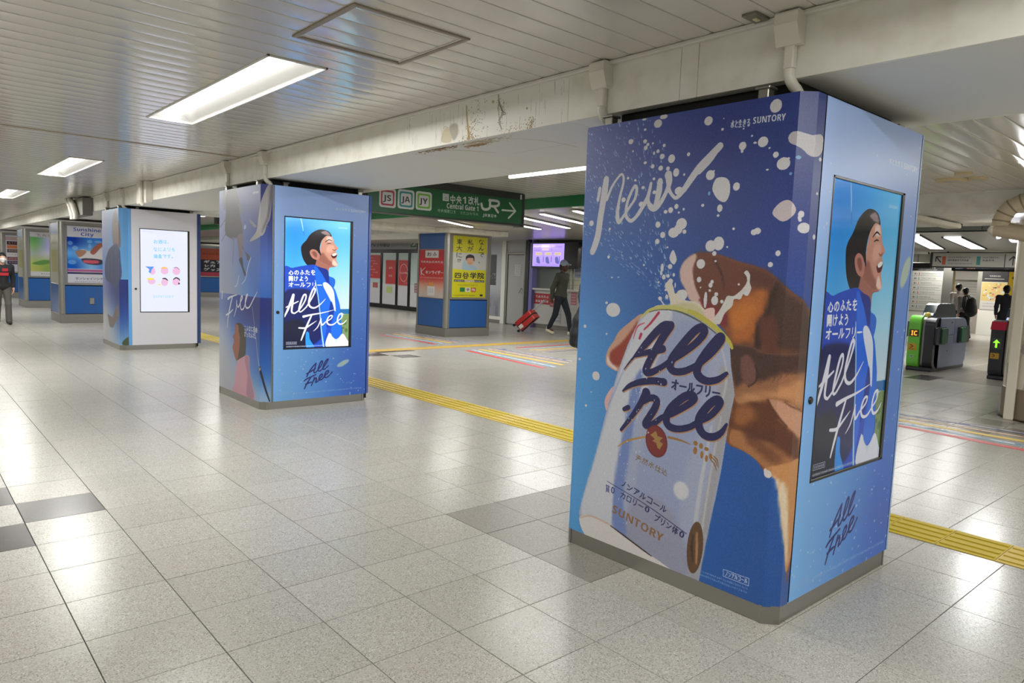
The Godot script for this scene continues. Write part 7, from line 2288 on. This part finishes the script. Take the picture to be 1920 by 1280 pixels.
	sheet("board_face", Vector3(0, a.y, 0), Vector3(0, a.y, b.z - a.z), Vector3(0, b.y, 0), 0.02, print_mat("timetable", art_timetable(), 0.4), mat("steel_dull", Color.WHITE), t)
	a = Vector3(26.200, 2.370, -6.273)
	b = Vector3(26.200, 0.769, -5.870)
	var o = sheet("yellow_banner", a, Vector3(26.2, a.y, b.z), Vector3(26.2, b.y, a.z), 0.06, print_mat("banner", art_banner(), 0.4), mat("yellow", Color.WHITE))
	tag(o, "tall yellow arrow banner beside the white exit board", "banner")
	a = Vector3(26.200, 2.195, -4.299)
	b = Vector3(26.200, 1.001, -3.916)
	o = sheet("yellow_banner", a, Vector3(26.2, a.y, b.z), Vector3(26.2, b.y, a.z), 0.06, M["banner"], mat("yellow", Color.WHITE))
	tag(o, "yellow banner behind the people in dark clothes by the pillar", "banner")
	a = Vector3(24.000, 2.304, -5.213)
	b = Vector3(24.000, 2.187, -3.655)
	t = thing("led_board", "black departure board showing the time 5:53 in lights", "departure board", Vector3(24, b.y, a.z))
	obj("case", box(Vector3(0.01, -0.04, -0.1), Vector3(0.2, a.y - b.y + 0.04, b.z - a.z + 0.1)), mat("black_frame", Color.WHITE), t)
	sheet("led_display", Vector3(0, a.y - b.y, 0), Vector3(0, a.y - b.y, b.z - a.z), Vector3(0, 0, 0), 0.01, screen_mat("clock", art_clock(), 1.0), mat("black_frame", Color.WHITE), t)
	obj("hanger", box(Vector3(0.05, a.y - b.y, 1.0), Vector3(0.1, 2.94 - b.y, 1.06)), mat("dark", Color.WHITE), t)
	a = Vector3(28.000, 2.261, -5.558)
	b = Vector3(28.000, 0.906, -4.777)
	t = thing("map_board", "area map board with black header beyond the gates", "map board", Vector3(28, 0, a.z))
	obj("stand", box(Vector3(0.02, 0, -0.05), Vector3(0.3, b.y, b.z - a.z + 0.3)), mat("white_metal", Color.WHITE), t)
	obj("case", box(Vector3(0.03, b.y, -0.15), Vector3(0.3, a.y + 0.05, b.z - a.z + 0.3)), mat("steel_dull", Color.WHITE), t)
	sheet("board_face", Vector3(0, a.y, 0), Vector3(0, a.y, b.z - a.z), Vector3(0, b.y, 0), 0.03, print_mat("map", art_map(), 0.4), mat("steel_dull", Color.WHITE), t)
	# roller shutter behind
	a = Vector3(30.000, 2.168, -7.136)
	b = Vector3(30.000, 0.059, -5.867)
	t = thing("roller_shutter", "white slatted roller shutter between the boards at the back", "shutter", Vector3(30, 0, a.z))
	obj("housing", box(Vector3(-0.05, a.y - 0.2, -0.2), Vector3(0.3, a.y + 0.1, b.z - a.z + 0.2)), mat("white_metal", Color.WHITE), t)
	var n = int((a.y - 0.2) / 0.1)
	for i in n:
		var st = tool()
		bx(st, Vector3(0.05, 0.05 + i * 0.1, (b.z - a.z) / 2), Vector3(0.04, 0.094, b.z - a.z), 0.012)
		obj("slat", st, mat("shutter", rgb8(196, 194, 186), 0.4), t)
	a = Vector3(29.000, 1.259, -6.040)
	b = Vector3(29.000, 0.480, -5.834)
	t = thing("call_post", "slim grey post with a red light panel before the shutter", "post", Vector3(29, 0, a.z))
	obj("body", box(Vector3(0, 0, 0), Vector3(0.15, a.y, b.z - a.z)), mat("post_grey", rgb8(176, 166, 158), 0.5), t)
	obj("red_panel", box(Vector3(-0.01, a.y - 0.5, 0.03), Vector3(0.0, a.y - 0.1, b.z - a.z - 0.03)), mat("post_red", rgb8(206, 90, 70), 0.4), t)
	struct("wall_hall_back", box(Vector3(30.6, 0, -14), Vector3(30.8, 2.95, 7.9)), mat("hall_back", rgb8(206, 202, 192), 0.5))
	struct("baseboard_hall", box(Vector3(30.57, 0, -14), Vector3(30.6, 0.12, 7.9)), mat("steel_dull", Color.WHITE))

# ---------------------------------------------------------------- people: tapered capsules joined smoothly and meshed as surface nets
func nets(st: SurfaceTool, bones: Array, k: float, cell: float, xf := Transform3D()):
	var lo = Vector3(1e9, 1e9, 1e9)
	var hi = -lo
	for b in bones:
		var r = Vector3.ONE * (maxf(b[2], b[3]) + cell * 2.5)
		for p in [b[0], b[1]]:
			lo = lo.min(p - r)
			hi = hi.max(p + r)
	var n = Vector3i(((hi - lo) / cell).ceil()) + Vector3i.ONE
	var sy = n.x
	var sz = n.x * n.y
	var f = PackedFloat32Array()
	f.resize(n.x * n.y * n.z)
	f.fill(9.0)
	for b in bones:
		var a: Vector3 = b[0]
		var ab: Vector3 = b[1] - a
		var ll = maxf(ab.length_squared(), 1e-9)
		var r0: float = b[2]
		var r1: float = b[3]
		var g = Vector3.ONE * (maxf(r0, r1) + k + cell * 2.0)
		var i0 = Vector3i(((a.min(b[1]) - g - lo) / cell).floor()).clamp(Vector3i.ZERO, n - Vector3i.ONE)
		var i1 = Vector3i(((a.max(b[1]) + g - lo) / cell).ceil()).clamp(Vector3i.ZERO, n - Vector3i.ONE)
		for z in range(i0.z, i1.z + 1):
			for y in range(i0.y, i1.y + 1):
				var at = z * sz + y * sy
				for x in range(i0.x, i1.x + 1):
					var p = lo + Vector3(x, y, z) * cell - a
					var t = clampf(p.dot(ab) / ll, 0.0, 1.0)
					var d = (p - ab * t).length() - lerpf(r0, r1, t)
					var o = f[at + x]
					var h = k - absf(o - d)
					f[at + x] = minf(o, d) - (h * h / (4.0 * k) if h > 0.0 else 0.0)
	var id := {}
	var vs := PackedVector3Array()
	var ns := PackedVector3Array()
	var corner = [0, 1, sy, sy + 1, sz, sz + 1, sz + sy, sz + sy + 1]
	var off = [Vector3(0, 0, 0), Vector3(1, 0, 0), Vector3(0, 1, 0), Vector3(1, 1, 0), Vector3(0, 0, 1), Vector3(1, 0, 1), Vector3(0, 1, 1), Vector3(1, 1, 1)]
	var edges = [[0, 1], [2, 3], [4, 5], [6, 7], [0, 2], [1, 3], [4, 6], [5, 7], [0, 4], [1, 5], [2, 6], [3, 7]]
	for z in n.z - 1:
		for y in n.y - 1:
			for x in n.x - 1:
				var at = z * sz + y * sy + x
				var v0 = f[at]
				if v0 > cell * 2.0 or v0 < -cell * 2.0:
					continue
				var sum = Vector3.ZERO
				var cnt = 0
				for e in edges:
					var p = f[at + corner[e[0]]]
					var q = f[at + corner[e[1]]]
					if (p < 0.0) != (q < 0.0):
						sum += off[e[0]].lerp(off[e[1]], p / (p - q))
						cnt += 1
				if cnt:
					id[at] = vs.size()
					vs.append(xf * (lo + (Vector3(x, y, z) + sum / cnt) * cell))
					var gr = Vector3(f[at + 1] - v0, f[at + sy] - v0, f[at + sz] - v0)
					gr += Vector3(f[at + sz + sy + 1] - f[at + sz + sy], f[at + sz + sy + 1] - f[at + sz + 1], f[at + sz + sy + 1] - f[at + sy + 1])
					ns.append((xf.basis * gr).normalized())
	for at in id:
		var v0 = f[at]
		for ax in 3:
			var step = [1, sy, sz][ax]
			if at + step >= f.size() or (v0 < 0.0) == (f[at + step] < 0.0):
				continue
			var u = [sy, sz, 1][ax]
			var w = [sz, 1, sy][ax]
			var q = [at, at - u, at - u - w, at - w]
			if not (id.has(q[1]) and id.has(q[2]) and id.has(q[3])):
				continue
			var ids = q.map(func(i): return id[i])
			for t in [[0, 1, 2], [0, 2, 3]]:
				var a = vs[ids[t[0]]]
				var fn = (vs[ids[t[1]]] - a).cross(vs[ids[t[2]]] - a)
				var order = t if fn.dot(ns[ids[t[0]]]) < 0 else [t[0], t[2], t[1]]
				for j in order:
					st.set_normal(ns[ids[j]])
					st.set_uv(Vector2.ZERO)
					st.add_vertex(vs[ids[j]])

func mid(a: Vector3, b: Vector3, t := 0.5) -> Vector3:
	return a.lerp(b, t)

func hand(st: SurfaceTool, wrist: Vector3, dir: Vector3, palm: Vector3, s: float, curl: float):   # five separate fingers rooted in a palm
	var y = dir.normalized()
	var z = (palm - y * palm.dot(y)).normalized()
	var x = y.cross(z) * s
	var bones := [[wrist, wrist + y * 0.03, 0.024, 0.026]]
	var lens = [0.066, 0.074, 0.07, 0.056]
	for i in 4:
		var root = wrist + y * (0.088 - absf(i - 1.4) * 0.005) + x * (0.03 - i * 0.02)
		bones.append([wrist + y * 0.02 + x * (0.016 - i * 0.011), root, 0.014, 0.011])
		var d = y
		var p = root
		for j in 3:
			d = (d * cos(curl) + z * sin(curl)).normalized()
			z = (z - d * z.dot(d)).normalized()
			var e = p + d * lens[i] * [0.42, 0.32, 0.26][j]
			bones.append([p, e, 0.0095 - j * 0.0008, 0.0088 - j * 0.0008])
			p = e
		z = (palm - y * palm.dot(y)).normalized()
	var tb = wrist + y * 0.032 + x * 0.026
	var t1 = tb + (x * 0.75 + y * 0.6 + z * 0.25).normalized() * 0.036
	var t2 = t1 + (x * 0.2 + y * 0.8 + z * 0.4).normalized() * 0.03
	bones += [[tb, t1, 0.014, 0.011], [t1, t2, 0.011, 0.0085]]
	nets(st, bones, 0.006, 0.004)

# pose: every joint in the person's own axes (facing +z, left is +x), heights in metres
func walk(stride: float, swing: float, h: float) -> Dictionary:
	var s = h / 1.72
	var j := {"h": s}
	j.pelvis = Vector3(0, 0.93, 0) * s
	j.chest = Vector3(0, 1.26, 0.03) * s
	j.neck = Vector3(0, 1.44, 0.03) * s
	j.head = Vector3(0, 1.60, 0.06) * s
	for e in [[1, 1.0], [-1, -1.0]]:
		var d: float = e[1]
		var side: float = e[0]
		var k = "l" if side > 0 else "r"
		j["hip" + k] = Vector3(side * 0.09, 0.9, 0) * s
		j["knee" + k] = Vector3(side * 0.09, 0.49 + 0.02 * absf(stride), stride * d * 0.5 + 0.05) * s
		j["ankle" + k] = Vector3(side * 0.09, 0.09 + (0.06 * absf(stride) / 0.3 if d < 0 else 0.0), stride * d) * s
		j["sh" + k] = Vector3(side * 0.185, 1.4, 0.02) * s
		j["el" + k] = Vector3(side * 0.235, 1.13, -swing * d * 0.5 - 0.03) * s
		j["wr" + k] = Vector3(side * 0.23, 0.9, -swing * d + 0.05) * s
	return j

func person(label: String, at: Vector3, turn: float, j: Dictionary, look: Dictionary):
	var t = thing("person", label, "person", at, turn)
	var s: float = j.h
	var skin = mat(look.get("skin_name", "skin"), look.get("skin", rgb8(206, 160, 134)), 0.55)
	# body: one surface from the feet to the head
	var st = tool()
	var body := [[j.pelvis + Vector3(0.06, 0, 0) * s, j.pelvis - Vector3(0.06, 0, 0) * s, 0.1 * s, 0.1 * s], [j.pelvis, j.chest, 0.1 * s, 0.11 * s], [j.chest + Vector3(0.07, 0.05, 0) * s, j.chest + Vector3(-0.07, 0.05, 0) * s, 0.09 * s, 0.09 * s], [j.chest, j.neck, 0.09 * s, 0.055 * s], [j.neck, j.head, 0.05 * s, 0.05 * s]]
	for k in ["l", "r"]:
		body += [[j["hip" + k], j["knee" + k], 0.078 * s, 0.05 * s], [j["knee" + k], j["ankle" + k], 0.05 * s, 0.036 * s], [j["ankle" + k], j["ankle" + k] + Vector3(0, -0.04, 0.12) * s, 0.036 * s, 0.028 * s],
			[j["sh" + k], j["el" + k], 0.045 * s, 0.036 * s], [j["el" + k], j["wr" + k], 0.034 * s, 0.024 * s], [j.neck - Vector3(0, 0.03, 0), j["sh" + k], 0.05 * s, 0.05 * s]]
	nets(st, body, 0.03, 0.024)
	var hd = Transform3D(j.get("head_basis", Basis()).scaled(Vector3.ONE * s), j.head)
	var head := [[Vector3(0, 0.045, -0.015), Vector3(0, 0.03, 0.02), 0.083, 0.078], [Vector3(0, -0.03, 0.03), Vector3(0, -0.062, 0.055), 0.062, 0.034], [Vector3(0, -0.02, -0.02), Vector3(0, -0.1, -0.03), 0.058, 0.052],
		[Vector3(0, 0.02, 0.092), Vector3(0, -0.018, 0.108), 0.011, 0.014], [Vector3(-0.014, -0.022, 0.096), Vector3(0.014, -0.022, 0.096), 0.01, 0.01], [Vector3(-0.04, 0.03, 0.078), Vector3(0.04, 0.03, 0.078), 0.012, 0.012],
		[Vector3(-0.018, -0.048, 0.082), Vector3(0.018, -0.048, 0.082), 0.009, 0.009], [Vector3(0.078, 0.01, -0.005), Vector3(0.084, -0.02, 0.0), 0.015, 0.01], [Vector3(-0.078, 0.01, -0.005), Vector3(-0.084, -0.02, 0.0), 0.015, 0.01]]
	nets(st, head, 0.014, 0.008, hd)
	for k in ["l", "r"]:
		hand(st, j["wr" + k], j["wr" + k] - j["el" + k], Vector3(-1 if k == "l" else 1, 0, 0), 1.0 if k == "l" else -1.0, look.get("curl_" + k, 0.25))
	obj("body", st, skin, t)
	st = tool()
	for x in [-0.03, 0.03]:
		nets(st, [[Vector3(x, 0.012, 0.078), Vector3(x * 1.05, 0.012, 0.079), 0.009, 0.009]], 0.004, 0.004, hd)
	obj("eyes", st, mat("eye_dark", rgb8(30, 24, 22), 0.2), t)
	# trousers
	st = tool()
	var tr := [[j.pelvis + Vector3(0.06, -0.01, 0) * s, j.pelvis - Vector3(0.06, 0.01, 0) * s, 0.118 * s, 0.118 * s]]
	var flare = look.get("flare", 0.05)
	for k in ["l", "r"]:
		tr += [[j["hip" + k], j["knee" + k], 0.096 * s, 0.068 * s], [j["knee" + k], j["ankle" + k] + Vector3(0, 0.0, 0), 0.068 * s, flare * s]]
	nets(st, tr, 0.025, 0.022)
	obj("trousers", st, look.trousers, t)
	# jacket
	st = tool()
	var hem = look.get("hem", 0.0)
	var ja := [[j.chest + Vector3(0.085, 0.05, 0) * s, j.chest + Vector3(-0.085, 0.05, 0) * s, 0.115 * s, 0.115 * s], [j.chest, j.pelvis + Vector3(0, 0.03 + hem, 0) * s, 0.135 * s, 0.125 * s], [j.pelvis + Vector3(0.06, 0.02 + hem, 0) * s, j.pelvis + Vector3(-0.06, 0.02 + hem, 0) * s, 0.125 * s, 0.125 * s], [j.neck + Vector3(0, -0.02, -0.01), j.neck + Vector3(0, 0.015, -0.01), 0.075 * s, 0.068 * s]]
	for k in ["l", "r"]:
		ja += [[j["sh" + k], j["el" + k], 0.068 * s, 0.056 * s], [j["el" + k], mid(j["el" + k], j["wr" + k], 0.93), 0.056 * s, 0.044 * s], [j.neck - Vector3(0, 0.05, 0), j["sh" + k], 0.07 * s, 0.066 * s]]
	nets(st, ja, 0.03, 0.022)
	obj("jacket", st, look.jacket, t)
	for k in ["l", "r"]:
		st = tool()
		var a = j["ankle" + k]
		var toe = Vector3(0, -0.045, 0.15) if k == "l" or a.y < 0.12 else Vector3(0, -0.09, 0.12)
		nets(st, [[a + Vector3(0, -0.035, -0.03) * s, a + toe * s, 0.048 * s, 0.04 * s], [a + Vector3(0, 0.02, -0.01) * s, a + Vector3(0, -0.03, 0.0) * s, 0.046 * s, 0.048 * s]], 0.02, 0.013)
		obj("shoe", st, look.shoes, t)
	st = tool()
	var hair := [[Vector3(0, 0.062, -0.02), Vector3(0, 0.05, 0.0), 0.092, 0.09], [Vector3(0, 0.02, -0.05), Vector3(0, -0.04, -0.045), 0.075, 0.058]]
	if look.get("long_hair", false):
		hair += [[Vector3(0.05, 0.0, -0.03), Vector3(0.055, -0.12, -0.02), 0.05, 0.036], [Vector3(-0.05, 0.0, -0.03), Vector3(-0.055, -0.12, -0.02), 0.05, 0.036]]
	nets(st, hair, 0.02, 0.009, hd)
	obj("hair", st, mat(look.get("hair_name", "hair"), look.get("hair", rgb8(28, 24, 24)), 0.5), t)
	if look.get("mask", false):
		st = tool()
		nets(st, [[Vector3(0, -0.015, 0.07), Vector3(0, -0.06, 0.066), 0.052, 0.04], [Vector3(0.05, -0.02, 0.04), Vector3(-0.05, -0.02, 0.04), 0.035, 0.035]], 0.03, 0.008, hd)
		obj("face_mask", st, mat("face_mask", rgb8(220, 220, 220), 0.7), t)
	if look.has("cap"):
		st = tool()
		nets(st, [[Vector3(0, 0.085, -0.015), Vector3(0, 0.07, 0.0), 0.097, 0.096]], 0.02, 0.01, hd)
		nets(st, [[Vector3(0.035, 0.075, 0.1), Vector3(-0.035, 0.075, 0.1), 0.014, 0.014], [Vector3(0.03, 0.066, 0.16), Vector3(-0.03, 0.066, 0.16), 0.01, 0.01], [Vector3(0, 0.072, 0.09), Vector3(0, 0.064, 0.168), 0.02, 0.012]], 0.03, 0.008, hd)
		obj("cap", st, look.cap, t)
	return t

func people():
	var black = mat("cloth_black", rgb8(30, 31, 34), 0.85)
	var dark_shoe = mat("shoe_dark", rgb8(28, 27, 28), 0.5)
	# walker at the left edge, coming towards the viewer
	var j = walk(0.16, 0.06, 1.5)
	var t = person("person in black with red chest print and a white mask, at the left edge", Vector3(0.5, 0, -16.0), 0.1, j, {"jacket": black, "trousers": mat("cloth_grey", rgb8(84, 80, 76), 0.85), "shoes": dark_shoe, "mask": true, "flare": 0.07, "hem": -0.02})
	for q in [[0.03, 1.16, 0.05, rgb8(170, 34, 50)], [0.0, 1.07, 0.09, rgb8(176, 30, 48)]]:
		sheet("chest_print", Vector3(q[0] - q[2], q[1] + 0.03, 0.155), Vector3(q[0] + q[2], q[1] + 0.03, 0.155), Vector3(q[0] - q[2], q[1] - 0.03, 0.15), 0.03, mat("print_red", q[3], 0.8), mat("print_red", q[3], 0.8), t)
	# man with the suitcase, walking along the counter
	j = walk(0.25, 0.1, 1.84)
	j.wrr = Vector3(-0.2, 0.92, -0.14)
	j.elr = Vector3(-0.25, 1.17, -0.1)
	t = person("man in a grey cap and dark green jacket pulling a red suitcase", Vector3(11.45, 0, -10.12), 0.25, j, {"skin_name": "skin_dark", "skin": rgb8(84, 58, 46), "jacket": mat("cloth_olive", rgb8(66, 68, 58), 0.85), "trousers": mat("cloth_navy", rgb8(34, 37, 46), 0.85), "shoes": mat("shoe_cream", rgb8(214, 204, 178), 0.6), "cap": mat("cap_grey", rgb8(150, 162, 178), 0.8), "curl_r": 0.9})
	suitcase()
	# someone half hidden behind the can column: coat, black bag
	j = walk(0.1, 0.03, 1.62)
	t = person("person in a beige coat almost hidden behind the can column", Vector3(5.02, 0, -2.55), 0.9, j, {"jacket": mat("cloth_beige", rgb8(186, 164, 150), 0.85), "trousers": black, "shoes": dark_shoe, "long_hair": true})
	bag()
	# people beyond the gates
	j = walk(0.26, 0.1, 1.72)
	var pale = mat("cloth_pale", rgb8(190, 186, 180), 0.85)
	person("person in a pale jacket and dark trousers walking beyond the green gate", Vector3(24.6, 0, Vector3(24.600, 1.268, -5.216).z), 2.2, j, {"jacket": pale, "trousers": black, "shoes": dark_shoe, "mask": true})
	person("person in a grey jacket carrying a black backpack beyond the green gate", Vector3(24.2, 0, Vector3(24.200, 1.281, -4.887).z), 2.4, walk(0.2, 0.08, 1.6), {"jacket": mat("cloth_mid", rgb8(160, 156, 152), 0.85), "trousers": black, "shoes": dark_shoe})
	backpack(Vector3(23.98, 1.05, Vector3(24.200, 1.281, -4.887).z + 0.22))
	person("person in a dark suit walking beyond the red gate beside the pillar", Vector3(22.5, 0, Vector3(22.500, 1.345, -3.378).z), 2.0, walk(0.26, 0.1, 1.7), {"jacket": mat("cloth_suit", rgb8(44, 46, 56), 0.85), "trousers": mat("cloth_suit", rgb8(44, 46, 56), 0.85), "shoes": dark_shoe, "hem": -0.08})
	person("brown-haired person partly hidden behind the dark suit", Vector3(23.6, 0, Vector3(23.600, 1.351, -3.430).z), 2.1, walk(0.2, 0.08, 1.62), {"hair_name": "hair_brown", "hair": rgb8(96, 58, 44), "jacket": black, "trousers": black, "shoes": dark_shoe, "long_hair": true})

func suitcase():
	var at = Vector3(11.0, 0, -11.05)
	var t = thing("suitcase", "red wheeled suitcase with a black band, tilted on two wheels", "suitcase", at)
	var dir = Vector3(0.45, 0, 0.85).normalized()
	# leaning: bottom wheels behind, the handle reaching forward and up
	var up = (dir * 0.78 + Vector3.UP * 0.7).normalized()
	var side = up.cross(dir).normalized()
	var dep = side.cross(up).normalized()
	if dep.y < 0:
		dep = -dep
	var xf = Transform3D(Basis(side, up, side.cross(up)), Vector3(0, 0.1, 0) - dir * 0.1)
	var red = mat("case_red", rgb8(196, 50, 44), 0.3)
	var st = tool()
	prism(st, round_rect(-0.19, 0.06, 0.19, 0.62, [0.06, 0.06, 0.07, 0.07]), 0.12, xf)
	obj("front_half", st, red, t)
	st = tool()
	prism(st, round_rect(-0.19, 0.06, 0.19, 0.62, [0.06, 0.06, 0.07, 0.07]), 0.12, xf * Transform3D(Basis(), Vector3(0, 0, -0.135)))
	obj("back_half", st, red, t)
	st = tool()
	prism(st, round_rect(-0.194, 0.056, 0.194, 0.624, [0.06, 0.06, 0.07, 0.07]), 0.03, xf * Transform3D(Basis(), Vector3(0, 0, -0.022)))
	bx(st, Vector3(0, 0.34, 0.125), Vector3(0.06, 0.5, 0.012), 0.004, xf)
	bx(st, Vector3(0, 0.34, -0.14), Vector3(0.06, 0.5, 0.012), 0.004, xf)
	obj("band", st, mat("rubber", Color.WHITE), t)
	st = tool()
	bx(st, Vector3(-0.196, 0.16, 0.05), Vector3(0.01, 0.12, 0.1), 0.003, xf)
	obj("luggage_label", st, mat("white_plastic", Color.WHITE), t)
	st = tool()
	for x in [-0.07, 0.07]:
		tube(st, [xf * Vector3(x, 0.6, -0.1), xf * Vector3(x, 1.02, -0.1)], [0.01], 8)
	tube(st, [xf * Vector3(-0.08, 1.03, -0.1), xf * Vector3(0.08, 1.03, -0.1)], [0.015], 8)
	obj("handle", st, mat("handle_pale", rgb8(190, 190, 190), 0.3, 0.3), t)
	for x in [-0.15, 0.15]:
		for z in [-0.1, 0.09]:
			st = tool()
			var c = xf * Vector3(x, 0.02, z)
			tube(st, [c - side * 0.015, c + side * 0.015], [0.035], 12)
			obj("wheel", st, mat("rubber", Color.WHITE), t)

func bag():
	# a soft black shoulder bag hanging at the hidden person's side
	var o: Vector3 = Vector3(4.900, 0.713, -3.202)
	var t = thing("shoulder_bag", "slouching black shoulder bag on a long strap by the edge of the can column", "bag", Vector3(4.720, 0.980, -3.084))
	var at = t.position
	var pts2 = [Vector3(4.720, 1.137, -3.060), Vector3(4.720, 0.980, -3.084), Vector3(4.720, 0.822, -3.108), Vector3(4.720, 0.725, -3.136), Vector3(4.720, 0.707, -2.998), Vector3(4.720, 0.989, -2.966)]
	var st = tool()
	nets(st, [[pts2[0] - at, pts2[1] - at, 0.03, 0.07], [pts2[1] - at, pts2[2] - at, 0.07, 0.08], [pts2[2] - at, pts2[3] - at, 0.08, 0.06], [pts2[3] - at, pts2[4] - at, 0.06, 0.07], [pts2[5] - at, pts2[4] - at, 0.06, 0.08]], 0.04, 0.016)
	obj("pouch", st, mat("bag_black", rgb8(30, 32, 36), 0.6), t)
	st = tool()
	tube(st, [Vector3(4.720, 1.118, -3.059) - at, Vector3(4.720, 1.252, -3.102) - at, Vector3(4.740, 1.383, -3.104) - at, Vector3(4.800, 1.477, -3.090) - at, Vector3(4.900, 1.530, -3.101) - at], [0.016], 8)
	obj("strap", st, mat("bag_black", Color.WHITE), t)

func backpack(at: Vector3):
	var t = thing("backpack", "black backpack hanging low on the grey-jacketed person", "backpack", at)
	var st = tool()
	nets(st, [[Vector3(0, -0.18, 0), Vector3(0, 0.16, 0), 0.15, 0.13], [Vector3(0, -0.16, 0.06), Vector3(0, 0.0, 0.06), 0.12, 0.1]], 0.05, 0.02)
	obj("sack", st, mat("bag_black", rgb8(30, 32, 36), 0.6), t)
	st = tool()
	for x in [-0.08, 0.08]:
		tube(st, [Vector3(x, 0.24, -0.05), Vector3(x, 0.34, -0.1), Vector3(x, 0.3, -0.2), Vector3(x, 0.0, -0.2), Vector3(x, -0.2, -0.1)], [0.018], 8)
	obj("strap", st, mat("bag_black", Color.WHITE), t)
